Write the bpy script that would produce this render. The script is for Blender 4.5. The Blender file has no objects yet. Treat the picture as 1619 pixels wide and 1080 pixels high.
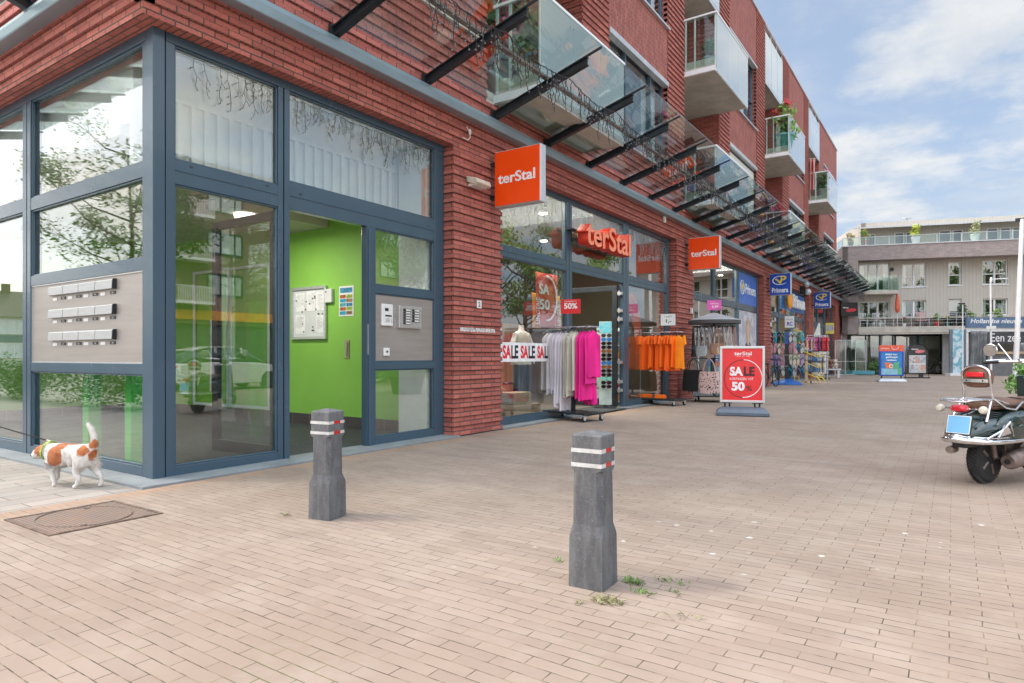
import bpy, math, random
from mathutils import Matrix, Vector, noise
R = math.radians
SKY_FILL = 2.7
CLOUD_OFF = (0.4, 2.3, 0)
random.seed(7)
scene = bpy.context.scene
# ---------------------------------------------------------------- camera
cam_d = bpy.data.cameras.new('camera'); cam = bpy.data.objects.new('camera', cam_d)
scene.collection.objects.link(cam); scene.camera = cam
cam.location = (0, 0, 1.2); cam.rotation_euler = (R(90), 0, R(34.03))
cam_d.sensor_width = 36; cam_d.lens = 36*1031.5/1619; cam_d.shift_y = 23/1619
cam_d.clip_start = 0.05; cam_d.clip_end = 1500
# ---------------------------------------------------------------- sky
SUN_AZ = math.atan2(-.85, -.53)      # direction towards the sun, measured from +Y towards +X
SUN_EL = R(50)
W = bpy.data.worlds.new('World'); scene.world = W; W.use_nodes = True
nt = W.node_tree; N = nt.nodes; L = nt.links
for n in list(N): N.remove(n)
out = N.new('ShaderNodeOutputWorld'); bg = N.new('ShaderNodeBackground'); L.new(bg.outputs[0], out.inputs[0])
bg.inputs['Strength'].default_value = 0.072
sky = N.new('ShaderNodeTexSky'); sky.sky_type = 'NISHITA'; sky.sun_disc = False
sky.sun_elevation = SUN_EL; sky.sun_rotation = SUN_AZ; sky.air_density = 1.0; sky.dust_density = 2.5; sky.ozone_density = 1.0
def mth(nodes, links, op, a, b=None, c=None, clamp=False):
    n = nodes.new('ShaderNodeMath'); n.operation = op; n.use_clamp = clamp
    for i, v in enumerate((a, b, c)):
        if v is None: continue
        if isinstance(v, (int, float)): n.inputs[i].default_value = v
        else: links.new(v, n.inputs[i])
    return n.outputs[0]
tc = N.new('ShaderNodeTexCoord'); sep = N.new('ShaderNodeSeparateXYZ'); L.new(tc.outputs['Generated'], sep.inputs[0])
zc = mth(N, L, 'MAXIMUM', sep.outputs[2], 0.0)
den = mth(N, L, 'ADD', zc, 0.22)
cx_ = mth(N, L, 'DIVIDE', sep.outputs[0], den); cy_ = mth(N, L, 'DIVIDE', sep.outputs[1], den)
cmb = N.new('ShaderNodeCombineXYZ'); L.new(cx_, cmb.inputs[0]); L.new(cy_, cmb.inputs[1])
def nz(scale, detail, rough, off, dist=0.0):
    mp = N.new('ShaderNodeMapping'); L.new(cmb.outputs[0], mp.inputs[0]); mp.inputs['Location'].default_value = off
    t = N.new('ShaderNodeTexNoise'); t.inputs['Scale'].default_value = scale; t.inputs['Detail'].default_value = detail
    t.inputs['Roughness'].default_value = rough; t.inputs['Distortion'].default_value = dist
    L.new(mp.outputs[0], t.inputs['Vector']); return t.outputs[0]
big = nz(1.5, 9, 0.58, CLOUD_OFF); wisp = nz(2.2, 7, 0.62, (9, 4, 0), 0.8)
def ramp(v, a, b, nodes=N, links=L):
    m = nodes.new('ShaderNodeMapRange'); m.interpolation_type = 'SMOOTHSTEP'
    links.new(v, m.inputs[0]); m.inputs[1].default_value = a; m.inputs[2].default_value = b; return m.outputs[0]
low = ramp(zc, 0.55, 0.12)                       # more cumulus towards the horizon
thr = mth(N, L, 'MULTIPLY', low, 0.085)
bigs = mth(N, L, 'ADD', big, thr)
cm = ramp(bigs, 0.52, 0.66)
wm = mth(N, L, 'MULTIPLY', ramp(wisp, 0.38, 0.75), 0.5)
cov = mth(N, L, 'MAXIMUM', cm, wm)
# clouds: white tops, slightly grey bases
shade = nz(2.6, 6, 0.6, (3.4, 2.4, 0))
mixc = N.new('ShaderNodeMix'); mixc.data_type = 'RGBA'; L.new(ramp(shade, 0.3, 0.62), mixc.inputs[0])
mixc.inputs[6].default_value = (3.4, 3.7, 4.1, 1); mixc.inputs[7].default_value = (4.6, 4.65, 4.7, 1)
veil = N.new('ShaderNodeMix'); veil.data_type = 'RGBA'; veil.inputs[0].default_value = 0.55
L.new(sky.outputs[0], veil.inputs[6]); veil.inputs[7].default_value = (2.7, 3.35, 4.35, 1)
mx = N.new('ShaderNodeMix'); mx.data_type = 'RGBA'; L.new(cov, mx.inputs[0]); L.new(veil.outputs[2], mx.inputs[6]); L.new(mixc.outputs[2], mx.inputs[7])
# added fill light: sky brightened and warmed everywhere outside the view to the north
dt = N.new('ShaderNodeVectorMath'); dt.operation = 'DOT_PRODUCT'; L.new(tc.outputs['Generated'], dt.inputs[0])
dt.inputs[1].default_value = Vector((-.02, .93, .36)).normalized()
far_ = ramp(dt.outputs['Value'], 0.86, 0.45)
gain = mth(N, L, 'ADD', 1.0, mth(N, L, 'MULTIPLY', mth(N, L, 'MULTIPLY', far_, mth(N, L, 'ADD', .50, mth(N, L, 'MULTIPLY', ramp(zc, .25, .8), .76))), SKY_FILL))
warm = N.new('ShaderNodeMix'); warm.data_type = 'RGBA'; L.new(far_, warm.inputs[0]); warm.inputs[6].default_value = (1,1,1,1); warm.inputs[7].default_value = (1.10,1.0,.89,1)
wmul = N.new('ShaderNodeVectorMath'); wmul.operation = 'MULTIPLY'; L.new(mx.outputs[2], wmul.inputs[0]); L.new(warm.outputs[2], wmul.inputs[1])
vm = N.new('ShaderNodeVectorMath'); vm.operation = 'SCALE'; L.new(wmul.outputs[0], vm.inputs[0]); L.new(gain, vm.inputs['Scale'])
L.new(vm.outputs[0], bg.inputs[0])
# ---------------------------------------------------------------- sun
sd = bpy.data.lights.new('sun', 'SUN'); sd.energy = 0.6; sd.angle = R(5.0); sd.color = (1, .95, .88)
sun = bpy.data.objects.new('sun', sd); scene.collection.objects.link(sun)
to_sun = Vector((math.sin(SUN_AZ)*math.cos(SUN_EL), math.cos(SUN_AZ)*math.cos(SUN_EL), math.sin(SUN_EL)))
sun.rotation_euler = to_sun.to_track_quat('Z', 'Y').to_euler(); sun.location = (-20, -20, 40)
scene.view_settings.view_transform = 'Standard'; scene.view_settings.look = 'None'
scene.view_settings.exposure = 1.45; scene.view_settings.gamma = 1; scene.view_settings.use_curve_mapping = False
scene.render.engine = 'CYCLES'
scene.cycles.max_bounces = 10; scene.cycles.transparent_max_bounces = 24; scene.cycles.glossy_bounces = 4
# ---------------------------------------------------------------- helpers
COL = scene.collection
class MB:
    def __init__(s, m=None): s.v = []; s.f = []; s.mi = []; s.m = m or Matrix(); s.k = 0
    def add(s, vs, fs, k=None):
        o = len(s.v); s.v += [tuple(s.m @ Vector(p)) for p in vs]; s.f += [tuple(i+o for i in f) for f in fs]
        s.mi += [s.k if k is None else k]*len(fs); return s
    def box(s, x0, x1, y0, y1, z0, z1, k=None):
        x0, x1 = sorted((x0, x1)); y0, y1 = sorted((y0, y1)); z0, z1 = sorted((z0, z1))
        return s.add([(x0,y0,z0),(x1,y0,z0),(x1,y1,z0),(x0,y1,z0),(x0,y0,z1),(x1,y0,z1),(x1,y1,z1),(x0,y1,z1)],
              [(0,3,2,1),(4,5,6,7),(0,1,5,4),(1,2,6,5),(2,3,7,6),(3,0,4,7)], k)
    def quad(s, a, b, c, d, k=None): return s.add([a,b,c,d], [(0,1,2,3)], k)
    def prism(s, poly, a, b, axis='z', k=None):
        # poly of 2d points, extruded between a and b along axis
        def P(p, t): return {'z':(p[0],p[1],t),'y':(p[0],t,p[1]),'x':(t,p[0],p[1])}[axis]
        n = len(poly); vs = [P(p,a) for p in poly]+[P(p,b) for p in poly]
        fs = [tuple(range(n))[::-1], tuple(range(n,2*n))]+[(i,(i+1)%n,n+(i+1)%n,n+i) for i in range(n)]
        ar = sum(poly[i][0]*poly[(i+1)%n][1]-poly[(i+1)%n][0]*poly[i][1] for i in range(n))*(b-a)
        if (ar < 0) != (axis == 'y'): fs = [f[::-1] for f in fs]
        return s.add(vs, fs, k)
    def tube(s, pts, r, n=8, k=None, close=False):
        pts = [Vector(p) for p in pts]; vs = []; fs = []; m = len(pts)
        rr = r if isinstance(r, (list, tuple)) else [r]*m
        prev = None
        for i, p in enumerate(pts):
            if close: d = pts[(i+1)%m]-pts[(i-1)%m]
            else: d = pts[min(i+1,m-1)]-pts[max(i-1,0)]
            d.normalize()
            if prev is None: u = d.orthogonal().normalized()
            else:
                u = prev-d*prev.dot(d)
                u = u.normalized() if u.length > 1e-6 else d.orthogonal().normalized()
            prev = u; w = d.cross(u)
            for j in range(n):
                a = 2*math.pi*j/n; vs.append(p+(u*math.cos(a)+w*math.sin(a))*rr[i])
        for i in range(m if close else m-1):
            for j in range(n):
                a = i*n+j; b = i*n+(j+1)%n; c = ((i+1)%m)*n+(j+1)%n; d2 = ((i+1)%m)*n+j
                fs.append((a,b,c,d2))
        if not close: fs += [tuple(range(n))[::-1], tuple(range((m-1)*n, m*n))]
        return s.add(vs, fs, k)
    def cyl(s, a, b, r, r2=None, n=16, k=None): return s.tube([a,b], [r, r if r2 is None else r2], n, k)
    def lathe(s, prof, c=(0,0,0), n=20, axis='z', k=None):
        vs = []; fs = []; m = len(prof); c = Vector(c)
        for (r, h) in prof:
            for j in range(n):
                a = 2*math.pi*j/n; x = r*math.cos(a); y = r*math.sin(a)
                vs.append(c+Vector({'z':(x,y,h),'y':(x,h,-y),'x':(h,x,y)}[axis]))
        for i in range(m-1):
            for j in range(n): fs.append((i*n+j, i*n+(j+1)%n, (i+1)*n+(j+1)%n, (i+1)*n+j))
        fs += [tuple(range(n))[::-1], tuple(range((m-1)*n, m*n))]
        return s.add(vs, fs, k)
    def ball(s, c, r, n=12, k=None, nz_=0.0):
        r = r if isinstance(r, (tuple, list)) else (r,r,r); vs = []; fs = []; m = max(4, n//2)
        for i in range(m+1):
            t = math.pi*i/m
            for j in range(n):
                a = 2*math.pi*j/n; d = Vector((math.sin(t)*math.cos(a), math.sin(t)*math.sin(a), -math.cos(t)))
                q = 1+nz_*noise.noise(d*2.3+Vector(c)*3)
                vs.append((c[0]+d.x*r[0]*q, c[1]+d.y*r[1]*q, c[2]+d.z*r[2]*q))
        for i in range(m):
            for j in range(n): fs.append((i*n+j, i*n+(j+1)%n, (i+1)*n+(j+1)%n, (i+1)*n+j))
        return s.add(vs, fs, k)
    def loft(s, rings, k=None, cap=True):
        n = len(rings[0]); vs = [p for r in rings for p in r]; fs = []
        for i in range(len(rings)-1):
            for j in range(n): fs.append((i*n+j, i*n+(j+1)%n, (i+1)*n+(j+1)%n, (i+1)*n+j))
        if cap: fs += [tuple(range(n))[::-1], tuple(range((len(rings)-1)*n, len(rings)*n))]
        return s.add(vs, fs, k)
    def ring(s, c, R_, r, axis='y', n=28, m=8, k=None):
        pts = []
        for i in range(n):
            a = 2*math.pi*i/n; x = R_*math.cos(a); y = R_*math.sin(a)
            pts.append(Vector(c)+Vector({'z':(x,y,0),'y':(x,0,y),'x':(0,x,y)}[axis]))
        return s.tube(pts, r, m, k, close=True)
def obj(name, mb, mat, parent=None, smooth=None, bevel=None, world=True):
    me = bpy.data.meshes.new(name)
    off = Vector((0,0,0))
    if parent is not None and world:
        p = parent
        while p is not None: off += p.location; p = p.parent
    me.from_pydata([tuple(Vector(v)-off) for v in mb.v], [], mb.f)
    mats = mat if isinstance(mat, (list, tuple)) else [mat]
    for m_ in mats: me.materials.append(m_)
    if len(mats) > 1:
        for p_, k in zip(me.polygons, mb.mi): p_.material_index = k
    me.update()
    if smooth is not None:
        me.polygons.foreach_set('use_smooth', [True]*len(me.polygons)); me.set_sharp_from_angle(angle=R(smooth))
    o = bpy.data.objects.new(name, me); COL.objects.link(o)
    if parent is not None: o.parent = parent
    if bevel:
        b = o.modifiers.new('bevel', 'BEVEL'); b.width = bevel; b.segments = 2; b.limit_method = 'ANGLE'; b.angle_limit = R(40)
    return o
def tag(o, label=None, cat=None, group=None, kind=None):
    if label: o['label'] = label
    if cat: o['category'] = cat
    if group: o['group'] = group
    if kind: o['kind'] = kind
    return o
def thing(name, label, cat, loc=(0,0,0), rotz=0, group=None):
    o = bpy.data.objects.new(name, None); COL.objects.link(o); o.location = loc; o.rotation_euler = (0,0,rotz)
    o.empty_display_size = .2
    return tag(o, label, cat, group)
def kids(o): return [c for c in COL.objects if c.parent == o]
def dup(root, loc, rotz=None, label=None, mats=None):
    r = root.copy(); COL.objects.link(r); r.location = loc
    if rotz is not None: r.rotation_euler = (0,0,rotz)
    if label: r['label'] = label
    for ch in kids(root):
        c = ch.copy(); COL.objects.link(c); c.parent = r
        for g in kids(ch):
            d = g.copy(); COL.objects.link(d); d.parent = c
    return r
def text_geo(s, ext=0.0, off=0.0, shear=0.0, spacing=1.0, res=4):
    cu = bpy.data.curves.new('t', 'FONT'); cu.body = s; cu.extrude = ext; cu.offset = off; cu.shear = shear
    cu.space_character = spacing; cu.resolution_u = res; cu.align_x = 'LEFT'; cu.fill_mode = 'BOTH'
    o = bpy.data.objects.new('t', cu); COL.objects.link(o); dg = bpy.context.evaluated_depsgraph_get(); dg.update()
    me = bpy.data.meshes.new_from_object(o.evaluated_get(dg))
    vs = [tuple(v.co) for v in me.vertices]; fs = [tuple(p.vertices) for p in me.polygons]
    bpy.data.objects.remove(o); bpy.data.curves.remove(cu); bpy.data.meshes.remove(me)
    return vs, fs
def put_text(mb, s, o, u, v, w, h=None, depth=0.0, bold=0.0, shear=0.0, spacing=1.0, k=None, base=0.0):
    """text filling width w (and height h) from lower left corner o along u and v; normal = u x v"""
    vs, fs = text_geo(s, 0.5 if depth else 0.0, bold, shear, spacing)
    x0 = min(p[0] for p in vs); x1 = max(p[0] for p in vs); y0 = min(p[1] for p in vs); y1 = max(p[1] for p in vs)
    sx = w/(x1-x0); sy = sx if h is None else h/(y1-y0)
    o = Vector(o); u = Vector(u).normalized(); v = Vector(v).normalized(); nn = u.cross(v)
    mb.add([o+u*((p[0]-x0)*sx)+v*((p[1]-y0)*sy)+nn*((p[2]+.5)*depth if depth else 0) for p in vs], fs, k)
# ---------------------------------------------------------------- materials
def new_mat(name):
    m = bpy.data.materials.new(name); m.use_nodes = True; t = m.node_tree
    b = t.nodes['Principled BSDF']; return m, t.nodes, t.links, b
def noise_node(N, L, scale, detail=4, rough=.5, coord='Object', vec=None, stretch=None):
    t = N.new('ShaderNodeTexNoise'); t.inputs['Scale'].default_value = scale; t.inputs['Detail'].default_value = detail; t.inputs['Roughness'].default_value = rough
    if vec is None:
        c = N.new('ShaderNodeTexCoord'); vec = c.outputs[coord]
    if stretch:
        mp = N.new('ShaderNodeMapping'); mp.inputs['Scale'].default_value = stretch; L.new(vec, mp.inputs[0]); vec = mp.outputs[0]
    L.new(vec, t.inputs['Vector']); return t.outputs[0]
def mixrgb(N, L, f, a, b, mode='MIX'):
    n = N.new('ShaderNodeMix'); n.data_type = 'RGBA'; n.blend_type = mode
    for i, v in ((0,f),(6,a),(7,b)):
        if isinstance(v, (int, float)): n.inputs[i].default_value = v
        elif isinstance(v, (tuple, list)): n.inputs[i].default_value = (*v[:3], 1)
        else: L.new(v, n.inputs[i])
    return n.outputs[2]
def bump(N, L, b, h, strength=.3, dist=.01):
    n = N.new('ShaderNodeBump'); n.inputs['Strength'].default_value = strength; n.inputs['Distance'].default_value = dist
    L.new(h, n.inputs['Height']); L.new(n.outputs[0], b.inputs['Normal'])
def mat(name, col, rough=.5, metal=0.0, var=.12, scale=6, bmp=0.0, bscale=60, emit=None, coat=0.0, stretch=None, spec=None):
    m, N, L, b = new_mat(name)
    f = noise_node(N, L, scale, 5, .6, stretch=stretch)
    dark = tuple(c*(1-var*1.6) for c in col); light = tuple(min(1, c*(1+var)) for c in col)
    L.new(mixrgb(N, L, ramp(f, .25, .75, N, L), dark, light), b.inputs['Base Color'])
    rn = N.new('ShaderNodeMapRange'); L.new(f, rn.inputs[0]); rn.inputs[3].default_value = max(0, rough-.1*var*4); rn.inputs[4].default_value = min(1, rough+.1*var*4)
    L.new(rn.outputs[0], b.inputs['Roughness'])
    b.inputs['Metallic'].default_value = metal; b.inputs['Coat Weight'].default_value = coat
    if spec is not None: b.inputs['Specular IOR Level'].default_value = spec
    if bmp: bump(N, L, b, noise_node(N, L, bscale, 4, .6), bmp, .01)
    if emit:
        b.inputs['Emission Color'].default_value = (*emit[0], 1); b.inputs['Emission Strength'].default_value = emit[1]
    return m
def s2l(r, g, b): return tuple(((c/255)/12.92 if c/255 <= .04045 else ((c/255+.055)/1.055)**2.4) for c in (r,g,b))
def wall_uv(N, L, coord='Object', swap=False, rot=None):
    """u along the wall, v up, chosen by the face's direction"""
    c = N.new('ShaderNodeTexCoord'); g = N.new('ShaderNodeNewGeometry')
    vt = N.new('ShaderNodeVectorTransform'); vt.vector_type = 'NORMAL'; vt.convert_from = 'WORLD'; vt.convert_to = 'OBJECT'
    L.new(g.outputs['True Normal'], vt.inputs[0])
    s = N.new('ShaderNodeSeparateXYZ'); L.new(c.outputs[coord], s.inputs[0])
    sn = N.new('ShaderNodeSeparateXYZ'); L.new(vt.outputs[0], sn.inputs[0])
    ax = mth(N, L, 'GREATER_THAN', mth(N, L, 'ABSOLUTE', sn.outputs[0]), .7)
    az = mth(N, L, 'GREATER_THAN', mth(N, L, 'ABSOLUTE', sn.outputs[2]), .7)
    def mixf(f, a, b2):
        n = N.new('ShaderNodeMix'); L.new(f, n.inputs[0])
        for i, v in ((2,a),(3,b2)): L.new(v, n.inputs[i])
        return n.outputs[0]
    u = mixf(ax, s.outputs[0], s.outputs[1])
    v = mixf(az, s.outputs[2], s.outputs[1])
    cb = N.new('ShaderNodeCombineXYZ')
    L.new(u, cb.inputs[1 if swap else 0]); L.new(v, cb.inputs[0 if swap else 1]); return cb.outputs[0]
def brick_mat(name, c1, c2, mortar, w=.27, h=.07, ms=.006, swap=False, bmp=.5, vec=None, fleck=None, rough=.85, offset=.5, zoff=0):
    m, N, L, b = new_mat(name)
    v = vec(N, L) if vec else wall_uv(N, L, swap=swap)
    t = N.new('ShaderNodeTexBrick'); L.new(v, t.inputs['Vector']); t.offset = offset
    t.inputs['Scale'].default_value = 1; t.inputs['Brick Width'].default_value = w; t.inputs['Row Height'].default_value = h
    t.inputs['Mortar Size'].default_value = ms; t.inputs['Mortar Smooth'].default_value = .3; t.inputs['Bias'].default_value = 0
    t.inputs['Color1'].default_value = (*c1, 1); t.inputs['Color2'].default_value = (*c2, 1); t.inputs['Mortar'].default_value = (*mortar, 1)
    fine = noise_node(N, L, 38, 6, .7, vec=v, stretch=(1, 2.2, 1)); mid = noise_node(N, L, 3, 4, .6, vec=v)
    col = mixrgb(N, L, ramp(mid, .3, .7, N, L), t.outputs['Color'], mixrgb(N, L, 1.0, t.outputs['Color'], (1.22, 1.12, 1.08), 'MULTIPLY'))
    fl = fleck or tuple(c*.35 for c in c2)
    inv = mth(N, L, 'SUBTRACT', 1, t.outputs['Fac'])
    col = mixrgb(N, L, mth(N, L, 'MULTIPLY', mth(N, L, 'MULTIPLY', ramp(fine, .50, .66, N, L), .75), inv), col, fl)
    L.new(col, b.inputs['Base Color']); b.inputs['Roughness'].default_value = rough
    hgt = mth(N, L, 'ADD', mth(N, L, 'MULTIPLY', inv, 1.0), mth(N, L, 'MULTIPLY', fine, .5))
    bump(N, L, b, hgt, bmp, .006)
    return m
def glass_mat(name, tint=(1,1,1), ior=1.65, extra=.0, rough=.0, milky=0.0, mcol=(.8,.84,.84)):
    m, N, L, b = new_mat(name); N.remove(b); out = [n for n in N if n.type == 'OUTPUT_MATERIAL'][0]
    tr = N.new('ShaderNodeBsdfTransparent'); tr.inputs[0].default_value = (*tint, 1)
    gl = N.new('ShaderNodeBsdfGlossy'); gl.inputs['Roughness'].default_value = rough; gl.inputs[0].default_value = (.95, .97, 1, 1)
    # Schlick reflectance of a thin pane, the same from both sides
    lw = N.new('ShaderNodeLayerWeight'); lw.inputs[0].default_value = .5; f0 = ((ior-1)/(ior+1))**2
    p5 = mth(N, L, 'POWER', lw.outputs['Facing'], 4.0)
    f = mth(N, L, 'ADD', mth(N, L, 'MULTIPLY', p5, 1-f0), f0+extra, clamp=True)
    base = tr.outputs[0]
    if milky:
        df = N.new('ShaderNodeBsdfDiffuse'); df.inputs[0].default_value = (*mcol, 1)
        tl = N.new('ShaderNodeBsdfTranslucent'); tl.inputs[0].default_value = (*mcol, 1)
        a = N.new('ShaderNodeMixShader'); a.inputs[0].default_value = .5; L.new(df.outputs[0], a.inputs[1]); L.new(tl.outputs[0], a.inputs[2])
        b2 = N.new('ShaderNodeMixShader'); b2.inputs[0].default_value = milky; L.new(tr.outputs[0], b2.inputs[1]); L.new(a.outputs[0], b2.inputs[2]); base = b2.outputs[0]
    mx = N.new('ShaderNodeMixShader'); L.new(f, mx.inputs[0]); L.new(base, mx.inputs[1]); L.new(gl.outputs[0], mx.inputs[2])
    L.new(mx.outputs[0], out.inputs[0]); return m
M = {}
BR1, BR2, MORT = (.46,.152,.118), (.32,.092,.074), (.085,.058,.052)
M['brick'] = brick_mat('red_brick', BR1, BR2, MORT, ms=.0085, bmp=.8)
M['brick_v'] = brick_mat('red_brick_upright', (.45,.155,.125), (.31,.095,.078), (.10,.06,.052), swap=True, ms=.011, bmp=.9)
M['frame'] = mat('grey_blue_frame', s2l(62,84,99), .27, 0.0, .03, 2.5, coat=.15, stretch=(1,1,.3))
M['dark'] = mat('dark_steel', s2l(44,52,58), .35, .3, .15, 5)
M['gutter'] = mat('gutter_steel', s2l(150,168,178), .30, .4, .06, 1.5)
M['glass'] = glass_mat('window_glass', (.90,.93,.91), 1.9, .03)
M['glass_top'] = glass_mat('upper_glass', (.9,.93,.9), 1.8, .03)
M['glass_can'] = glass_mat('canopy_glass', (.88,.94,.91), 1.6, .06)
M['glass_clear'] = glass_mat('balcony_side_glass', (.84,.92,.89), 1.5, .02)
M['milky'] = glass_mat('milky_glass', (.8,.88,.86), 1.7, .06, milky=.62, mcol=(.82,.88,.88))
M['concrete'] = mat('pale_concrete', s2l(188,182,170), .85, 0, .12, 2, .25, 40)
M['conc_grey'] = mat('grey_stone', s2l(128,134,136), .7, 0, .12, 3, .2, 60)
M['white'] = mat('white_paint', (.78,.79,.79), .45, 0, .05, 4)
M['cream'] = mat('cream_wall', (.62,.58,.5), .8, 0, .06, 2)
M['lightgrey'] = mat('light_grey_metal', (.52,.54,.56), .38, .3, .08, 4)
M['alu'] = mat('aluminium', (.62,.63,.64), .32, .8, .08, 8, stretch=(1,1,8))
M['chrome'] = mat('chrome', (.75,.76,.78), .12, 1.0, .1, 9)
M['steelpanel'] = mat('stainless_panel', s2l(160,154,148), .38, .35, .07, 2.2, stretch=(.5,.5,6))
M['black'] = mat('black_plastic', (.016,.017,.019), .42, 0, .25, 8)
M['rubber'] = mat('black_rubber', (.02,.02,.021), .8, 0, .3, 14, .3, 70)
M['green'] = mat('green_paint', (.245,.53,.075), .62, 0, .05, 1.2)
M['green_post'] = mat('bright_green_post', (.06,.56,.06), .5, 0, .05, 2)
M['carpet'] = mat('dark_carpet', (.05,.055,.055), .95, 0, .35, 30, .3, 200)
M['tile'] = brick_mat('skirting_tile', (.05,.045,.045), (.065,.06,.058), (.13,.12,.12), w=.45, h=.3, ms=.01, bmp=.1, rough=.5)
M['red'] = mat('sign_red', (.72,.02,.025), .4, 0, .04, 3)
M['darkred'] = mat('dark_red', (.2,.01,.01), .4)
M['orange'] = mat('sign_orange', (.98,.075,.002), .35, 0, .03, 3)
M['orange_side'] = mat('letter_side_red', (.6,.03,.01), .4)
M['coral'] = mat('letter_face', (.95,.30,.16), .4, 0, .03, 3)
M['blue'] = mat('sign_blue', (.015,.075,.42), .3, 0, .05, 3)
M['yellow'] = mat('yellow_paint', (.78,.58,.06), .4, 0, .06, 5)
M['litblack'] = mat('print_black', (.02,.02,.025), .5)
M['wood'] = mat('pale_wood', (.45,.33,.22), .6, 0, .15, 5, stretch=(1,1,6))
M['earth'] = mat('soil', (.07,.05,.035), .95)
# ================================================================ GROUND
def paver_material():
    def vec(N, L):
        c = N.new('ShaderNodeTexCoord'); nz1 = N.new('ShaderNodeTexNoise'); nz1.inputs['Scale'].default_value = 2.2; nz1.inputs['Detail'].default_value = 2
        L.new(c.outputs['Object'], nz1.inputs['Vector'])
        v = N.new('ShaderNodeVectorMath'); v.operation = 'MULTIPLY_ADD'; v.inputs[1].default_value = (.022,.022,0); L.new(nz1.outputs[1], v.inputs[0]); L.new(c.outputs['Object'], v.inputs[2])
        return v.outputs[0]
    m, N, L, b = new_mat('clay_pavers'); v = vec(N, L)
    t = N.new('ShaderNodeTexBrick'); L.new(v, t.inputs['Vector']); t.inputs['Scale'].default_value = 1
    t.inputs['Brick Width'].default_value = .25; t.inputs['Row Height'].default_value = .0715; t.inputs['Mortar Size'].default_value = .0028; t.inputs['Mortar Smooth'].default_value = .25
    t.inputs['Bias'].default_value = 0
    t.inputs['Color1'].default_value = (.36,.287,.230,1); t.inputs['Color2'].default_value = (.250,.195,.156,1); t.inputs['Mortar'].default_value = (1,1,1,1)
    big_ = noise_node(N, L, .45, 5, .6, vec=v); mid = noise_node(N, L, 2.2, 5, .65, vec=v); fine = noise_node(N, L, 110, 3, .7, vec=v)
    bc = mixrgb(N, L, .5, t.outputs['Color'], (.303,.240,.193))
    bc = mixrgb(N, L, mth(N, L, 'MULTIPLY', ramp(big_, .40, .64, N, L), .72), bc, (.25,.19,.145))
    bc = mixrgb(N, L, mth(N, L, 'MULTIPLY', ramp(mid, .46, .68, N, L), .45), bc, (.36,.30,.25))
    bc = mixrgb(N, L, mth(N, L, 'MULTIPLY', ramp(fine, .5, .75, N, L), .22), bc, (.25,.18,.14))
    jn = noise_node(N, L, 5.5, 3, .7, vec=v); js = noise_node(N, L, 1.1, 3, .6, vec=v)
    jc = mixrgb(N, L, ramp(jn, .42, .60, N, L), (.25,.185,.125), (.07,.052,.036))
    jc = mixrgb(N, L, mth(N, L, 'MULTIPLY', ramp(js, .55, .68, N, L), .7), jc, (.11,.13,.04))
    col = mixrgb(N, L, t.outputs['Fac'], bc, jc)
    # scattered white droppings in a band across the square
    s = N.new('ShaderNodeSeparateXYZ'); L.new(v, s.inputs[0])
    d = mth(N, L, 'ABSOLUTE', mth(N, L, 'SUBTRACT', mth(N, L, 'SUBTRACT', s.outputs[1], mth(N, L, 'MULTIPLY', s.outputs[0], .78)), 5.15))
    band = mth(N, L, 'MULTIPLY', ramp(d, 1.1, .3, N, L), ramp(s.outputs[0], -2.6, -1.6, N, L))
    vo = N.new('ShaderNodeTexVoronoi'); vo.inputs['Scale'].default_value = 4.6; L.new(v, vo.inputs['Vector']); vo.inputs['Randomness'].default_value = 1
    wn = noise_node(N, L, 22, 4, .6, vec=v)
    spot = ramp(mth(N, L, 'ADD', vo.outputs['Distance'], mth(N, L, 'MULTIPLY', wn, .22)), .23, .18, N, L)
    col = mixrgb(N, L, mth(N, L, 'MULTIPLY', mth(N, L, 'MULTIPLY', spot, band), .85), col, (.60,.60,.57))
    gm_ = N.new('ShaderNodeTexVoronoi'); gm_.inputs['Scale'].default_value = 1.7; L.new(v, gm_.inputs['Vector'])
    gum = ramp(mth(N, L, 'ADD', gm_.outputs['Distance'], mth(N, L, 'MULTIPLY', wn, .05)), .066, .05, N, L)
    col = mixrgb(N, L, mth(N, L, 'MULTIPLY', gum, .55), col, (.12,.11,.105))
    ty = noise_node(N, L, .9, 4, .65, vec=v, stretch=(.35,2.2,1)); col = mixrgb(N, L, mth(N, L, 'MULTIPLY', ramp(ty, .54, .70, N, L), .42), col, (.20,.155,.125))
    # sandy rust wash along the shop front
    e = mth(N, L, 'ADD', s.outputs[0], 6.1); wash = mth(N, L, 'MULTIPLY', ramp(e, .55, 0.0, N, L), ramp(mid, .3, .6, N, L))
    col = mixrgb(N, L, mth(N, L, 'MULTIPLY', wash, .55), col, (.40,.22,.12))
    L.new(col, b.inputs['Base Color']); b.inputs['Roughness'].default_value = .86; b.inputs['Specular IOR Level'].default_value = .3
    inv = mth(N, L, 'SUBTRACT', 1, t.outputs['Fac'])
    hv = N.new('ShaderNodeTexWhiteNoise')
    bump(N, L, b, mth(N, L, 'ADD', inv, mth(N, L, 'MULTIPLY', fine, .12)), .55, .004)
    return m
M['pavers'] = paver_material()
def vec_yx(N, L):
    c = N.new('ShaderNodeTexCoord'); s = N.new('ShaderNodeSeparateXYZ'); L.new(c.outputs['Object'], s.inputs[0]); cb = N.new('ShaderNodeCombineXYZ')
    L.new(s.outputs[1], cb.inputs[0]); L.new(s.outputs[0], cb.inputs[1]); return cb.outputs[0]
M['slabs'] = brick_mat('grey_paving_slabs', (.31,.29,.26), (.25,.235,.21), (.11,.10,.085), w=.62, h=.21, ms=.006, vec=vec_yx, bmp=.3, fleck=(.22,.21,.2))
M['far_ground'] = mat('distant_ground', (.30,.27,.23), .9, 0, .2, .3)
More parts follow.
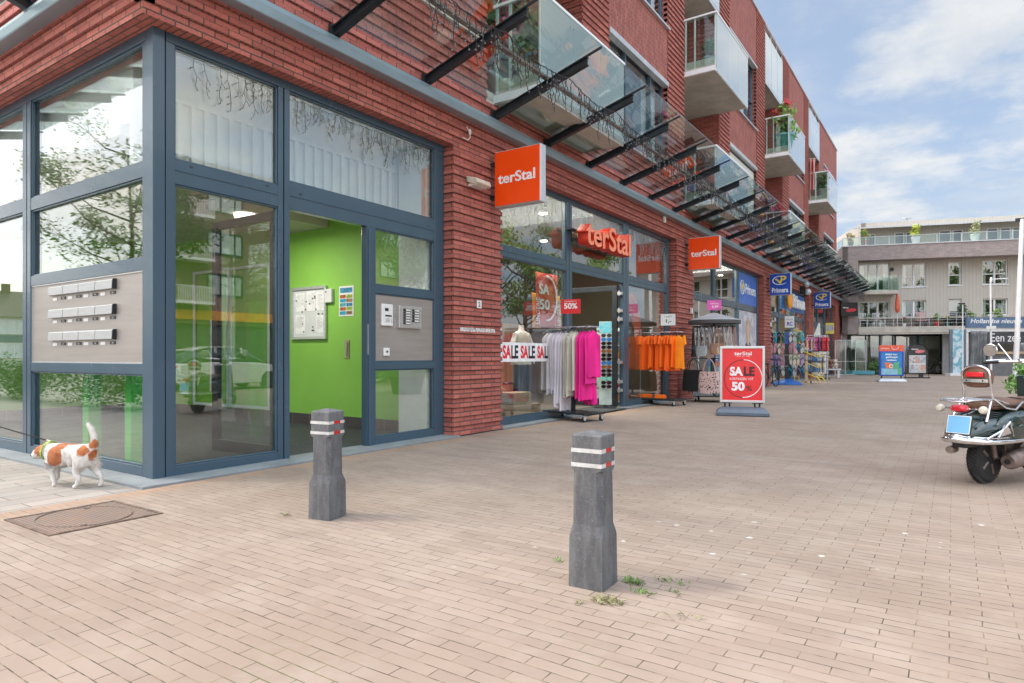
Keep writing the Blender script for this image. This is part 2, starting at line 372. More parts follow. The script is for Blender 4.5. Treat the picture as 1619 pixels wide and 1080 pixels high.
g = MB(); g.quad((-400,-400,-.012), (400,-400,-.012), (400,400,-.012), (-400,400,-.012)); tag(obj('ground', g, M['far_ground']), kind='structure')
g = MB(); g.quad((-6.02,-40,0), (30,-40,0), (30,140,0), (-6.02,140,0)); tag(obj('square', g, M['pavers']), kind='structure')
g = MB(); g.quad((-60,-14,-.004), (-6.02,-14,-.004), (-6.02,3.4,-.004), (-60,3.4,-.004)); tag(obj('pavement', g, M['slabs']), kind='structure')
g = MB(); g.quad((-60,48,-.004), (-6.02,48,-.004), (-6.02,140,-.004), (-60,140,-.004)); tag(obj('pavement', g, M['slabs']), kind='structure')
# manhole
def manhole_mat():
    m, N, L, b = new_mat('cast_iron_lid'); c = N.new('ShaderNodeTexCoord')
    ck = N.new('ShaderNodeTexBrick'); L.new(c.outputs['Object'], ck.inputs['Vector']); ck.inputs['Scale'].default_value = 1; ck.inputs['Brick Width'].default_value = .034; ck.inputs['Row Height'].default_value = .026
    ck.inputs['Mortar Size'].default_value = .005; ck.inputs['Mortar Smooth'].default_value = .5; ck.offset = .5
    f = noise_node(N, L, 4, 5, .6)
    col = mixrgb(N, L, ramp(f, .35, .65, N, L), (.27,.205,.17), (.34,.22,.155))
    col = mixrgb(N, L, ck.outputs['Fac'], col, (.13,.10,.085))
    L.new(col, b.inputs['Base Color']); b.inputs['Roughness'].default_value = .6; b.inputs['Metallic'].default_value = .25
    bump(N, L, b, mth(N, L, 'SUBTRACT', 1, ck.outputs['Fac']), .8, .006); return m
mh = thing('manhole_cover', 'rusty rectangular cast iron manhole cover in the brick paving', 'manhole cover', (-5.36,2.25,0))
a, b_, c_, d_ = -5.74, -4.98, 1.87, 2.63
f = MB(); f.box(a,b_,c_,c_+.025,0,.009); f.box(a,b_,d_-.025,d_,0,.009); f.box(a,a+.025,c_+.025,d_-.025,0,.009); f.box(b_-.025,b_,c_+.025,d_-.025,0,.009)
obj('frame', f, mat('rusty_iron', (.19,.13,.10), .6, .3, .3, 10), mh)
l = MB(); l.quad((a+.028,c_+.028,.005), (b_-.028,c_+.028,.005), (b_-.028,d_-.028,.005), (a+.028,d_-.028,.005)); lid = obj('lid', l, manhole_mat(), mh)
l = MB(); l.m = Matrix.Translation((-5.36,2.25,.009)) @ Matrix.Diagonal((.34,.30,1,1)); l.ring((0,0,-.002), 1, .0045, 'z', 40, 6); l.m = Matrix(); l.cyl((-5.10,2.13,.004),(-5.10,2.13,.011),.02); l.cyl((-5.62,2.37,.004),(-5.62,2.37,.011),.02)
obj('rib', l, mat('iron_rib', (.24,.185,.155), .5, .4, .2, 10), lid)
# ================================================================ RED APARTMENT BUILDING
BX = -6.17; FX = -6.35; Y0 = 3.07; YE = 46.4
bld = thing('apartment_building', 'long red brick apartment block with shops and a glass canopy at street level', 'building', (0,0,0))
PT = .14; RH = .07; PR = .027
def ridges_x(mb, xf, y0, y1, z0, z1, e0=0, e1=0, depth=.1):
    """protruding courses on a wall facing +X"""
    k = math.ceil((z0-1e-4)/PT)
    while k*PT+.003 < z1:
        zb = k*PT+.002; zt = min(zb+RH-.004, z1)
        mb.box(xf-depth, xf+PR, y0-e0, y1+e1, zb, zt); k += 1
def ridges_y(mb, yf, x0, x1, z0, z1, e0=0, e1=0, depth=.1):
    k = math.ceil((z0-1e-4)/PT)
    while k*PT+.003 < z1:
        zb = k*PT+.002; zt = min(zb+RH-.004, z1)
        mb.box(x0-e0, x1+e1, yf-PR, yf+depth, zb, zt); k += 1
# pillars of the ground floor
for (y0, y1) in ((7.58,8.79), (17.08,18.38), (26.85,28.06), (36.65,37.95), (45.9,48.1)):
    p = MB(); p.box(-6.75, BX, y0, y1, 0, 4.36); 
    k = 0
    while k*PT+.003 < 4.34:
        p.box(-6.74, BX+PR, y0-PR, y1+PR, k*PT+.002, min(k*PT+RH, 4.35)); k += 1
    obj('pillar', p, M['brick'], bld)
# fascia band between shop fronts and canopy, and first floor walls
LOG = [(8.4,11.65), (17.63,20.88), (27.0,30.2), (36.42,39.7)]
ZR = 14.35; ZP = 5.9
w = MB()
w.box(-6.6, BX, Y0, 48.1, 4.36, 4.8); ridges_x(w, BX, Y0, 48.1, 4.36, 4.8, PR, PR)
w.box(-6.6, BX, Y0, 48.1, 4.8, 5.27); ridges_x(w, BX, Y0, 48.1, 4.98, 5.26, PR)
w.box(-16, -6.6, Y0, 3.6, 4.36, 5.27); ridges_y(w, Y0, -16, BX, 4.36, 4.8, 0, PR); ridges_y(w, Y0, -16, BX, 4.98, 5.26, 0, PR)
w.box(-16, BX, Y0, 3.45, 5.27, ZR); ridges_y(w, Y0, -16, BX, 5.27, ZR, 0, PR)
# facade segments between loggias (front plane BX)
segs = [(3.45, 8.4, None), (11.65, 17.63, (12.87,16.38)), (20.88, 27.0, (22.08,25.68)), (30.2, 36.42, (31.61,35.2)), (39.7, YE, (39.72,46.38))]
WIN = {1:[(12.9,16.36,6.02,8.32,'a'), (12.9,16.36,9.75,12.2,'b')], 2:[(22.1,25.66,6.02,8.32,'shut'), (22.1,25.66,9.75,12.15,'b')],
       3:[(31.63,35.16,6.02,8.36,'a'), (31.63,35.16,9.82,12.2,'b')], 4:[(41.3,44.9,6.02,8.36,'a'), (41.3,44.9,9.8,12.3,'b')]}
panels = []
for i, (a, b_, pl) in enumerate(segs):
    if pl is None:
        w.box(-6.6, BX, a, b_, 5.27, ZR); ridges_x(w, BX, a, b_, 5.27, ZR, 0, 0); continue
    if i < 4 and pl[0]-a > .1:
        w.box(-6.6, BX, a, pl[0], 5.27, ZR); ridges_x(w, BX, a, pl[0], 5.27, ZR)
        w.box(-6.6, BX, pl[1], b_, 5.27, ZR); ridges_x(w, BX, pl[1], b_, 5.27, ZR)
        w.box(-6.6, BX, pl[0], pl[1], 5.27, ZP); ridges_x(w, BX, pl[0], pl[1], 5.27, ZP)
        p0, p1 = pl
    else:
        w.box(-6.6, BX, a, b_, 5.27, ZP); ridges_x(w, BX, a, b_, 5.27, ZP)
        p0, p1 = a, b_
    x1 = BX-.004; x0 = -6.6; zs = [ZP]
    for (wy0, wy1, wz0, wz1, k_) in WIN[i]:
        v = MB(); v.box(x0, x1, p0, p1, zs[-1], wz0)
        if wy0-p0 > .05: v.box(x0, x1, p0, wy0, wz0, wz1)
        if p1-wy1 > .05: v.box(x0, x1, wy1, p1, wz0, wz1)
        obj('brick_panel', v, M['brick_v'], bld); zs.append(wz1)
    v = MB(); v.box(x0, x1, p0, p1, zs[-1], ZR); obj('brick_panel', v, M['brick_v'], bld)
# loggia side and back walls
for (a, b_) in LOG:
    w.box(-8.2, -6.6, a-.3, a, 5.27, ZR-.01); w.box(-8.2, -6.6, b_, b_+.3, 5.27, ZR-.01)
    k = 39
    while k*PT < ZR-.1:
        w.box(-8.0, BX-.005, b_-.018, b_+.02, k*PT+.002, k*PT+RH); k += 1
w.box(-16, -15.8, Y0, 48, 0, ZR-.05); w.box(-15.8, BX-.01, 45.9, YE, 5.27, ZR)
obj('wall', w, M['brick'], bld)
cp = MB(); cp.box(-6.65, BX+.05, Y0-.05, YE+.03, ZR, ZR+.09); cp.box(-16, -6.65, Y0-.05, 3.5, ZR, ZR+.09)
obj('roof_edge', cp, M['lightgrey'], bld)
rf = MB(); rf.box(-15.8, -8.2, 3.45, 45.9, 12.5, 12.7); rf.box(-15.8,-8.2,3.45,45.9,5.0,5.25); obj('roof', rf, M['cream'], bld)
cb = MB(); cb.box(-6.3, BX+.05, Y0+.6, 8.4, 6.16, 6.25); obj('ledge', cb, M['concrete'], bld)
bk = MB()
for (a, b_) in LOG: bk.box(-8.2, -8.05, a, b_, 5.27, ZR-.02)
obj('loggia_wall', bk, mat('loggia_plaster', (.33,.32,.30), .8), bld)
# upper windows
M['curtain'] = mat('net_curtain', (.72,.73,.72), .9, 0, .10, 3, stretch=(1,9,.2))
M['blind'] = mat('pale_sunblind', (.62,.62,.56), .8, 0, .04, 2)
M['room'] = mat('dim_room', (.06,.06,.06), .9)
def upper_window(y0, y1, z0, z1, kind):
    X = BX-.13; f = MB(); t = .07
    m1 = y0+(y1-y0)*.31; m2 = y0+(y1-y0)*.75
    f.box(X-.08, X, y0, y1, z1-t, z1); f.box(X-.08, X, y0, y1, z0, z0+t)
    for a in (y0, m1-t/2, m2-t/2, y1-t): f.box(X-.075, X-.002+(.03 if a in (m1-t/2, m2-t/2) else 0), a, a+t, z0+t, z1-t)
    zt = z0+(z1-z0)*.42
    f.box(X-.07, X-.01, m2+t/2, y1-t, zt, zt+.05); f.box(X-.07, X-.01, y0+t, m1-t/2, zt, zt+.05)
    o = obj('window', f, M['frame'], bld)
    gl = MB()
    for (a, b_) in ((y0+t,m1-t/2), (m1+t/2,m2-t/2), (m2+t/2,y1-t)): gl.box(X-.05, X-.04, a, b_, z0+t, z1-t)
    obj('pane', gl, M['glass'], o)
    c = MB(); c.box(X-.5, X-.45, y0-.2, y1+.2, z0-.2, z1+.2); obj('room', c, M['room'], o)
    c = MB()
    cov = {'a':[(0,.33),(.74,1)], 'b':[(0,.45),(.7,1)], 'shut':[]}[kind]
    for (a, b_) in cov:
        n = 14; ya = y0+(y1-y0)*a; yb = y0+(y1-y0)*b_
        for q in range(n):
            u = ya+(yb-ya)*q/n; u2 = ya+(yb-ya)*(q+1)/n; xx = X-.20+(.02 if q % 2 else -.02); xy = X-.20+(-.02 if q % 2 else .02)
            c.quad((xx,u,z0+t), (xy,u2,z0+t), (xy,u2,z1-t), (xx,u,z1-t))
    if cov: obj('curtain', c, M['curtain'], o)
    if kind == 'shut':
        c = MB(); c.box(X+.03, X+.045, y0+.02, y1-.02, z0+.35, z1-.18); obj('sunblind', c, M['blind'], o)
    s = MB()
    if z0 < 8: s.box(BX-.12, BX+.045, y0-.02, y1+.03, z1-.11, z1+.02); obj('blind_box', s, M['lightgrey'], o, bevel=.01)
    else: s.box(BX-.12, BX+.04, y0-.05, y1+.08, z1-.06, z1+.01); obj('blind_box', s, M['lightgrey'], o)
    s = MB(); s.box(BX-.13, BX+.07, y0-.06, y1+.08, z0-.05, z0); obj('sill', s, M['lightgrey'], o)
for i in WIN:
    for (a, b_, c, d, k_) in WIN[i]: upper_window(a, b_, c, d, k_)
# loggia doors at the back of every balcony
for li, (a, b_) in enumerate(LOG):
    for z in (5.46, 9.09, 12.26):
        top = min(z+2.5, 14.2); X = -8.05; f = MB()
        f.box(X, X+.08, a+.15, b_-.5, top-.09, top)
        for yy in (a+.15, a+1.2, b_-.59): f.box(X, X+.078, yy, yy+.09, z, top-.09)
        f.box(X, X+.07, a+.24, b_-.59, z+.01, z+.12)
        o = obj('balcony_door', f, M['frame'], bld)
        gl = MB(); gl.box(X+.03, X+.04, a+.24, a+1.2, z+.12, top-.09); gl.box(X+.03, X+.04, a+1.29, b_-.59, z+.12, top-.09); obj('pane', gl, M['glass'], o)
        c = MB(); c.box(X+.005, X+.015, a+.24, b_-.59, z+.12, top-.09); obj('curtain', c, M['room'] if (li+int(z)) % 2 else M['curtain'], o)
# balconies
def balcony(y0, y1, zb, la, lb, xo=-5.3):
    s = MB(); s.box(-8.05, BX, la, lb, zb, zb+.19); s.box(BX, xo, y0, y1, zb, zb+.19)
    o = obj('balcony', s, M['concrete'], bld, bevel=.012)
    e = MB(); e.box(BX, xo+.012, y0-.022, y0-.004, zb+.02, zb+.15); e.box(xo+.002, xo+.02, y0-.02, y1, zb-.015, zb+.07); obj('edge_trim', e, M['white'], o)
    up = MB(); up.box(BX+.02, xo-.05, y0+.02, y0+.10, zb+.19, zb+.40); obj('upstand', up, M['concrete'], o)
    gl = MB(); n = 2 if lb-la > 3 else 2; ln = (y1-y0)/3
    for q in range(3): gl.box(xo+.022, xo+.034, y0+q*ln+.008, y0+(q+1)*ln-.008, zb+.0, zb+1.56)
    obj('glass_front', gl, M['milky'], o)
    sg = MB(); sg.box(BX+.04, xo+.0, y0-.020, y0-.010, zb+.20, zb+1.56); obj('glass_side', sg, M['glass_clear'], o); sg = MB(); sg.box(BX+.04, xo, y1+.010, y1+.020, zb+.05, zb+1.56); obj('glass_side', sg, M['glass_clear'], o)
    h = MB(); h.box(xo-.01, xo+.045, y0-.03, y1+.03, zb+1.56, zb+1.605); h.box(BX, xo-.01, y0-.03, y0+.02, zb+1.56, zb+1.605); h.box(BX, xo-.01, y1-.02, y1+.03, zb+1.56, zb+1.605)
    obj('handrail', h, M['white'], o)
    p = MB()
    for yy in (y0+.01, y0+ln, y0+2*ln, y1-.05): p.box(xo-.03, xo+.01, yy, yy+.04, zb+.15, zb+1.56)
    p.box(BX+.03, BX+.07, y0, y0+.04, zb+.15, zb+1.56); p.box((BX+xo)/2-.15, (BX+xo)/2-.11, y0, y0+.04, zb+.19, zb+1.56)
    obj('post', p, M['white'], o)
    return o
balcony(8.62, 11.67, 5.27, *LOG[0]); balcony(17.65, 20.9, 5.29, *LOG[1]); balcony(27.15, 30.3, 5.29, *LOG[2]); balcony(36.6, 39.8, 5.29, *LOG[3])
balcony(8.62, 11.67, 8.88, *LOG[0]); balcony(17.65, 20.9, 8.9, *LOG[1]); balcony(27.15, 30.35, 9.04, *LOG[2]); balcony(36.7, 39.9, 9.09, *LOG[3])
for (a, b_) in LOG:
    s = MB(); s.box(-8.05, BX, a, b_-.02, 12.06, 12.22); o = obj('roof_terrace', s, M['concrete'], bld)
    gl = MB()
    for q in range(3): ln = (b_-a)/3; gl.box(BX+.02, BX+.032, a+q*ln+.02, a+(q+1)*ln-.02, 12.04, 14.05)
    obj('glass_front', gl, M['milky'], o)
    h = MB()
    for q in range(4): yy = a+(b_-a-.06)*q/3; h.box(BX-.03, BX+.012, yy, yy+.06, 12.22, ZR)
    h.box(BX-.04, BX+.04, a, b_, ZR-.05, ZR+.08); h.box(BX-.01, BX+.04, a, b_, 12.0, 12.06)
    obj('screen_frame', h, M['lightgrey'], o)
# ---------------------------------------------------------------- shop fronts and entrance (frames in plane FX)
def bars(mb, lst, d=.10, xf=FX):
    for (y0, y1, z0, z1, pr) in lst: mb.box(xf-d, xf+pr, y0, y1, z0, z1)
def pane_x(parent, y0, y1, z0, z1, m='glass', name='pane', x=FX-.05):
    gl = MB(); gl.box(x-.012, x, y0, y1, z0, z1); o = obj(name, gl, M[m], parent)
    return o
def bead(mb, y0, y1, z0, z1, x=FX-.018, t=.018):
    mb.box(x-.03, x, y0, y1, z1-t, z1); mb.box(x-.03, x, y0, y1, z0, z0+t); mb.box(x-.03, x, y0, y0+t, z0+t, z1-t); mb.box(x-.03, x, y1-t, y1, z0+t, z1-t)
f = MB()
# corner post, mitred: two visible faces with a shadow gap on each side
f.box(FX-.12, FX+.012, 3.248, 3.365, .0, 4.36)
bars(f, [(3.38,3.47,.0,4.27,0), (4.66,4.725,.0,4.27,0), (4.74,4.81,.0,4.27,.004), (7.36,7.6,.0,4.27,0), (3.38,7.6,4.27,4.37,.006),
         (3.47,4.66,2.90,3.14,-.004), (4.81,7.36,2.90,3.22,-.004), (6.01,6.17,.0,2.90,0), (6.17,7.36,2.04,2.15,-.004), (6.17,7.36,1.02,1.12,-.004),
         (3.47,4.66,.0,.11,0), (6.17,7.36,.0,.12,0), (6.03,6.10,.01,2.88,.02), (3.47,4.66,3.03,3.045,.004), (4.81,7.36,3.05,3.065,.004)])
for q in ((3.47,4.66,.11,2.90), (3.47,4.66,3.14,4.27), (4.81,7.36,3.22,4.27), (6.17,7.36,2.15,2.90), (6.17,7.36,1.12,2.04), (6.17,7.36,.12,1.02)): bead(f, *q)
# left facade, plane Y = 3.26
LY = 3.26
def ybars(mb, lst, d=.10, pr=0):
    for (x0, x1, z0, z1, pr) in lst: mb.box(x0, x1, LY-pr, LY+d, z0, z1)
f2 = MB()
ybars(f2, [(-6.56,-6.485,0,4.27,0), (-9.29,-9.19,0,4.27,0), (-9.41,-9.30,0,4.27,.004), (-12.1,-12.0,0,4.27,0), (-12.1,-6.485,4.27,4.37,.006), (-9.19,-6.56,2.95,3.10,-.004), (-9.19,-6.56,2.04,2.16,-.004),
           (-9.19,-6.56,1.02,1.125,-.004), (-9.19,-6.56,0,.12,0), (-12,-9.41,2.96,3.12,-.004), (-12,-9.41,0,.14,0)])
def bead_y(mb, x0, x1, z0, z1, y=LY+.018, t=.018):
    mb.box(x0, x1, y, y+.03, z1-t, z1); mb.box(x0, x1, y, y+.03, z0, z0+t); mb.box(x0, x0+t, y, y+.03, z0+t, z1-t); mb.box(x1-t, x1, y, y+.03, z0+t, z1-t)
LP = [(-9.19,-6.56,.12,1.02), (-9.19,-6.56,2.16,2.95), (-9.19,-6.56,3.10,4.27), (-12,-9.41,.14,2.96), (-12,-9.41,3.12,4.27)]
for q in LP: bead_y(f2, *q)
slot = MB()
for yy in (3.62,4.5,4.95,7.2): slot.box(FX-.01, FX+.002, yy, yy+.035, 3.10, 3.108)
lf = obj('side_window', f2, M['frame'], bld, bevel=.004)
for i, (x0, x1, z0, z1) in enumerate(LP):
    gl = MB(); gl.box(x0, x1, LY+.05, LY+.062, z0, z1); obj('pane', gl, M['glass_top' if z0 > 2.1 else 'glass'], lf)
ef = obj('entrance_front', f, M['frame'], bld, bevel=.004)
obj('drain_slot', slot, M['black'], ef)
pane_x(ef, 3.47, 4.66, .11, 2.90); pane_x(ef, 3.47, 4.66, 3.14, 4.27, 'glass_top'); pane_x(ef, 4.81, 7.36, 3.22, 4.27, 'glass_top')
pane_x(ef, 6.17, 7.36, 2.15, 2.90); pane_x(ef, 6.17, 7.36, .12, 1.02)
pn = MB(); pn.box(FX-.06, FX-.03, 6.17, 7.36, 1.12, 2.04); obj('infill_panel', pn, M['steelpanel'], ef)
# lock plate on the post beside the infill panel
lk = MB(); lk.box(FX-.005, FX+.014, 6.022, 6.05, 1.22, 1.62); obj('lock_plate', lk, M['alu'], ef)
# open entrance door leaf, swung inwards
dr = MB(); y = 4.70
dr.box(-7.74, -6.47, y, y+.06, .02, .16); dr.box(-7.74, -6.47, y, y+.06, 2.78, 2.88); dr.box(-7.74, -7.62, y, y+.06, .16, 2.78); dr.box(-6.57, -6.47, y, y+.06, .16, 2.78)
dd = obj('entrance_door', dr, M['dark'], bld, bevel=.004)
gl = MB(); gl.box(-7.62, -6.57, y+.025, y+.035, .16, 2.78); obj('pane', gl, M['glass_clear'], dd)
h = MB(); h.cyl((-7.68,y-.05,.75), (-7.68,y-.05,1.65), .014); h.cyl((-7.68,y,.85), (-7.68,y-.05,.85), .01); h.cyl((-7.68,y,1.55), (-7.68,y-.05,1.55), .01); obj('handle', h, M['chrome'], dd, 40)
# stone threshold
st = MB(); st.box(-6.5, -6.03, 3.0, 7.58, -.01, .022); st.box(-12, -6.5, 3.0, 3.36, -.01, .022)
for (a, b_) in ((8.81,17.06), (18.4,26.8), (28.1,36.6), (38,45.9)): st.box(-6.5, -6.12, a, b_, -.01, .02)
obj('threshold', st, M['conc_grey'], bld, bevel=.006)
# lobby
lb = MB(); lb.box(-14.5, -6.46, 7.42, 7.56, .0, 4.38); lb.box(-14.5, -14.4, 3.4, 7.42, 0, 3.55); obj('lobby_wall', lb, M['green'], bld)
lw = MB(); lw.box(-7.02, -6.47, 7.3, 7.5, .0, 4.3); obj('plaster_column', lw, M['white'], bld)
lb = MB(); lb.box(-14.4, -7.02, 7.395, 7.42, .012, .20); lb.box(-14.4, -14.37, 3.4, 7.395, .012, .20); obj('skirting', lb, M['tile'], bld)
lb = MB(); lb.box(-14.5, -6.5, 3.38, 7.42, .0, .014); obj('lobby_floor', lb, M['carpet'], bld)
lb = MB(); lb.box(-14.5, -7.3, 3.40, 7.42, 3.55, 3.67); lb.box(-9.8, -8.77, 5.6, 7.42, 3.38, 3.55); obj('lobby_ceiling', lb, M['cream'], bld)
lb = MB(); lb.box(-12, -7.13, 3.45, 7.42, 3.67, 4.38); lb.box(-7.2, -7.13, 3.45, 7.42, 3.15, 3.67); lb.box(-16,-6.46,3.4,7.5,4.38,4.5); lb.box(-16, -14.5, 3.4, 7.5, 0, 4.38); obj('upper_lobby_wall', lb, M['white'], bld)
lb = MB()
for q in range(24): yy = 3.75+q*.155; lb.box(-7.1, -7.08, yy, yy+.05, 3.2, 4.0)
lb.box(-7.1, -7.07, 3.7, 7.3, 4.0, 4.05); lb.box(-7.1, -7.07, 3.7, 7.3, 3.15, 3.2); obj('white_balustrade', lb, M['white'], bld)
lb = MB(); 
for x in (-7.45, -8.45): lb.box(x-.07, x+.07, 3.55, 3.69, .012, 2.0)
obj('mailbox_post', lb, M['green_post'], bld)
lb = MB()
for (a, b_) in ((-12.8,-11.58), (-11.55,-10.3)):
    for (x0,x1,z0,z1) in ((a,b_,.22,.27), (a,b_,2.85,2.9), (a,a+.05,.27,2.85), (b_-.05,b_,.27,2.85)): lb.box(x0,x1,7.36,7.39,z0,z1)
obj('cupboard_frame', lb, M['white'], bld)
c = MB(); c.cyl((-9.0,6.0,3.38), (-9.0,6.0,3.32), .16, .15, 28); obj('lobby_lamp', c, mat('lamp_glass', (.8,.8,.78), .3, emit=((1,.96,.88),1.2)), bld, 40)
ld = bpy.data.lights.new('lobby_lamp_light', 'AREA'); ld.energy = 22; ld.size = .35; ld.color = (1,.95,.86); lo = bpy.data.objects.new('lobby_lamp_light', ld); COL.objects.link(lo); lo.location = (-9.0,6.0,3.28)
# shop front frames
ZT0, ZT1 = 2.90, 3.10
def shopfront(y0, y1, mull, door=None, skip=()):
    f = MB(); xs = [y0]+[m for m in mull]+[y1]
    bars(f, [(y0-.3,y1+.1,4.27,4.37,.004)])
    cols = []; edges = [(y0-.28, y0+.06)]+[(m-.11,m+.11) if isinstance(m, float) else m for m in mull]+[(y1-.10, y1+.02)]
    for (a, b_) in edges: bars(f, [(a, (a+b_)/2-.006, 0, 4.27, 0), ((a+b_)/2+.006, b_, 0, 4.27, .003)])
    o = None; panes = []
    for i in range(len(edges)-1):
        a = edges[i][1]; b_ = edges[i+1][0]
        bars(f, [(a, b_, ZT0, ZT1, -.004), (a, b_, (ZT0+ZT1)/2-.008, (ZT0+ZT1)/2+.006, .004)])
        if i == door: bead(f, a, b_, ZT1, 4.27); panes.append((a, b_, ZT1, 4.27, 'glass_top'))
        else:
            bars(f, [(a, b_, 0, .14, 0)]); bead(f, a, b_, .14, ZT0); bead(f, a, b_, ZT1, 4.27)
            panes.append((a, b_, ZT1, 4.27, 'glass_top')); panes.append((a, b_, .14, ZT0, 'glass'))
    o = obj('shop_front', f, M['frame'], bld, bevel=.004)
    for p in panes: pane_x(o, *p[:4], p[4])
    return o
sf1 = shopfront(9.0, 16.95, [(11.34,11.56), (14.04,14.34)], door=1)
sf2 = shopfront(18.7, 26.7, [(20.95,21.15), (23.72,23.95)])
sf3 = shopfront(28.3, 36.55, [(30.4,30.62), (33.2,33.6)], door=1)
sf4 = shopfront(38.2, 45.8, [(40.4,40.62), (42.9,43.1)])
# open shop doors (terstal): folded leaves on the right, frame with glass
d1 = MB(); x0, x1 = -7.9, -6.47; y = 13.93
d1.box(x0, x1, y, y+.07, .03, .2); d1.box(x0, x1, y, y+.07, 2.72, 2.84); d1.box(x0, x0+.1, y, y+.07, .2, 2.72); d1.box(x1-.12, x1, y, y+.07, .2, 2.72)
dj = MB(); dj.box(-6.55, -6.40, 11.57, 11.66, .03, 2.84); obj('door_jamb', dj, M['frame'], bld, bevel=.004)
dd = obj('shop_door', d1, M['dark'], bld, bevel=.004); gl = MB(); gl.box(x0+.1, x1-.12, y+.03, y+.04, .2, 2.72); obj('pane', gl, M['glass_clear'], dd)
hg = MB()
for z in (.35,.55,1.0,2.0,2.2,2.6): hg.cyl((-6.44,13.98,z), (-6.44,13.98,z+.12), .022, n=8); hg.box(-6.46,-6.36,13.94,14.03,z+.02,z+.09)
obj('hinge', hg, M['alu'], dd)
# shop interiors
M['shopfloor'] = mat('shop_floor', (.17,.15,.135), .35, 0, .12, 2)
M['shopwall'] = mat('shop_wall', (.115,.085,.058), .8, 0, .1, 1)
sh = MB(); sh.box(-15.8, -6.5, 8.2, 45.9, -.005, .008); obj('shop_floor', sh, M['shopfloor'], bld)
sh = MB(); sh.box(-15.8, -12.5, 8.0, 45.9, .01, 4.4)
for yy in (7.9, 17.6, 27.3, 37.2, 45.7): sh.box(-12.5, -6.75, yy, yy+.2, .01, 4.4)
obj('shop_wall', sh, M['shopwall'], bld)
sh = MB(); sh.box(-15.8, -6.5, 8.0, 45.9, 4.4, 4.5); obj('shop_ceiling', sh, M['cream'], bld)
em = mat('downlight', (.9,.9,.85), .4, emit=((1,.93,.8),7))
sh = MB()
for yy in (9.6,12.5,15.5,20,23,26,29.5,33,40,43): 
    for xx in (-7.6,-9.4): sh.cyl((xx,yy,4.4), (xx,yy,4.38), .09, n=14)
dl = obj('downlight', sh, em, bld); dl['kind'] = 'stuff'
for yy in (11.5, 22.5, 33):
    ld = bpy.data.lights.new('ceiling_light', 'AREA'); ld.energy = 170; ld.size = 3; ld.color = (1,.92,.8); lo = bpy.data.objects.new('ceiling_light', ld); COL.objects.link(lo); lo.location = (-7.9,yy,4.3)
# ---------------------------------------------------------------- canopy
def zc_(x): return 5.02+(x+6.17)*.2824       # beam centre height, x = distance measure like the main facade
gt = MB()
prof = [(-6.165,4.79), (-6.0,4.79), (-5.99,4.80), (-5.99,4.90), (-6.02,4.97), (-6.165,5.0)]
gt.prism([(p[0], p[1]) for p in prof], 2.89, 48.0, 'y')
prl = [(Y0-.005,4.79), (Y0-.17,4.79), (Y0-.18,4.80), (Y0-.18,4.90), (Y0-.15,4.97), (Y0-.005,5.0)]
gt.prism(prl, -16, -5.99, 'x')
tag(obj('canopy_gutter', gt, M['gutter'], bld, bevel=.003))
def beam_mesh():
    b = MB(); L0, L1 = 0.03, 1.70; sl = .2824; h = .062
    def P(x, z): return (x, z+x*sl)
    for (z0, z1, wd) in ((-h,-h+.014,.045), (h-.014,h,.045), (-h+.014,h-.014,.009)):
        a = [P(L0,z0), P(L1,z0), P(L1,z1), P(L0,z1)]
        b.prism(a, -wd, wd, 'y')
    a = [P(1.2,h), P(1.93,h), P(1.93,h+.028), P(1.2,h+.028)]; b.prism(a, -.014, .014, 'y')
    b.box(.0, .04, -.07, .07, -.06, .09)
    return b
bm0 = obj('canopy_beam', beam_mesh(), M['dark'], bld, world=False); bm0.location = (-6.12, 5.25, 5.035)
k = 1
while 5.25+1.635*k < 48.2:
    c = bm0.copy(); COL.objects.link(c); c.location.y = 5.25+1.635*k; k += 1
c = bm0.copy(); COL.objects.link(c); c.location.y = 3.62
for x in (-6.8,-8.42,-10.05,-11.7,-13.3,-15):
    c = bm0.copy(); COL.objects.link(c); c.location = (x, Y0-.05, 5.035); c.rotation_euler = (0,0,R(-90))
c = bm0.copy(); COL.objects.link(c); c.location = (-5.98, Y0-.12, 5.06); c.rotation_euler = (0,0,R(-45)); c.scale = (1.3,1,1)
pl = MB(); zz = lambda x: 5.035+(x+6.12)*.2824
pl.box(-5.14, -5.06, 1.97, 48, zz(-5.1)+.066, zz(-5.1)+.10); pl.box(-16, -5.14, 1.97, 2.05, zz(-5.1)+.066, zz(-5.1)+.10)
obj('canopy_purlin', pl, mat('weathered_purlin', (.23,.21,.19), .55, .3, .3, 6), bld)
cg = MB(); ys = [3.62+1.635*i for i in range(0, 28)]
def gp(x, y): return (x, y, zz(x)+.112)
for i in range(len(ys)-1):
    a, b_ = ys[i]+.008, ys[i+1]-.008
    if b_ > 48.1: break
    q = [gp(-5.99,a), gp(-4.2,a), gp(-4.2,b_), gp(-5.99,b_)]
    cg.add(q+[(p[0],p[1],p[2]+.012) for p in q], [(0,1,2,3)[::-1],(4,5,6,7),(0,1,5,4),(1,2,6,5),(2,3,7,6),(3,0,4,7)])
def gq(d, x): return (x, Y0-d, 5.035+(d-.05)*.2824+.112)
xs = [-6.8,-8.42,-10.05,-11.7,-13.3,-15]
for i in range(len(xs)-1):
    a, b_ = xs[i]-.008, xs[i+1]+.008
    q = [gq(.18,a), gq(.18,b_), gq(1.97,b_), gq(1.97,a)]
    cg.add(q+[(p[0],p[1],p[2]+.012) for p in q], [(0,1,2,3)[::-1],(4,5,6,7),(0,1,5,4),(1,2,6,5),(2,3,7,6),(3,0,4,7)])
